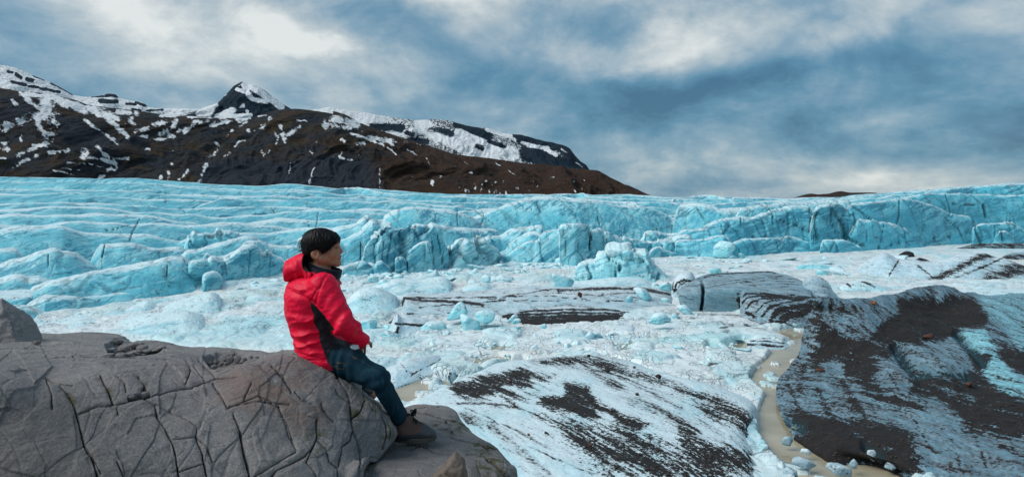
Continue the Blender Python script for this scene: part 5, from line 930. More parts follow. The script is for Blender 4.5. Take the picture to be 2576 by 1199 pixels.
def dirty_mass():
    R = [[(2150,830,50),(2300,800,54),(2380,790,56),(2500,790,58),(2720,790,60)],
         [(2056,772,47.5),(2060,758,46),(2113,756,46.5),(2181,752,47.5),(2248,738,49.5),(2308,724,51),(2375,714,52.5),(2418,732,53),(2477,740,54),(2600,742,54),(2720,745,54)],
         [(2048,770,45.6),(2100,790,44.5),(2200,800,44),(2300,785,46),(2400,780,47.5),(2477,790,46),(2600,800,46),(2720,805,46)],
         [(2024,820,43),(2090,840,41.5),(2200,850,40.5),(2300,850,40.5),(2400,850,41),(2500,850,40),(2600,865,39.5),(2720,870,39.5)],
         [(2008,890,40.0),(2080,905,38),(2200,915,36.3),(2350,925,34.5),(2480,930,34),(2600,945,33),(2720,950,33)],
         [(1958,958,36.6),(2020,970,34.4),(2120,990,31.9),(2300,1005,29.8),(2450,1020,28.6),(2600,1035,27.2),(2720,1045,26.5)],
         [(1952,1000,33.6),(2010,1030,31),(2100,1062,28.3),(2300,1090,26),(2450,1110,24.9),(2600,1125,23.8),(2720,1135,23)],
         [(1966,1048,30.9),(2020,1082,28.7),(2100,1120,26.4),(2220,1150,25),(2350,1175,24),(2500,1200,22.4),(2720,1230,21)],
         [(1990,1088,28.9),(2030,1118,27.4),(2096,1150,26.1),(2181,1156,25.9),(2260,1180,25),(2310,1202,24.2),(2450,1290,21.5),(2720,1400,18.6)],
         [(1998,1112,28.6),(2040,1140,27.2),(2100,1175,25.9),(2181,1185,25.6),(2260,1210,24.6),(2310,1240,23.6),(2450,1400,20),(2720,1500,18)]]
    for k_, m_ in ((0, .90), (1, .87), (2, .885), (3, .915), (4, .955), (5, .985)): R[k_] = [(a, b, c*m_) for a, b, c in R[k_]]
    G = loft(pw(R), 460, [6, 30, 36, 40, 50, 56, 44, 34, 6]); N = gnormals(G); N *= fix_normals(G)
    pu, pv = proj(G)
    hump = strokes(pu, pv, st(CR_, ([(870,440),(930,540),(980,610)],40), ([(1240,350),(1340,450),(1400,520)],40), ([(250,870),(310,900)],50), ([(690,1010),(780,1050)],40), ([(1000,600),(1300,600)],40)), 1.2)
    rise = strokes(pu, pv, st(CR_, ([(1000,450),(1150,560)],170), ([(800,520),(900,650)],130), ([(500,230),(640,300)],180)), 1.6)
    G = G+N*(.30*fbm(G*.45+4, 4)+.09*fbm(G*1.9, 3)-.42*hump+.40*rise)[..., None]
    pu, pv = proj(G); w1 = 11*fbm(np.stack([pu*.035, pv*.05, 0*pu], -1), 5, .62); w2 = 9*fbm(np.stack([pu*.03, pv*.04, 0*pu+5], -1), 4, .6)
    d = np.full(pu.shape, .13)+.10*sst(pu, 2330, 2020)
    for p, s, a in [([(880,140),(1060,130),(1110,170),(1200,110),(1330,140),(1380,200),(1410,240),(1390,300),(1260,330),(1240,350),(1100,400),(960,410),(820,400),(720,380),(760,320),(830,260),(900,220)], 9, .78),
                    ([(430,320),(600,360),(720,400),(850,440),(850,490),(740,480),(760,560),(730,620),(800,680),(900,720),(1000,760),(1050,780),(900,790),(760,740),(650,620),(560,600),(540,520),(440,510),(400,560),(370,500),(420,400)], 12, .66),
                    ([(850,420),(900,450),(960,550),(1000,590),(1130,590),(1270,600),(1370,560),(1400,620),(1500,690),(1700,760),(1700,930),(1550,960),(1280,930),(1260,860),(1100,740),(960,700),(980,650),(900,500)], 11, .72),
                    ([(1230,360),(1330,450),(1440,480),(1400,545),(1350,560),(1300,470)], 7, .7), ([(1480,450),(1700,440),(1700,640),(1560,560)], 8, .7),
                    ([(500,870),(700,850),(850,900),(950,960),(1000,1050),(1080,1199),(850,1140),(700,1090),(500,1090),(380,1000),(300,900),(230,830),(330,800),(420,850)], 14, .60),
                    ([(600,920),(760,960),(880,1040),(850,1060),(700,990),(600,960)], 6, -.45), ([(1070,740),(1180,740),(1240,830),(1150,820)], 8, -.4), ([(500,470),(560,540),(580,640),(500,560)], 8, -.35),
                    ([(1090,640),(1330,700),(1340,750),(1150,690)], 6, -.45)]:
        d += a*.74*polymask(pu+w1, pv+w2, cc(p, CR_), s*1.5)
    d += .35*sst(pv, 1060, 1130)*(pu < 2330)*sst(pu, 2330, 2200)
    stk = st(CR_, ([(540,180),(620,330)],26), ([(400,190),(420,300)],40), ([(480,180),(520,330)],14), ([(1420,280),(1540,440)],40), ([(1460,290),(1600,450)],10), ([(1060,80),(1100,150)],26), ([(930,90),(940,120)],16), ([(330,530),(300,700)],18), ([(220,620),(330,860)],16), ([(400,680),(520,900)],22), ([(560,640),(680,840)],22), ([(980,860),(1100,1060)],12), ([(1040,1060),(1200,1040)],10), ([(1200,960),(1260,1140)],14), ([(1340,960),(1420,1160)],12), ([(1500,1020),(1634,1080)],16), ([(1060,430),(1160,560)],14), ([(1000,430),(1090,560)],8), ([(820,560),(900,700)],10), ([(640,400),(720,560)],10), ([(1180,440),(1290,590)],8), ([(740,180),(800,320)],8), ([(620,170),(700,330)],8))
    d += .22*strokes(pu+w1*.7, pv+w2*.7, [(p, w*1.5) for p, w in stk], 1.3)
    cy = polymask(pu, pv, cc([(1350,90),(1700,90),(1700,480),(1600,440),(1500,290),(1440,270),(1400,210)], CR_), 10)*.55+polymask(pu, pv, cc([(1260,340),(1400,320),(1480,450),(1560,580),(1700,640),(1700,790),(1500,690),(1390,600),(1380,560),(1440,480),(1330,450)], CR_), 8)
    at = {'crest': .22+0*pu, 'dirt': d, 'grime': np.clip(.55-1.2*cy, 0, 1), 'band': 0*pu, 'deep': 0*pu, 'crack': hump*.5, 'cyan': np.clip(cy, 0, 1)}
    tag(mk("ash_covered_ice", G, gridfaces(*pu.shape), M_MASS, at), "great dark ash-covered ice mass filling the lower right corner", "ice mass")
M_SLAB = ice_material("slab_ice", dz=63, lines=.1, pale=(.56, .76, .82), face=(.46, .70, .78), deep=(.12, .50, .60), crust=.95, grime=.0, sc_=1.6, ang=0., streak=.15, top=(.70, .82, .86))
M_MASS = ice_material("mass_ice", dz=66, lines=.0, pale=(.20, .34, .42), face=(.10, .21, .28), deep=(.04, .28, .36), crust=.5, grime=.5, sc_=1.6, ang=64., streak=.2, top=(.34, .51, .59))
dirty_slab(); dirty_mass()
def pebbles():
    """loose grit and small stones lying over the ash (one stuff object)"""
    V = []; Fc = []; n = 0; r = np.random.default_rng(9); protos = [stone_mesh(s, 1, 8) for s in range(5)]
    dg = bpy.context.evaluated_depsgraph_get()
    slabs = [o for o in bpy.data.objects if o.name.startswith("ash_covered_ice")]
    for o in slabs:
        me = o.data; co = np.empty(len(me.vertices)*3, np.float32); me.vertices.foreach_get('co', co); co = co.reshape(-1, 3)+np.array(o.location)
        d = np.empty(len(me.vertices), np.float32); me.attributes['dirt'].data.foreach_get('value', d)
        ok = np.nonzero((d > .30) & (co[:, 1] < 48))[0]
        for i in r.choice(ok, 900):
            v, f = protos[r.integers(5)]; s = .018+.05*r.random()**3
            V.append(v*s*np.array([1.2, 1, .8])+co[i]+np.array([0, 0, s*.4])); Fc.append(f+n); n += len(v)
    tag(mk("gravel", np.concatenate(V), np.concatenate(Fc), M_GRIT, origin=False, smooth=False), "small dark stones strewn over the ash", None, None, 'stuff')
M_GRIT = flat("grit", (.060, .046, .040), .9, .2, bscale=3.)
pebbles()
def place_stone(name, u, v, Y, size, mat, label, cat, seed, sq=(1, 1, .7), rot=0., group=None, sub=3):
    V, Fc = stone_mesh(seed, sub, round_=.04); V = V*np.array(sq)*size*.55
    c, s = math.cos(rot), math.sin(rot); V = np.stack([V[:, 0]*c-V[:, 1]*s, V[:, 0]*s+V[:, 1]*c, V[:, 2]], -1)
    V = V+Wp(u, v, Y)+np.array([0, 0, -V[:, 2].min()*.75]); z = np.zeros(len(V))
    return tag(mk(name, V, Fc, mat, {'rust': z, 'dark_tone': z, 'moss': z, 'crack': z}), label, cat, group)
M_ORANGE = flat("orange_stone", (.30, .105, .035), .9, .2, bs=.3, bscale=8, bd=.02); M_RED = flat("red_brown_stone", (.11, .052, .038), .9, .2, bs=.3, bscale=8, bd=.02)
M_BLACK = flat("black_stone", (.030, .026, .026), .85, .3, bs=.4, bscale=8, bd=.02)
# ------------------------------------------------------------ foreground rock
def rk(x, y): return x*.397, 723+y*.397        # crop 7 -> picture
RC7 = [([(290,560),(330,670),(335,760)],5), ([(300,570),(370,600),(430,660),(480,760),(510,880),(540,1000),(590,1100),(620,1210)],9), ([(640,550),(690,660),(720,740)],9), ([(500,790),(620,750),(750,740),(830,715),(950,690),(1100,640),(1250,620),(1370,570),(1500,560)],6),
  ([(900,640),(910,700),(980,740),(1000,820),(1050,890),(1085,960),(1110,1040),(1130,1190)],8), ([(1085,960),(1240,945),(1250,880),(1180,820),(1060,770),(985,735)],4), ([(1240,945),(1280,1040),(1310,1210)],8), ([(1250,950),(1310,1000),(1350,1100)],7), ([(1480,800),(1520,900),(1545,1040),(1580,1190)],8),
  ([(1350,600),(1440,750),(1650,715),(1760,720)],5), ([(1720,490),(1790,560),(1830,620),(1850,660)],7), ([(1640,690),(1770,750),(1800,850),(1830,940),(1880,1030)],4), ([(1130,1170),(1300,1110)],4), ([(880,560),(920,620),(910,660)],10), ([(750,560),(790,600),(800,660)],5), ([(740,760),(750,800)],4),
  ([(1180,460),(1210,520),(1180,600)],5), ([(1260,460),(1330,520),(1370,570)],7), ([(1200,520),(1290,560)],4), ([(1230,500),(1300,590)],3), ([(290,440),(640,430),(1100,450)],2), ([(740,1100),(780,1190)],5),([(380,600),(460,610)],4),([(550,1000),(640,1180)],3)]
RC9 = [([(960,310),(1000,390),(1050,460),(1075,560),(1085,680),(1100,760),(1130,850),(1160,950),(1165,1060),(1165,1190)],11), ([(950,440),(1000,510),(1070,555)],9), ([(1110,780),(1080,880),(1010,930),(1000,1020),(980,1100)],8), ([(1200,540),(1160,640),(1090,690)],9), ([(790,690),(785,770),(790,860),(760,930),(690,1010),(600,1060),(450,1130),(400,1190)],10),
  ([(610,980),(480,1050),(330,1140),(250,1190)],6), ([(760,930),(700,1060),(760,1130),(790,1190)],8), ([(800,880),(880,960),(900,1050),(970,1110),(980,1190)],10), ([(140,800),(160,940),(200,1080),(210,1190)],11), ([(460,560),(500,660),(550,800),(600,940)],4), ([(400,240),(500,310),(540,400),(580,450)],7),
  ([(1340,620),(1380,720),(1390,850),(1360,950)],8), ([(1400,690),(1430,780),(1420,880)],5), ([(830,560),(850,620),(900,690),(940,720)],9), ([(700,660),(760,690)],5), ([(600,450),(660,520),(760,560)],4), ([(20,600),(300,490),(440,550),(560,560)],5), ([(150,560),(230,380)],3), ([(1000,310),(960,340)],9), ([(1240,570),(1270,620)],6), ([(1180,430),(1190,520)],4)]
def kst(L, f): return [([f(*p) for p in P], w) for P, w in L]
def r9(x, y): return 566+x*.2930, 849+y*.2930
CRK = [(p, w*.38) for p, w in kst(RC7, rk)]+[(p, w*.33) for p, w in kst(RC9, r9)]
def facet(G, seed):
    w = .05*fbm(G*3+seed, 2)
    f1, e, c = worley(G[..., 0]+w+.3*G[..., 2], G[..., 1]*.4-G[..., 2]*1.2+w, 2.1, 31+int(seed)); t = c*41.7 % 1; f2, e2, c2 = worley(G[..., 0]+w, G[..., 1]*.5-G[..., 2]*1.3+w, 5.5, 77)
    return .62*((c-.5)*.9+(t-.5)*2.2*f1)*sst(e, 0, .05)+.30*(c2-.5+(c2*31 % 1-.5)*f2*2)*sst(e2, 0, .06)
def rock_shape(G, amp=1., seed=0.):
    N = gnormals(G); N *= fix_normals(G)
    f = fbm(G*1.1+seed, 3, .4); fr = fbm(G*np.array([1.5, 1.5, 4.])+seed+3, 4, ridged=True)
    return G+N*(amp*(.040*f+.014*fr+.010*fbm(G*6+seed, 3)+.024*facet(G, seed)))[..., None], N
def rock_main():
    R = [[(-260,1500,2.5),(100,1500,2.6),(400,1500,2.7),(700,1500,2.8),(930,1500,3.1),(900,1540,4.4)],
         [(-260,1199,2.65),(100,1199,2.75),(400,1199,2.9),(700,1199,3.1),(860,1199,3.35),(906,1199,3.55),(890,1215,4.6)],
         [(-260,1070,2.75),(100,1075,2.9),(300,1080,3.05),(500,1080,3.2),(700,1085,3.4),(860,1110,3.6),(940,1150,3.8),(958,1143,3.9),(940,1160,4.7)],
         [(-260,945,2.95),(0,950,3.05),(119,957,3.2),(254,925,3.45),(330,935,3.5),(400,940,3.6),(480,955,3.65),(560,945,3.8),(640,925,3.85),(720,915,3.95),(800,932,4.0),(855,968,4.0),(895,998,4.0),(930,1022,4.0),(965,1050,4.02),(996,1095,4.05),(980,1120,4.7)],
         [(-260,905,3.7),(0,905,3.8),(119,900,4.0),(254,893,4.3),(400,893,4.5),(500,905,4.5),(600,908,4.4),(680,903,4.3),(745,897,4.25),(800,915,4.3),(860,945,4.35),(898,968,4.35),(912,995,4.3),(940,1018,4.3),(970,1045,4.3),(990,1080,4.4),(975,1120,4.9)],
         [(-260,870,5.5),(0,866,5.7),(119,864,6.0),(254,866,6.0),(350,872,5.8),(450,884,5.4),(550,894,5.1),(650,899,4.8),(745,892,4.5),(800,910,4.6),(855,940,4.6),(885,962,4.6),(895,990,4.6),(910,1020,4.6),(940,1050,4.6),(960,1085,4.7),(960,1120,5.1)],
         [(-260,850,7.3),(0,845,7.6),(60,841,8),(130,840,8.1),(190,841,8.1),(240,842,8.0),(280,845,7.9),(310,851,7.7),(345,858,7.4),(385,860,7.2),(420,868,7.0),(470,876,6.7),(540,876,6.3),(600,882,6.0),(660,893,5.7),(670,898,5.6),(705,895,5.2),(745,889,4.9),(800,905,4.9),(840,935,4.9),(870,962,4.9),(880,990,4.9),(890,1020,4.9),(920,1050,4.9),(940,1120,5.3)]]
    last = R[-1]; R.append([(p[0], p[1]+60, p[2]+.9) for p in last]); R.append([(p[0], p[1]+260, p[2]+1.2) for p in last])
    G = loft(pw(R), 760, [14, 70, 90, 66, 60, 60, 14, 6]); G, N = rock_shape(G, 1., 0.)
    pu, pv = proj(G)
    # blocks between the joints sit at slightly different heights
    f1, ed, cid = worley(pu+18*fbm(np.stack([pu*.012, pv*.012, 0*pu], -1), 2), pv*1.0, 1/105., 5)
    G = G+N*(.012*(cid-.5))[..., None]
    wob = 1.3*fbm(np.stack([pu*.09, pv*.06, 0*pu], -1), 3); wob2 = 1.3*fbm(np.stack([pu*.09, pv*.06, 0*pu+9], -1), 3)
    ck = strokes(pu+wob, pv+wob2, CRK, .55); cks = strokes(pu+wob, pv+wob2, [(p, w*5) for p, w in CRK], 1.)
    var = sst(fbm(np.stack([pu*.03, pv*.03, 0*pu+3], -1), 2), -.45, .25)*.75+.25
    G = G-N*((.040*ck+.006*cks)*var)[..., None]
    d1 = polymask(pu, pv, [rk(*p) for p in [(670,360),(740,330),(850,340),(940,370),(1050,390),(980,410),(850,425),(700,420)]], 4)+polymask(pu, pv, [rk(*p) for p in [(1290,440),(1380,410),(1500,405),(1680,430),(1600,460),(1450,490),(1340,500)]], 4)
    G = G-N*(.07*d1)[..., None]
    pit = strokes(pu, pv, [([rk(*p) for p in [(825,700),(880,690),(940,680)]], 9), ([rk(920,640), rk(915,665)], 7)], .8); G = G-N*(.07*pit)[..., None]
    moss = strokes(pu, pv, kst([([(690,660),(720,735)],22), ([(430,660),(470,720)],16), ([(910,620),(920,660)],16)], rk)+kst([([(790,860),(750,930)],40), ([(1160,600),(1120,680)],40), ([(1390,780),(1385,840)],30), ([(1280,600),(1260,620)],26)], r9), 1.)*.9
    rust = strokes(pu, pv, kst([([(1500,620),(1650,640),(1800,640)],150), ([(1880,690),(1900,800)],110), ([(1700,640),(1980,800)],90)], rk)+kst([([(600,460),(640,600)],110), ([(700,620),(790,690)],70)], r9), 1.2)
    lite = strokes(pu+wob, pv+wob2, [(r, w*.8) for r, w in kst([([(1640,690),(1770,750),(1800,850)],8)], rk)], 1.)
    dark_tone = sst(pu, 600, 50)*.75*sst(pv, 920, 1050)+.35*d1  # shade of the left and lower face put into the colour; hollows darkened too
    z = 0*pu
    tag(mk("rock_outcrop", G, gridfaces(*pu.shape), M_ROCK, {'crack': np.clip(ck*(.35+.65*var)+.8*pit, 0, 1)*.92, 'moss': moss, 'rust': rust, 'dark_tone': dark_tone}), "jointed grey-brown bedrock the man sits on", None, None, 'structure')
def rock_ledge():
    R = [[(760,1500,2.9),(1000,1500,3.0),(1300,1500,3.2),(1400,1560,3.4)],
         [(780,1215,3.45),(880,1205,3.5),(1000,1200,3.5),(1100,1199,3.5),(1200,1199,3.6),(1270,1199,3.7),(1291,1199,3.8),(1310,1400,4.2)],
         [(820,1160,3.9),(930,1150,3.95),(1050,1152,4.0),(1150,1150,4.05),(1230,1152,4.1),(1262,1155,4.15),(1279,1168,4.2),(1300,1400,4.6)],
         [(830,1120,4.2),(930,1112,4.25),(1050,1110,4.28),(1120,1106,4.35),(1180,1105,4.45),(1225,1115,4.5),(1251,1130,4.5),(1280,1400,5.0)],
         [(840,1065,4.5),(930,1065,4.55),(1010,1068,4.6),(1080,1064,4.7),(1130,1064,4.8),(1165,1078,4.85),(1192,1097,4.85),(1230,1400,5.4)],
         [(850,1015,4.95),(900,1012,5.0),(945,1010,5.05),(1000,1030,5.1),(1040,1021,5.2),(1090,1018,5.3),(1128,1022,5.3),(1148,1036,5.25),(1158,1060,5.15),(1166,1076,5.1),(1200,1400,5.7)]]
    L = R[-1]; R.append([(p[0], p[1]+80, p[2]+.6) for p in L]); R.append([(p[0], p[1]+400, p[2]+1.2) for p in L])
    G = loft(pw(R), 330, [10, 60, 50, 44, 40, 12, 6]); G, N = rock_shape(G, .8, 5.)
    pu, pv = proj(G); wob = 2*fbm(np.stack([pu*.07, pv*.07, 0*pu], -1), 3)
    L9 = kst([([(1950,860),(2060,890),(2160,905),(2250,935),(2330,960)],6), ([(1900,720),(1930,780),(1950,810)],12), ([(2250,1040),(2340,1100),(2430,1190)],16), ([(1500,950),(1600,960),(1680,930)],6), ([(1700,930),(1800,990),(1980,1010)],4), ([(2080,1000),(2200,1000),(2260,1040)],6), ([(2180,900),(2250,960),(2300,1000)],5), ([(1640,640),(1760,660),(1880,700),(1990,720)],5), ([(1660,600),(1850,590)],3), ([(1250,560),(1400,650)],5)], r9)
    ck = strokes(pu+wob, pv+wob, [(p, w*.42) for p, w in L9], .5)
    G = G-N*(.03*ck)[..., None]
    moss = strokes(pu+wob, pv+wob, kst([([(2230,1030),(2330,1090),(2420,1170)],40), ([(1960,760),(2020,760)],30), ([(1810,745),(1850,745)],16), ([(1930,760),(1950,800)],24), ([(2160,930),(2290,950)],22), ([(1170,1090),(1240,1050)],40), ([(2180,1130),(2260,1140)],26)], r9), 1.)
    z = 0*pu
    tag(mk("rock_outcrop", G, gridfaces(*pu.shape), M_ROCK, {'crack': ck*.9, 'moss': moss, 'rust': .35+z, 'dark_tone': .5*strokes(pu, pv, kst([([(1400,1120),(1900,1080),(2100,1100)],140)], r9), 1.2)}), "lower weathered rock ledge under the man's boot", None, None, 'structure')  # last mask darkens the lower front of the ledge
def Yat(names, u, v):
    """distance of the nearest surface of the named objects seen at (u, v)"""
    best = 1e9
    for o in list(bpy.data.objects):
        if o.type == 'MESH' and o.name.startswith(names):
            if o.name not in _yc:
                co = np.empty(len(o.data.vertices)*3, np.float32); o.data.vertices.foreach_get('co', co); co = co.reshape(-1, 3)+np.array(o.location); _yc[o.name] = (co, *proj(co))
            co, a, b = _yc[o.name]; m = np.hypot(a-u, b-v) < 4.5
            if m.any(): best = min(best, float(co[m, 1].min()))
    return best if best < 1e8 else None
_yc = {}
rock_main(); rock_ledge()
def rock_chunk(o, Y, label, seed, thick=None, mat=None, sub=4, name="boulder", cat="boulder", group=None, noise_=.05, round_=.03):
    b = chunk(name, o, Y, mat or M_ROCK, thick=thick, label=label, cat=cat, seed=seed, sub=sub, noise_=noise_, round_=round_, facets=7)
    if group: b['group'] = group
    return b
rock_chunk([(-70,735),(-20,738),(2,749),(18,758),(33,770),(45,790),(56,812),(74,832),(86,850),(84,872),(70,890),(40,905),(0,920),(-70,930)], 5.9, "large brown boulder cut by the left edge of the frame", 401, thick=.5, sub=7, noise_=.085, mat=M_ROCKB)
rock_chunk([(-60,905),(-20,890),(10,895),(30,905),(40,915),(20,925),(-60,935)], 5.5, "low rounded stone at the foot of the left boulder", 402, thick=.5)
rock_chunk([(1070,1230),(1086,1199),(1108,1177),(1141,1141),(1153,1146),(1166,1162),(1173,1185),(1176,1230)], 3.28, "triangular reddish-brown stone standing at the bottom edge below the boot", 403, thick=.20, mat=flat("brown_stone", (.15, .118, .10), .85, .3, bs=1., bscale=26, bd=.02), round_=.004, noise_=.10, sub=5)
rock_chunk([(1092,1086),(1098,1075),(1107,1069),(1120,1068),(1130,1073),(1136,1085),(1134,1097),(1118,1096),(1100,1093)], 4.52, "smooth grey stone lying just beyond the boot's toe", 404, thick=.16)
r_ = random.Random(12); n = 0
ST = [((1330,480),26,26),((1370,470),34,30),((1400,485),30,22),((1420,465),34,30),((1460,455),40,40),((1505,450),46,44),((1440,480),36,20),((1550,455),28,22),((1360,500),34,26),((1590,440),26,18),((1475,420),30,24),((1630,440),26,14)]
for (c, w, h) in ST:
    u, v = rk(*c); ww, hh = w*.397*.62, h*.397*.62
    P = [(u+ww*math.cos(a)*r_.uniform(.8, 1.1), v+hh*math.sin(a)*r_.uniform(.8, 1.1)) for a in np.linspace(0, 2*math.pi, 8)[:-1]]
    rock_chunk(P, (Yat("rock_outcrop", u, v+hh*.6) or 5.3)-.05, "angular grey stone in the rubble pocket left of the man's seat", 410+n, sub=3, name="stone", cat="stone", group="loose stones in the rubble pocket beside the seated man", round_=.02); n += 1
for (c, w, h) in [((700,395),60,22),((745,345),44,30),((790,385),70,34),((850,365),60,36),((900,380),60,30),((930,400),60,18),((860,405),70,14),((760,425),90,12),((690,425),60,14),((990,395),50,14),((820,415),60,10),((1020,380),44,14)]:
    u, v = rk(*c); ww, hh = w*.397*.6, h*.397*.62
    P = [(u+ww*math.cos(a)*r_.uniform(.85, 1.1), v+hh*math.sin(a)*r_.uniform(.8, 1.1)) for a in np.linspace(0, 2*math.pi, 8)[:-1]]
    rock_chunk(P, (Yat("rock_outcrop", u, v+hh*.5) or 6.)-.06, "flat grey slab fragment in the broken hollow on the upper left rock", 430+n, sub=3, name="stone", cat="stone", group="broken slabs in the hollow of the upper left rock", round_=.02, thick=.12); n += 1
for (c, w, h), lb in [(((905,680),80,38), "dark wedged stone in the joint of the sloping rock face"), (((840,692),34,26), "small dark stone wedged left of the larger one in the joint"), (((235,345),60,24), "flat dark stone at the right foot of the left boulder")]:
    u, v = rk(*c); ww, hh = w*.397*.55, h*.397*.6; P = [(u+ww*math.cos(a)*r_.uniform(.85, 1.1), v+hh*math.sin(a)*r_.uniform(.8, 1.1)) for a in np.linspace(0, 2*math.pi, 8)[:-1]]
    rock_chunk(P, (Yat('rock_outcrop', u, v+hh*.5) or 3.6)-.03, lb, 460+n, sub=3, name="stone", cat="stone", thick=.07); n += 1
# single stones on the ice
place_stone("stone", 1458, 746, Yat("striped_ice_bank", 1458, 746) or 58., .48, M_RED, "lone dark red-brown stone standing on the upper tier of the striped bank", "stone", 471, (.9, .8, 1.3))
place_stone("stone", 2200, 763, Yat('ash_covered_ice', 2200, 763) or 46.5, .34, M_ORANGE, "orange stone near the crest of the ash-covered mass", "stone", 472, (1.4, .9, .6))
place_stone("stone", 2336, 851, Yat('ash_covered_ice', 2336, 851) or 41.3, .42, M_RED, "larger rust-red stone in the middle of the ash-covered mass", "stone", 473, (1.3, 1, .8))
place_stone("stone", 2062, 933, Yat('ash_covered_ice', 2062, 933) or 37.2, .3, M_RED, "reddish stone low on the left flank of the ash-covered mass", "stone", 474, (1.4, .9, .6))
place_stone("stone", 2439, 970, Yat('ash_covered_ice', 2439, 970) or 30.9, .28, M_RED, "reddish stone on the ash right of the furrow", "stone", 475, (1.2, .9, .7))
for i, (x, y, s, lb) in enumerate([(1470,133,.24,"dark brown stone on the crest of the swirled slab, the larger of the two there"), (1335,172,.26,"black stone on the white strip near the slab's crest"), (1600,236,.30,"black stone where the ash band of the slab begins to widen"), (1780,210,.2,"small red-brown stone on the slab's far rim"), (1950,278,.34,"black stone lying on the far rim of the slab"), (930,306,.2,"red-brown stone in the white gap of the upper ash patch"), (1175,657,.16,"dark stone alone on the white lower part of the slab"), (1057,672,.13,"small rust-coloured stone left of the lone dark stone on the slab"), (1480,745,.14,"orange-brown stone in the dense lower ash field"), (1800,395,.2,"grey-black stone on the white strip between the ash bands")]):
    u, v = cc([(x, y)], C6)[0]; place_stone("stone", u, v, Yat("ash_covered_ice", u, v) or (CZ-.6)*F/(v-HV), s, M_BLACK if i not in (3, 5, 7, 8) else M_RED, lb, "stone", 480+i, (1.1, .9, .75))
# brash pieces scattered over the pack
def scatter():
    r = np.random.default_rng(31); protos = []
    for s in range(7):
        V, Fc = stone_mesh(500+s, 3, 16, .008, .02, .6); V = V.copy(); V[:, 2] -= V[:, 2].min()*.55
        hi = (V[:, 2]-V[:, 2].min())/np.ptp(V[:, 2])
        o = mk("ice_chunk", V, Fc, M_BERG if s % 3 == 0 else M_MOUND, {'crest': sst(hi, .3, .9)*.9, 'dirt': 0*hi-.1, 'grime': 0*hi, 'band': 0*hi, 'deep': 0*hi, 'crack': 0*hi}, origin=(0, 0, 0)); protos.append(o)
        tag(o, "small white chunk of brash ice lying in the pack", "ice chunk", "small ice chunks scattered over the brash ice")
    used = set(); k = 0
    Z = [(fu_, 1, 110) for fu_ in range(1)]
    spots = []
    for _ in range(100):       # rubble under the glacier front
        u = r.uniform(560, 1900); spots.append((u, vfoot(u)+abs(r.normal(0, 9))+2, r.uniform(.25, .55)+1.0*r.random()**4))
    for _ in range(70): u = r.uniform(860, 1420); spots.append((u, vfoot(u)+r.uniform(0, 45), r.uniform(.2, .5)+.8*r.random()**4))
    for _ in range(70): spots.append((r.uniform(1700, 2560), r.uniform(648, 700), r.uniform(.35, .8)+1.2*r.random()**4))
    for _ in range(36): spots.append((r.uniform(920, 1920), r.uniform(826, 900), r.uniform(.12, .3)+.4*r.random()**4))
    for _ in range(0): spots.append((r.uniform(1900, 2200), r.uniform(1000, 1190), r.uniform(.12, .35)))
    for i, (u, v, s) in enumerate(spots[:296]):
        P = Wz(u, v, .05); o = protos[i % 7]
        if i % 7 in used or i >= 7:
            c = o.copy(); COL.objects.link(c)
        else: c = o; used.add(i % 7)
        if i >= 7 or True:
            c.location = P; c.rotation_euler = (r.uniform(-.3, .3), r.uniform(-.3, .3), r.uniform(0, 6.28)); c.scale = (s, s*r.uniform(.7, 1.2), s*(r.uniform(.7, 1.3) if u < 1650 else r.uniform(.3, .6))*(1 if s < .8 else .6))
scatter()
def small_rubble():
    V = []; Fc = []; n = 0; r = np.random.default_rng(77); protos = [stone_mesh(600+s, 2, 14, .01, .04, .7) for s in range(6)]
    for _ in range(5200):
        k = r.random()
        if k < .42: u = r.uniform(540, 1750); v = vfoot(u)+abs(r.normal(0, 14))+1; s = r.uniform(.12, .45)
        elif k < .62: u = r.uniform(880, 1700); v = vfoot(u)+r.uniform(0, 60); s = r.uniform(.1, .35)
        elif k < .85: u = r.uniform(930, 1860); v = r.uniform(822, 930); s = r.uniform(.06, .26)
        else: u = r.uniform(60, 720); v = r.uniform(-4, 18)+vfoot(u); s = r.uniform(.1, .4)
        s *= .75; P = Wz(u, v, .03); vv, ff = protos[r.integers(6)]; a = r.uniform(0, 6.28); ca, sa = math.cos(a), math.sin(a)
        q = vv*s; V.append(np.stack([q[:, 0]*ca-q[:, 1]*sa, q[:, 0]*sa+q[:, 1]*ca, q[:, 2]], -1)+P); Fc.append(ff+n); n += len(vv)
    V = np.concatenate(V); z = np.zeros(len(V))
    tag(mk("ice_rubble", V, np.concatenate(Fc), M_MOUND, {'crest': z+.55, 'dirt': z-.1, 'grime': z, 'band': z, 'deep': z, 'crack': z}, origin=False), "fine crushed ice lying along the glacier foot", None, None, 'stuff')
small_rubble()
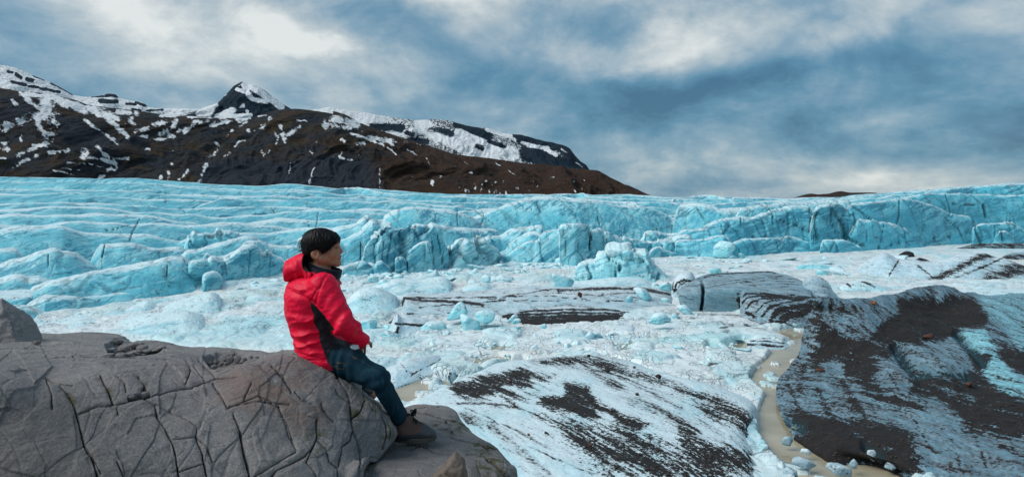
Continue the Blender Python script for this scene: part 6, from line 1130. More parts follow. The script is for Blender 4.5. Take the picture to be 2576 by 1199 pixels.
# ------------------------------------------------------------ the seated man (surfaces grown from blended solids)
def nets(fn, xs, ys, zs, chunkz=24):
    """surface of fn=0 on a rectilinear lattice"""
    # coarse pass first, then only the cells near the surface
    st_ = 4; ic = [np.minimum(np.arange(0, len(q)+st_-1, st_), len(q)-1) for q in (xs, ys, zs)]
    C = np.stack(np.meshgrid(xs[ic[0]], ys[ic[1]], zs[ic[2]], indexing='ij'), -1).astype(np.float32); Dc = fn(C.reshape(-1, 3)).reshape(C.shape[:3])
    near_ = [np.clip((np.arange(len(q))+st_//2)//st_, 0, len(i)-1) for q, i in zip((xs, ys, zs), ic)]
    D = Dc[np.ix_(*near_)].astype(np.float32)
    hs = [np.gradient(q)*st_*.5 for q in (xs, ys, zs)]
    rad = np.sqrt(hs[0][:, None, None]**2+hs[1][None, :, None]**2+hs[2][None, None, :]**2)*1.9+.004
    I0 = np.nonzero(np.abs(D) < rad)
    for k in range(0, len(I0[0]), 400000):
        ii = tuple(i[k:k+400000] for i in I0); D[ii] = fn(np.stack([xs[ii[0]], ys[ii[1]], zs[ii[2]]], -1).astype(np.float32))
    S = D < 0; nx, ny, nz = [n-1 for n in D.shape]
    cnt = np.zeros((nx, ny, nz), np.int8)
    for i in (0, 1):
        for j in (0, 1):
            for k in (0, 1): cnt += S[i:i+nx, j:j+ny, k:k+nz]
    act = (cnt > 0) & (cnt < 8); I = np.stack(np.nonzero(act), -1); idx = np.full(act.shape, -1, np.int32); idx[act] = np.arange(len(I))
    acc = np.zeros((len(I), 3)); n = np.zeros(len(I)); cx = [xs, ys, zs]
    cor = [(i, j, k) for i in (0, 1) for j in (0, 1) for k in (0, 1)]
    for a in range(8):
        for b in range(a+1, 8):
            if sum(x != y for x, y in zip(cor[a], cor[b])) != 1: continue
            A = I+cor[a]; B = I+cor[b]; da = D[A[:, 0], A[:, 1], A[:, 2]]; db = D[B[:, 0], B[:, 1], B[:, 2]]
            m = (da < 0) != (db < 0); t = np.where(m, da/(da-db+1e-12), 0)[:, None]
            PA = np.stack([cx[q][A[:, q]] for q in range(3)], -1); PB = np.stack([cx[q][B[:, q]] for q in range(3)], -1)
            acc[m] += (PA+(PB-PA)*t)[m]; n[m] += 1
    V = acc/np.maximum(n, 1)[:, None]; F_ = []
    for ax in range(3):
        o = [q for q in range(3) if q != ax]
        sl = [slice(1, -1)]*3; sl[ax] = slice(0, -1); sl2 = list(sl); sl2[ax] = slice(1, None)
        a = S[tuple(sl)]; b = S[tuple(sl2)]; E = np.stack(np.nonzero(a != b), -1)
        if len(E) == 0: continue
        inside = a[E[:, 0], E[:, 1], E[:, 2]]; E = E.copy(); E[:, o[0]] += 1; E[:, o[1]] += 1
        q = []
        for d0, d1 in ((-1, -1), (0, -1), (0, 0), (-1, 0)):
            c = E.copy(); c[:, o[0]] += d0; c[:, o[1]] += d1; q.append(idx[c[:, 0], c[:, 1], c[:, 2]])
        q = np.stack(q, -1); fl = inside if ax != 1 else ~inside; q[~fl] = q[~fl][:, ::-1]; q = q[(q >= 0).all(1)]; F_.append(q)
    return V, np.concatenate(F_)
def meshnormals(V, Fc):
    n = np.cross(V[Fc[:, 2]]-V[Fc[:, 0]], V[Fc[:, 3 % Fc.shape[1]]]-V[Fc[:, 1]]); N = np.zeros_like(V)
    for k in range(Fc.shape[1]): np.add.at(N, Fc[:, k], n)
    return N/(np.linalg.norm(N, axis=1, keepdims=True)+1e-12)
def smin(a, b, k): h = np.clip(.5+.5*(b-a)/k, 0, 1); return b+(a-b)*h-k*h*(1-h)
def smax(a, b, k): return -smin(-a, -b, k)
def cone(P, a, b, ra, rb):
    a = np.asarray(a, np.float32); b = np.asarray(b, np.float32); d = b-a; t = np.clip(((P-a)@d)/(d@d+1e-9), 0, 1)
    return np.linalg.norm(P-a-t[:, None]*d, axis=1)-(ra+(rb-ra)*t)
def ell(P, c, r, R=None):
    q = P-np.asarray(c, np.float32)
    if R is not None: q = q@np.asarray(R, np.float32)
    r = np.asarray(r, np.float32); k0 = np.linalg.norm(q/r, axis=1); k1 = np.linalg.norm(q/(r*r), axis=1)+1e-9; return k0*(k0-1)/k1
def rotm(axis, a):
    c, s = math.cos(a), math.sin(a)
    return np.array({'x': [[1,0,0],[0,c,-s],[0,s,c]], 'y': [[c,0,s],[0,1,0],[-s,0,c]], 'z': [[c,-s,0],[s,c,0],[0,0,1]]}[axis])
PY = 4.25; K = PY/2730.7                                     # distance of the man; metres per source pixel there
def S(x, y, d=0.): return np.array([(x/1.5901-CX)/F*(PY+d), PY+d, CZ-(y/1.5901-HV)/F*(PY+d)])
def inS(P): u, v = proj(P); return u*1.5901, v*1.5901
def ax(lo, hi, h): return np.linspace(lo, hi, int((hi-lo)/h)+2)
def bounds(pts, pad):
    a = np.array(pts); return a.min(0)-pad, a.max(0)+pad
M_SKIN, g = newmat("skin"); P_ = g.n('ShaderNodeNewGeometry').outputs['Position']
_c = g.mix(g.rng(g.noise(P_, 60, 4), .3, .7), (.34, .150, .088), (.42, .200, .125)); _c = g.mix(g.attr('lip'), _c, (.40, .13, .10)); _c = g.mix(g.attr('brow'), _c, (.018, .013, .011))
g.bsdf(_c, .48, g.bump(g.noise(P_, 400, 3), .15, .001), spec=.45, Subsurface_Weight=.12, Subsurface_Scale=.01)
def cloth(name, col, rough=.62, wr=.5, fine=900., spec=.35, sheen=0.):
    m, g = newmat(name); P = g.n('ShaderNodeNewGeometry').outputs['Position']
    a = g.noise(g.mapping(P, scale=(1, 1, 2.0)), 17, 5, .6, .6); b = g.noise(P, fine, 2)
    c = g.mix(g.rng(a, .3, .7), tuple(x*.86 for x in col), tuple(x*1.06 for x in col))
    g.bsdf(c, rough, g.bump(g.m('ADD', a, g.m('MULTIPLY', b, .06)), wr, .012), spec=spec, Sheen_Weight=sheen); return m
M_RED_J = cloth("red_shell_fabric", (.82, .004, .045), .5, .22, spec=.2); M_BLK_J = cloth("black_shell_fabric", (.014, .016, .022), .6, .4)
M_FLEECE = cloth("navy_fleece", (.010, .014, .026), .95, .5, 1400., .1, .3)
M_DENIM, g = newmat("dark_denim"); P_ = g.n('ShaderNodeNewGeometry').outputs['Position']
_n = g.noise(g.mapping(P_, rot=(0, math.radians(-60), 0), scale=(9, 9, 1.4)), 5, 6, .65, .2); _m = g.noise(P_, 7, 4)
_c = g.mix(g.rng(_n, .42, .70), (.004, .030, .050), (.008, .048, .074)); _c = g.mix(g.m('MULTIPLY', g.attr('fade'), g.rng(_n, .45, .75, 0., .6)), _c, (.022, .10, .145)); _c = g.mix(g.attr('seam'), _c, (.16, .085, .03))
g.bsdf(_c, .85, g.bump(g.m('ADD', _n, g.m('MULTIPLY', g.noise(P_, 1500, 2), .05)), .5, .006), spec=.2)
M_HAIR = flat("black_hair", (.0035, .0035, .0045), .5, .14, bs=.12, bscale=160, bd=.002)
M_LEATHER = flat("brown_leather", (.115, .070, .058), .75, .3, bs=.4, bscale=220, bd=.002); M_RUBBER = flat("grey_rubber", (.040, .046, .055), .42, .5, bs=.15, bscale=120)
M_SOLE = flat("grey_sole", (.085, .075, .066), .8, .3, bs=.3, bscale=200); M_LACE = flat("black_lace", (.008, .008, .009), .8, .3); M_TAG = flat("white_label", (.62, .68, .74), .6, .4); M_METAL = flat("steel", (.55, .56, .58), .3, .6, metal=1.)
M_EYEW = flat("eye_white", (.55, .50, .46), .3, .6); M_EYED = flat("eye_dark", (.008, .006, .005), .2, .6)

person = empty("person", tuple(S(1310, 1450))); tag(person, "black-haired person in a red hooded jacket, jeans and boots sitting on the rock", "person")
# body axes: the trunk faces right and slightly away; side axis towards the camera
yaw = math.radians(18); fd = np.array([math.cos(yaw), math.sin(yaw), 0]); sdv = np.array([math.sin(yaw), -math.cos(yaw), 0])
SH = S(1290, 1150, -.17); EL = S(1378, 1298, -.24); WR = S(1448, 1362, -.15); SH2 = S(1262, 1150, .20); EL2 = S(1375, 1300, .22); WR2 = S(1424, 1368, .06)
HIP = S(1330, 1425, -.09); KN = S(1513, 1512, -.20); AN = S(1612, 1690, -.06); HIP2 = S(1335, 1430, .11); KN2 = S(1452, 1478, .30); AN2 = S(1432, 1560, .36)
# ---- head geometry in head units (source pixels, x to the right = face direction, y away, z up), origin at the skull centre
HC = S(1284, 982, 0.); HR = rotm('z', math.radians(4)).T
def hp(P): return ((P-HC)@rotm('z', math.radians(4)))/K       # world -> head units
def head_sdf(P):
    q = hp(P).astype(np.float32); x, y, z = q.T; ya = np.abs(y); qa = np.stack([x, ya, z], -1)
    d = ell(q, (0, 0, 6), (66, 52, 60))
    d = smin(d, ell(q, (37, 0, -24), (41, 42, 50)), 14)                     # face block
    d = smin(d, cone(qa, (6, 38, -48), (60, 9, -70), 17, 13), 16)           # jaw
    d = smin(d, ell(q, (66, 0, -72), (14, 17, 12)), 10)                      # chin
    d = smin(d, ell(qa, (52, 24, -32), (18, 17, 19)), 12)                   # cheek
    d = smin(d, ell(qa, (66, 13, 10), (8, 17, 7)), 7)                       # brow
    d = smin(d, cone(q, (70, 0, -4), (80.5, 0, -24), 4.5, 7.0), 6)              # nose
    d = smin(d, ell(qa, (77, 8, -27), (7, 6.5, 6)), 4)
    d = smax(d, -ell(qa, (80, 24, -5), (12, 13, 7)), 6)                     # eye socket
    d = smin(d, ell(qa, (67.5, 22, -6), (6, 12, 5)), 2.5)                   # eyeball under lids
    d = smin(d, ell(q, (73, 0, -43.5), (8, 19, 5.2)), 5)                    # upper lip
    d = smin(d, ell(q, (71.5, 0, -53.5), (8, 17, 5.6)), 5)                    # lower lip
    d = smax(d, -ell(q, (84, 0, -48.4), (7.5, 20, .8)), 1.2)                # mouth line
    d = smin(d, cone(q, (0, 0, -60), (-14, 0, -150), 40, 44), 14)           # neck
    er = rotm('y', math.radians(-12))
    e = ell(qa, (-12, 52, -30), (17, 6.5, 21), er); e = smax(e, -ell(qa, (-8, 60, -27), (11.5, 7, 14.5), er), 2.); e = smin(e, ell(qa, (-4, 52, -46), (6, 5, 7)), 4)
    e = smin(e, ell(qa, (1, 53, -31), (4, 4, 7)), 3); e = smin(e, ell(qa, (-14, 54, -27), (3, 3, 11), er), 3)
    d = smin(d, e, 3)
    return d*K
def hand_sdf(P, W, dirv, side):
    """relaxed curled hand resting on the thigh: palm, four bent fingers of unequal length, thumb from the side"""
    f = dirv/np.linalg.norm(dirv); s = np.cross(f, (0, 0, 1.)); s = s/np.linalg.norm(s)*side; n = np.cross(s, f)*side
    if n[2] < 0: n = -n
    c = W+f*.05; d = ell(P, c, (.050, .040, .017), np.stack([f, s, n], -1))
    for i, (o_, L) in enumerate(((-.030, .062), (-.010, .074), (.011, .078), (.030, .070))):
        a = W+f*.085+s*o_+n*.002; b = a+f*L*.45-n*.006; c2 = b+f*L*.28-n*.020; e = c2+f*L*.08-n*.020
        for p, q, r1, r2 in ((a, b, .0092, .0085), (b, c2, .0085, .0078), (c2, e, .0078, .0068)): d = smin(d, cone(P, p, q, r1, r2), .004)
    t0 = W+f*.025+s*.036; t1 = t0+f*.03+s*.022-n*.006; t2 = t1+f*.030+s*.006-n*.010
    d = smin(d, cone(P, t0, t1, .012, .010), .006); d = smin(d, cone(P, t1, t2, .010, .0085), .003); return d
def body_sdf(P):
    d = head_sdf(P)
    tr = smin(cone(P, S(1255, 1130), S(1262, 1260), .12, .11), cone(P, S(1262, 1260), S(1318, 1410), .11, .12), .05)
    tr = smin(tr, cone(P, SH+(0, .03, 0), SH2-(0, .03, 0), .06, .06), .05); d = smin(d, tr, .03)
    for a, b, c, h in ((SH, EL, WR, np.array([-.28, .8, -.45])), (SH2, EL2, WR2, np.array([-.25, -.8, -.5]))):
        m = smin(cone(P, a, b, .050, .040), cone(P, b, c, .040, .028), .02); m = smin(m, hand_sdf(P, c, h, 1 if c is WR else -1), .012); d = smin(d, m, .02)
    for a, b, c, t in ((HIP, KN, AN, S(1700, 1728, -.06)), (HIP2, KN2, AN2, S(1490, 1580, .36))):
        m = smin(cone(P, a, b, .078, .055), cone(P, b, c, .052, .038), .02); m = smin(m, cone(P, c+(0, 0, -.03), t, .036, .028), .02); d = smin(d, m, .03)
    return d
def make_body():
    lo, hi = bounds([SH, SH2, EL2, HC, KN, KN2, AN, AN2, S(1740, 1740, 0), S(1150, 1200)], .13)
    hx = HC[0]; xs = np.concatenate([ax(lo[0], hx-.14, .010), ax(hx-.138, hx+.142, .0023), ax(hx+.146, hi[0], .006)])
    ys = np.concatenate([ax(lo[1], PY-.11, .008), ax(PY-.108, PY+.108, .0026), ax(PY+.112, hi[1], .009)])
    zs = np.concatenate([ax(lo[2], HC[2]-.16, .007), ax(HC[2]-.158, HC[2]+.12, .0023)])
    V, Fc = nets(body_sdf, xs, ys, zs); q = hp(V); x, y, z = q.T; ya = np.abs(y)
    lip = sst(np.hypot((x-76)/9, (z+49.5)/8.5), 1.1, .8)*(x > 66)*(ya < 17)
    brow = sst(np.abs(z-13-(-.0015)*(ya-20)**2*1.), 4.0, 2.2)*(x > 50)*(ya > 7)*(ya < 34)
    brow = np.maximum(brow, .9*sst(np.abs(z+4.5+.012*(ya-22)**2), 1.9, .8)*(x > 55)*(ya > 11)*(ya < 34))
    mk("body", V, Fc, M_SKIN, {'lip': lip*.6, 'brow': brow*.9}, person)
make_body()
def torso_tables():
    # source rows -> back edge, front edge
    v = np.array([1085, 1105, 1125, 1150, 1180, 1220, 1265, 1300, 1350, 1395, 1425, 1450, 1470])
    L = np.array([1225, 1180, 1155, 1145, 1139, 1141, 1148, 1158, 1170, 1184, 1205, 1240, 1268])
    R = np.array([1325, 1345, 1355, 1360, 1366, 1370, 1368, 1365, 1375, 1398, 1402, 1395, 1388]); return v, L, R
TV, TL, TR = torso_tables()
def jacket_sdf(P):
    P = P.astype(np.float32); v = (HV-(P[:, 2]-CZ)*F/PY)*1.5901
    cx_ = (np.interp(v, TV, (TL+TR)/2)/1.5901-CX)/F*PY; w = np.interp(v, TV, TR-TL)/2*K
    dp = np.interp(v, [1085, 1110, 1140, 1180, 1300, 1420, 1470], [.10, .165, .215, .225, .195, .215, .205])
    q = P-np.array([0, PY, 0], np.float32); q[:, 0] -= cx_
    a = q[:, 0]*fd[0]+q[:, 1]*fd[1]; b = q[:, 0]*sdv[0]+q[:, 1]*sdv[1]
    wf = np.sqrt(np.maximum(w**2-(dp*math.sin(yaw))**2, (w*.55)**2))/math.cos(yaw)
    n = 2.25; r = (np.abs(a/wf)**n+np.abs(b/dp)**n)**(1/n); t = (r-1)*np.minimum(wf, dp)*.85
    t = smax(t, (1092-v)*K*.8, .03); t = smax(t, (v-1452-.0*a)*K+(a*-.18), .012)
    for A, B, C, r0, r1, r2 in ((SH, EL, WR, .088, .064, .046), (SH2, EL2, WR2, .085, .062, .046)):
        m = smin(cone(P, A, B, r0, r1), cone(P, B, C, r1+.002, r2), .02)
        dd = C-B; dd /= np.linalg.norm(dd); m = smax(m, (P-C)@dd.astype(np.float32)-.012, .008); t = smin(t, m, .028)
    return t
def cut(V, Fc, mask_v):
    """split faces by a vertex mask (majority)"""
    f = mask_v[Fc].sum(1) >= 2; return Fc[f], Fc[~f]
def sub(V, Fc, *A):
    u, i = np.unique(Fc, return_inverse=True); return (V[u], i.reshape(Fc.shape))+tuple(a[u] for a in A)
def snap(V, poly, tol, near=True):
    """pull mesh vertices close to a traced outline onto it, for a clean seam"""
    x, y = inS(V); best = np.full(len(V), 1e9); px = x.copy(); py = y.copy()
    P = [p for p in poly]
    for a, b in zip(P, P[1:]+P[:1]):
        d, t = segdist(x, y, a, b); m = d < best; best = np.where(m, d, best); px = np.where(m, a[0]+(b[0]-a[0])*t, px); py = np.where(m, a[1]+(b[1]-a[1])*t, py)
    m = (best < tol) & ((V[:, 1] < PY) if near else True)
    V = V.copy(); Yv = V[:, 1]; V[m, 0] = ((px/1.5901-CX)/F*Yv)[m]; V[m, 2] = (CZ-(py/1.5901-HV)/F*Yv)[m]; return V
def inpoly(V, poly):
    x, y = inS(V); return polymask(x, y, poly, .01) > .5
def make_jacket():
    lo, hi = bounds([S(1135, 1090, 0), SH, EL, WR, SH2, WR2, S(1300, 1470, .24), S(1300, 1470, -.24)], .10); h = .0048
    V, Fc = nets(jacket_sdf, ax(lo[0], hi[0], h), ax(lo[1], hi[1], h), ax(lo[2], hi[2], h)); N = meshnormals(V, Fc)
    x, y = inS(V)
    d = .009*fbm(V*np.array([7, 7, 11.]), 3)+.0045*fbm(V*np.array([16, 16, 26.]), 3, ridged=True)
    # deep sideways folds over the lower back
    wv = fbm(V*np.array([4., 4., 3.])+3, 3)
    fold = np.sin((y/15.5+.55*np.sin(x/34.)+wv*4.2)*1.0)
    env = (.25+.75*sst(fbm(V*5.+9, 2), -.35, .35))*sst(x, 1145, 1195)*sst(y, 1235, 1290)*sst(x, 1330, 1260)*(1-.5*sst(y, 1400, 1450))
    d += (.021*(1-np.abs(fold))**1.3-.009)*env
    # folds radiating round the elbow and upper sleeve
    al = ((V-SH)@(EL-SH))/((EL-SH)@(EL-SH)); near = sst(np.linalg.norm(V-EL, axis=1), .20, .05)
    d += .007*np.sin((x*.85+y*.55)/9.+wv*3)*near*(V[:, 1] < PY-.05)
    d += .005*np.sin((x*.3+y)/13.+wv*4+1)*sst(x, 1390, 1440)
    for L, w, dep in [([(1243,1160),(1200,1180),(1150,1165)], 9, -.005), ([(1150,1155),(1243,1200),(1262,1215)], 5, -.004), ([(1262,1215),(1290,1120),(1310,1100)], 4, -.004), ([(1160,1265),(1255,1280)], 10, .008), ([(1243,1205),(1290,1240),(1338,1318)], 6, -.004), ([(1340,1150),(1300,1200),(1290,1230)], 9, -.004), ([(1170,1360),(1250,1395),(1305,1400)], 8, -.006), ([(1190,1412),(1300,1440)], 5, -.004), ([(1400,1265),(1440,1330)], 7, -.004), ([(1150,1150),(1200,1168),(1240,1203)], 2.2, -.004), ([(1242,1205),(1262,1170),(1300,1118)], 2.2, -.004), ([(1165,1445),(1250,1438),(1310,1447)], 2.4, -.004), ([(1425,1368),(1445,1330)], 2.4, -.004)]:
        s = strokes(x, y, [(L, w*2)], 1.)*(V[:, 1] < PY+.05); d += dep*s*1.4
    V = V+N*d[:, None]
    pan = [(1242,1205),(1262,1222),(1290,1252),(1320,1290),(1340,1318),(1330,1321),(1319,1319),(1326,1334),(1345,1350),(1380,1362),(1408,1368),(1400,1385),(1385,1404),(1352,1432),(1310,1453),(1303,1425),(1290,1390),(1279,1360),(1277,1325),(1262,1303),(1255,1288),(1257,1260),(1243,1232)]
    V = snap(V, pan, 2.6); C = V[Fc].mean(1); inp = inpoly(C, pan) & (C[:, 1] < PY+.02)
    # cuff opening and hem keep the shell colour
    for nm, ff, m in (("jacket", Fc[~inp], M_RED_J), ("side_panel", Fc[inp], M_BLK_J)):
        v_, f_ = sub(V, ff); o = mk(nm, v_, f_, m, None, person)
        if nm == "side_panel": o['label'] = "black side panel under the sleeve"
    return V, Fc
JV, JF = make_jacket()
# ---- hood lying on the back, its dark lining, stand-up collar and the fleece neck
def hood_sdf(P):
    o = ell(P, S(1212, 1066, 0), (.112, .150, .084), rotm('y', math.radians(-20)))
    o = smin(o, ell(P, S(1170, 1085, 0), (.058, .115, .072)), .03)
    o = smin(o, cone(P, S(1218, 1042, -.09), S(1238, 1104, -.13), .034, .032), .02)
    o = smax(o, -ell(P, S(1262, 1042, -.045), (.070, .125, .098), rotm('y', math.radians(20))), .008)
    return o
def hood():
    lo, hi = bounds([S(1135, 1010, -.16), S(1290, 1150, .16)], .02); h = .0042
    V, Fc = nets(hood_sdf, ax(lo[0], hi[0], h), ax(lo[1], hi[1], h), ax(lo[2], hi[2], h)); N = meshnormals(V, Fc); x, y = inS(V)
    lin = ell(V, S(1262, 1042, -.045), (.070, .125, .098), rotm('y', math.radians(20))) < .0045
    d = .007*fbm(V*np.array([9, 9, 6.])+7, 3)+.006*np.sin(x/7.5+fbm(V*6, 2)*4)*sst(x, 1215, 1165)*(y > 1040)
    d += -.010*strokes(x, y, [([(1222,1030),(1225,1070),(1228,1110)], 8)], 1.)-.008*strokes(x, y, [([(1150,1105),(1180,1090),(1205,1115)], 10)], 1.)
    V = V+N*(d*~lin)[:, None]; fl = lin[Fc].sum(1) >= 2
    for nm, ff, m in (("hood", Fc[~fl], M_RED_J), ("hood_lining", Fc[fl], M_BLK_J)): v_, f_ = sub(V, ff); mk(nm, v_, f_, m, None, person)
hood()
def tube_loft(rings, n=48, close=None):
    """rings of (centre, u-vector, v-vector) ellipses"""
    t = np.linspace(0, 2*np.pi, n, endpoint=False); return np.stack([np.asarray(c)+np.cos(t)[:, None]*np.asarray(a)+np.sin(t)[:, None]*np.asarray(b) for c, a, b in rings])
def collar(name, mat, top, bot, thick, seed, wr=.004, steps=22):
    (ct, at_, bt), (cb, ab, bb) = top, bot; rings = []
    for i in range(steps): t = i/(steps-1); bul = 1+.05*math.sin(t*math.pi); rings.append((np.array(cb)*(1-t)+np.array(ct)*t, (np.array(ab)*(1-t)+np.array(at_)*t)*bul, (np.array(bb)*(1-t)+np.array(bt)*t)*bul))
    sc1 = 1-thick/np.linalg.norm(at_); rings += [(c, a*sc1, b*sc1) for c, a, b in rings[::-1]]
    G = tube_loft(rings, 72); G = G+wr*fbm(G*14+seed, 3)[..., None]*np.array([1, .6, .6]); mk(name, G, gridfaces(*G.shape[:2], wrap=True), mat, None, person)
def ring(x0, y0, x1, y1, dep, d=0.):    # an ellipse whose long side view runs from (x0,y0) to (x1,y1)
    a = (S(x1, y1, d)-S(x0, y0, d))/2; return ((S(x1, y1, d)+S(x0, y0, d))/2, a, np.array([0, -dep, 0.]))
collar("fleece_collar", M_FLEECE, ring(1236, 1046, 1368, 1082, .082), ring(1215, 1110, 1352, 1128, .105), .010, 2)
collar("inner_collar", M_BLK_J, ring(1233, 1050, 1342, 1094, .094), ring(1205, 1112, 1358, 1132, .118), .008, 4)
collar("jacket_collar", M_RED_J, ring(1243, 1066, 1333, 1108, .108), ring(1178, 1115, 1366, 1136, .150), .010, 6, .006)
def snap_button():
    V, Fc = icosphere(2); o = mk("snap_button", V*np.array([.0045, .003, .0045])+S(1312, 1096, -.128), Fc, M_METAL, None, person)
snap_button()
# ---- hair
def hair_sdf(P):
    q = hp(P).astype(np.float32); x, y, z = q.T; ya = np.abs(y)
    d = ell(q, (-3, 0, 9), (75, 63, 61)); d = smin(d, ell(q, (-32, 0, -20), (38, 52, 40)), 14)
    fr = ell(q, (40, 0, 22), (34, 54, 34)); d = smin(d, fr, 10)
    # hairline: fringe rises to the right, sideburn, over the ear, down to the nape
    line = np.interp(x, [-80, -38, -30, -22, -8, 4, 10, 20, 27, 31, 36, 46, 58, 66, 80], [-64, -62, -54, -20, -11, -14, -28, -32, -20, -14, -22, -8, 6, 14, 20])
    line = line+3.0*np.sin(x*.55+.4*y)*(x > 0)
    c = (line-z)*.8; fc = smax(c, -(ya-14)*.0+(-1), 1)
    d = smax(d, c, 3)
    strands = 4.6*fbm(np.stack([x*.10+z*.03, y*.10, z*.02], -1), 3)+1.8*fbm(np.stack([x*.28+z*.08, y*.28, z*.04], -1)+5, 2)
    return (d-strands)*K
def hair():
    lo = HC-np.array([.14, .115, .13]); hi = HC+np.array([.135, .115, .125]); h = .0024
    V, Fc = nets(hair_sdf, ax(lo[0], hi[0], h), ax(lo[1], hi[1], h), ax(lo[2], hi[2], h)); ho = mk("hair", V, Fc, M_HAIR, None, person)
    r = np.random.default_rng(4); VV = []; FF = []; n = 0
    def spike(A, B, C, w):
        nonlocal n
        T = np.linspace(0, 1, 8)[:, None]; c = (1-T)**2*A+2*T*(1-T)*B+T*T*C; dr = np.gradient(c, axis=0); dr /= np.linalg.norm(dr, axis=1)[:, None]
        s = np.cross(dr, (0, 1., .1)); s /= np.linalg.norm(s, axis=1)[:, None]+1e-9; t = np.cross(dr, s); R_ = []
        for k in range(4): a = k*math.pi/2; R_.append(c+(s*math.cos(a)+t*math.sin(a))*w*(1-T*.92))
        G = np.stack(R_, 1); VV.append(G.reshape(-1, 3)); FF.append(gridfaces(8, 4, wrap=True)+n); n += 32
    def H(x, y, z): return HC+(np.array([x, y, z])*K)@rotm('z', math.radians(4)).T
    for _ in range(60):   # loose strands at the back of the head
        z = r.uniform(-18, 26); y = r.uniform(-30, 26); spike(H(-66, y, z), H(-80+r.normal(0, 4), y, z-2+r.normal(0, 6)), H(-90+r.normal(0, 9), y+r.normal(0, 6), z-14+r.normal(0, 9)), .0016)
    for _ in range(110):   # fringe tips over forehead and temple
        x = r.uniform(8, 62); y = -r.uniform(20, 46) if r.random() < .8 else r.uniform(-20, 30); z0 = np.interp(x, [8, 24, 46, 66], [-18, -16, 2, 20]); R_ = math.sqrt(max(0, 1-(x/82)**2)); yy = -min(50, 56*R_) if y < -18 else y
        spike(H(x, yy-4, z0+14), H(x+2, yy-5, z0+2), H(x+2+r.normal(0, 2), yy-3, z0-12+r.normal(0, 4)), .0026)
    for _ in range(40):   # nape
        x = r.uniform(-60, -22); y = -r.uniform(22, 46); spike(H(x, y, -46), H(x-1, y-2, -56), H(x+r.normal(0, 2), y, -66+r.normal(0, 3)), .0016)
    for _ in range(90):   # crown
        a = r.uniform(.25, 2.5); spike(H(-3+72*math.cos(a), r.uniform(-25, 20), 10+58*math.sin(a)), H(-6+78*math.cos(a+.12), r.uniform(-20, 20), 10+64*math.sin(a+.12)), H(-6+78*math.cos(a+.3), r.uniform(-20, 20), 8+62*math.sin(a+.3)), .0011)
    mk("strand", np.concatenate(VV), np.concatenate(FF), M_HAIR, None, ho)["kind"] = "stuff"
hair()
# ---- jeans
def jeans_sdf(P):
    pel = ell(P, S(1322, 1415, 0), (.135, .19, .125)); t = pel
    for a, b, c, s_ in ((HIP, KN, AN, 0), (HIP2, KN2, AN2, 1)):
        m = smin(cone(P, a, b, .104, .067), cone(P, b, c+(c-b)*-.02, .062, .048), .025)
        if s_ == 0: m = smin(m, ell(P, S(1400, 1435, -.14), (.10, .08, .075), rotm('y', math.radians(25))), .04)
        dd = (c-b)/np.linalg.norm(c-b); m = smax(m, (P-c)@dd.astype(np.float32)-.004, .006); t = smin(t, m, .03)
    return smax(t, P[:, 2]-S(1300, 1375)[2], .02)
def jeans():
    lo, hi = bounds([S(1240, 1380, 0), HIP, KN, AN, HIP2, KN2, AN2], .11); h = .0048
    V, Fc = nets(jeans_sdf, ax(lo[0], hi[0], h), ax(lo[1], hi[1], h), ax(lo[2], hi[2], h)); N = meshnormals(V, Fc); x, y = inS(V)
    w = fbm(V*6, 3); kd = np.linalg.norm(V-KN, axis=1); dirk = (AN-KN)/np.linalg.norm(AN-KN); s = (V-KN)@dirk
    d = .006*fbm(V*np.array([9, 9, 9]), 3)+.0042*np.sin(s/.0125+w*3.2)*sst(kd, .17, .05)
    s2 = (V-AN)@dirk; d += .0055*np.sin(s2/.013+w*3)*sst(-s2, .14, .02)*(np.linalg.norm(V-AN, axis=1) < .2)
    d += .005*np.sin(((V-HIP)@((KN-HIP)/np.linalg.norm(KN-HIP)))/.02+w*4+x/14.)*sst(x, 1460, 1360)
    V = V+N*d[:, None]
    near = V[:, 1] < PY
    seam = strokes(x, y, [([(1380,1408),(1420,1428),(1470,1455),(1510,1485)], 2.4), ([(1555,1560),(1590,1620),(1625,1665)], 1.8)], .6)*near*.30+strokes(x, y, [([(1345,1448),(1375,1452),(1372,1478),(1350,1470)], 2.2), ([(1322,1462),(1350,1470)], 2.4), ([(1318,1472),(1348,1462)], 2.2), ([(1414,1428),(1424,1432)], 5)], .6)*near
    fade = strokes(x, y, [([(1400,1400),(1450,1395),(1475,1420)], 60), ([(1490,1480),(1540,1520)], 50), ([(1545,1560),(1590,1650)], 30)], 1.5)
    mk("jeans", V, Fc, M_DENIM, {'seam': seam, 'fade': fade}, person)
jeans()
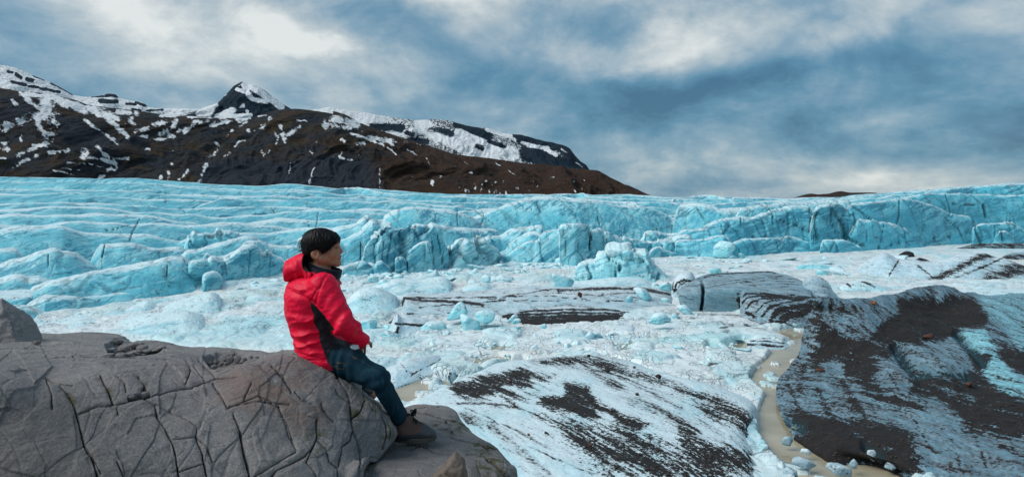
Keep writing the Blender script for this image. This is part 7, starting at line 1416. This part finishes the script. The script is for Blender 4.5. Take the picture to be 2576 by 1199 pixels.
# ---- boots
def boot(tip, AN_, dx, dy_, d0, name="boot"):
    """near boot traced at (1580..1747, 1650..1768); the other is the same, moved"""
    T = lambda x, y, d=0: S(x+dx, y+dy_, d0+d)
    be = empty(name, (0, 0, 0)); be.parent = person; o0 = T(1650, 1765); be.location = Vector(o0-np.array(person.location))
    def up(P):
        sh = cone(P, T(1614, 1672), T(1620, 1715), .050, .056)
        sh = smax(sh, -cone(P, T(1612, 1640), T(1616, 1688), .042, .042), .006)
        f = smin(sh, cone(P, T(1612, 1728), T(1690, 1732), .052, .047), .03); f = smin(f, ell(P, T(1706, 1730), (.064, .052, .040), rotm('y', math.radians(12))), .02)
        f = smin(f, cone(P, T(1640, 1690), T(1690, 1712), .036, .028), .03)
        x_, y_ = inS(P); return smax(f, -(P[:, 2]-T(1600, 1753)[2]-.10*np.clip(P[:, 0]-T(1700, 0)[0], 0, 1)-0), .006)
    def sole(P):
        q = P-T(1663, 1752).astype(np.float32); L = .128; w = .046+.010*np.sin(np.clip(q[:, 0]/L, -1, 1)*2.2+.6)
        zc_ = .55*np.clip(q[:, 0]-.035, 0, 1)**1.5; e = (np.abs(q[:, 0])/L)**3+(np.abs(q[:, 1])/w)**2.6; a = (e**(1/2.6)-1)*.045
        lug = .0022*np.sign(np.sin(q[:, 0]*2*math.pi/.015))*(q[:, 2] < zc_-.006)
        return smax(a+lug*.3, np.abs(q[:, 2]-zc_+.002)-.0165+np.where(q[:, 2] < zc_, lug, 0), .004)
    lo, hi = bounds([T(1570, 1650), T(1760, 1780)], .0); lo = lo-np.array([.01, .09, .01]); hi = hi+np.array([.02, .09, .03]); h = .0036
    V, Fc = nets(up, ax(lo[0], hi[0], h), ax(lo[1], hi[1], h), ax(lo[2], hi[2], h)); N = meshnormals(V, Fc)
    V = V+N*(.0016*fbm(V*26, 3))[:, None]
    x, y = inS(V); x = x-dx*1.; k_ = PY/(PY+d0); 
    line = np.interp(P_u(V, T), [0, .02, .20, .50, .62, .70, .80, 1.], [.40, .36, .30, .34, .44, .62, .80, .80])
    rub = P_v(V, T) < line; fr = rub[Fc].sum(1) >= 2
    for nm, ff, m in (("upper", Fc[~fr], M_LEATHER), ("toe_guard", Fc[fr], M_RUBBER)): v_, f_ = sub(V, ff); mk(nm, v_, f_, m, None, be)
    V, Fc = nets(sole, ax(lo[0], hi[0], h), ax(lo[1], hi[1], h), ax(lo[2]-.01, lo[2]+.09, .003)); mk("sole", V, Fc, M_SOLE, None, be)
    # laces: four crossings, a bow and the pull tab
    def tube(pts, r_, n_=26):
        c = catmull3(np.array(pts), n_); dr = np.gradient(c, axis=0); dr /= np.linalg.norm(dr, axis=1)[:, None]; s = np.cross(dr, (.1, .3, 1.)); s /= np.linalg.norm(s, axis=1)[:, None]; t = np.cross(dr, s)
        return np.stack([c+(s*math.cos(a)+t*math.sin(a))*r_ for a in np.linspace(0, 2*math.pi, 7)[:-1]], 1)
    parts = []
    for i, (x, y) in enumerate([(1655,1676),(1662,1686),(1671,1695),(1681,1701),(1690,1706)]):
        for s in (-1, 1): parts.append(tube([T(x-3, y+9, .030*s), T(x+1, y-2, .016*s), T(x+5, y-1, -.012*s), T(x+6, y+7, -.030*s)], .0030))
    parts += [tube([T(1656,1674,-.01), T(1650,1650,-.02), T(1642,1640,-.02), T(1655,1640,-.02), T(1662,1662,-.01)], .0035), tube([T(1655,1660,-.01), T(1665,1645,-.03), T(1664,1634,-.03), T(1650,1645,-.02)], .0035),
              tube([T(1656,1672,-.02), T(1668,1682,-.045), T(1660,1694,-.052)], .0026), tube([T(1657,1672,-.02), T(1680,1690,-.045), T(1692,1694,-.05)], .0026), tube([T(1640,1670,0), T(1650,1652,0), T(1658,1644,0), T(1662,1640,0)], .010)]
    n = 0; VV = []; FF = []
    for G in parts: VV.append(G.reshape(-1, 3)); FF.append(gridfaces(*G.shape[:2], wrap=True)+n); n += len(VV[-1])
    mk("laces", np.concatenate(VV), np.concatenate(FF), M_LACE, None, be)
    G = tube([T(1586,1700,0), T(1576,1694,0), T(1572,1684,0), T(1578,1679,0), T(1588,1688,0)], .0045); mk("pull_tab", G, gridfaces(*G.shape[:2], wrap=True), M_LACE, None, be)
    return be
def catmull3(P, n):
    d = np.linalg.norm(np.diff(P, axis=0), axis=1); T = np.concatenate([[0], np.cumsum(d)]); m = np.gradient(P, T, axis=0); s = np.linspace(0, T[-1], n)
    k = np.clip(np.searchsorted(T, s, side='right')-1, 0, len(T)-2); h = (T[k+1]-T[k])[:, None]; t = ((s-T[k])[:, None])/h
    return (2*t**3-3*t**2+1)*P[k]+(t**3-2*t**2+t)*h*m[k]+(-2*t**3+3*t**2)*P[k+1]+(t**3-t**2)*h*m[k+1]
def P_u(V, T): a = T(1580, 0)[0]; b = T(1747, 0)[0]; return (V[:, 0]-a)/(b-a)
def P_v(V, T): a = T(0, 1760)[2]; b = T(0, 1660)[2]; return (V[:, 2]-a)/(b-a)
boot(None, None, 0, 0, -.06); boot(None, None, -247, -174, .36)
# ---- white care label peeping out at the hip, wristband
def small_things():
    P = [S(1400,1385,-.235), S(1412,1377,-.245), S(1432,1379,-.245), S(1437,1392,-.24), S(1420,1398,-.235), S(1404,1392,-.235)]; Q = [p+np.array([0, .004, 0]) for p in P]
    V = np.array(P+Q+[np.mean(P, 0), np.mean(Q, 0)]); Fc = []
    for i in range(6): j = (i+1) % 6; Fc += [[i, j, 12], [j+6, i+6, 13], [i, i+6, j], [j, i+6, j+6]]
    o = mk("care_label", V, np.array(Fc), M_TAG, None, person, smooth=False); o['label'] = "white label sticking out above the jeans"
    P = [S(1401,1388,-.239), S(1411,1383,-.2485), S(1414,1393,-.239)]
    dd = (WR-EL)/np.linalg.norm(WR-EL); G = tube_loft([(WR+dd*k, np.array([0, .040, 0]), np.cross(dd, (0, 1, 0))*.040) for k in (-.004, .0, .012, .016)], 28)
    mk("wristband", G, gridfaces(*G.shape[:2], wrap=True), M_LACE, None, person)
small_things()
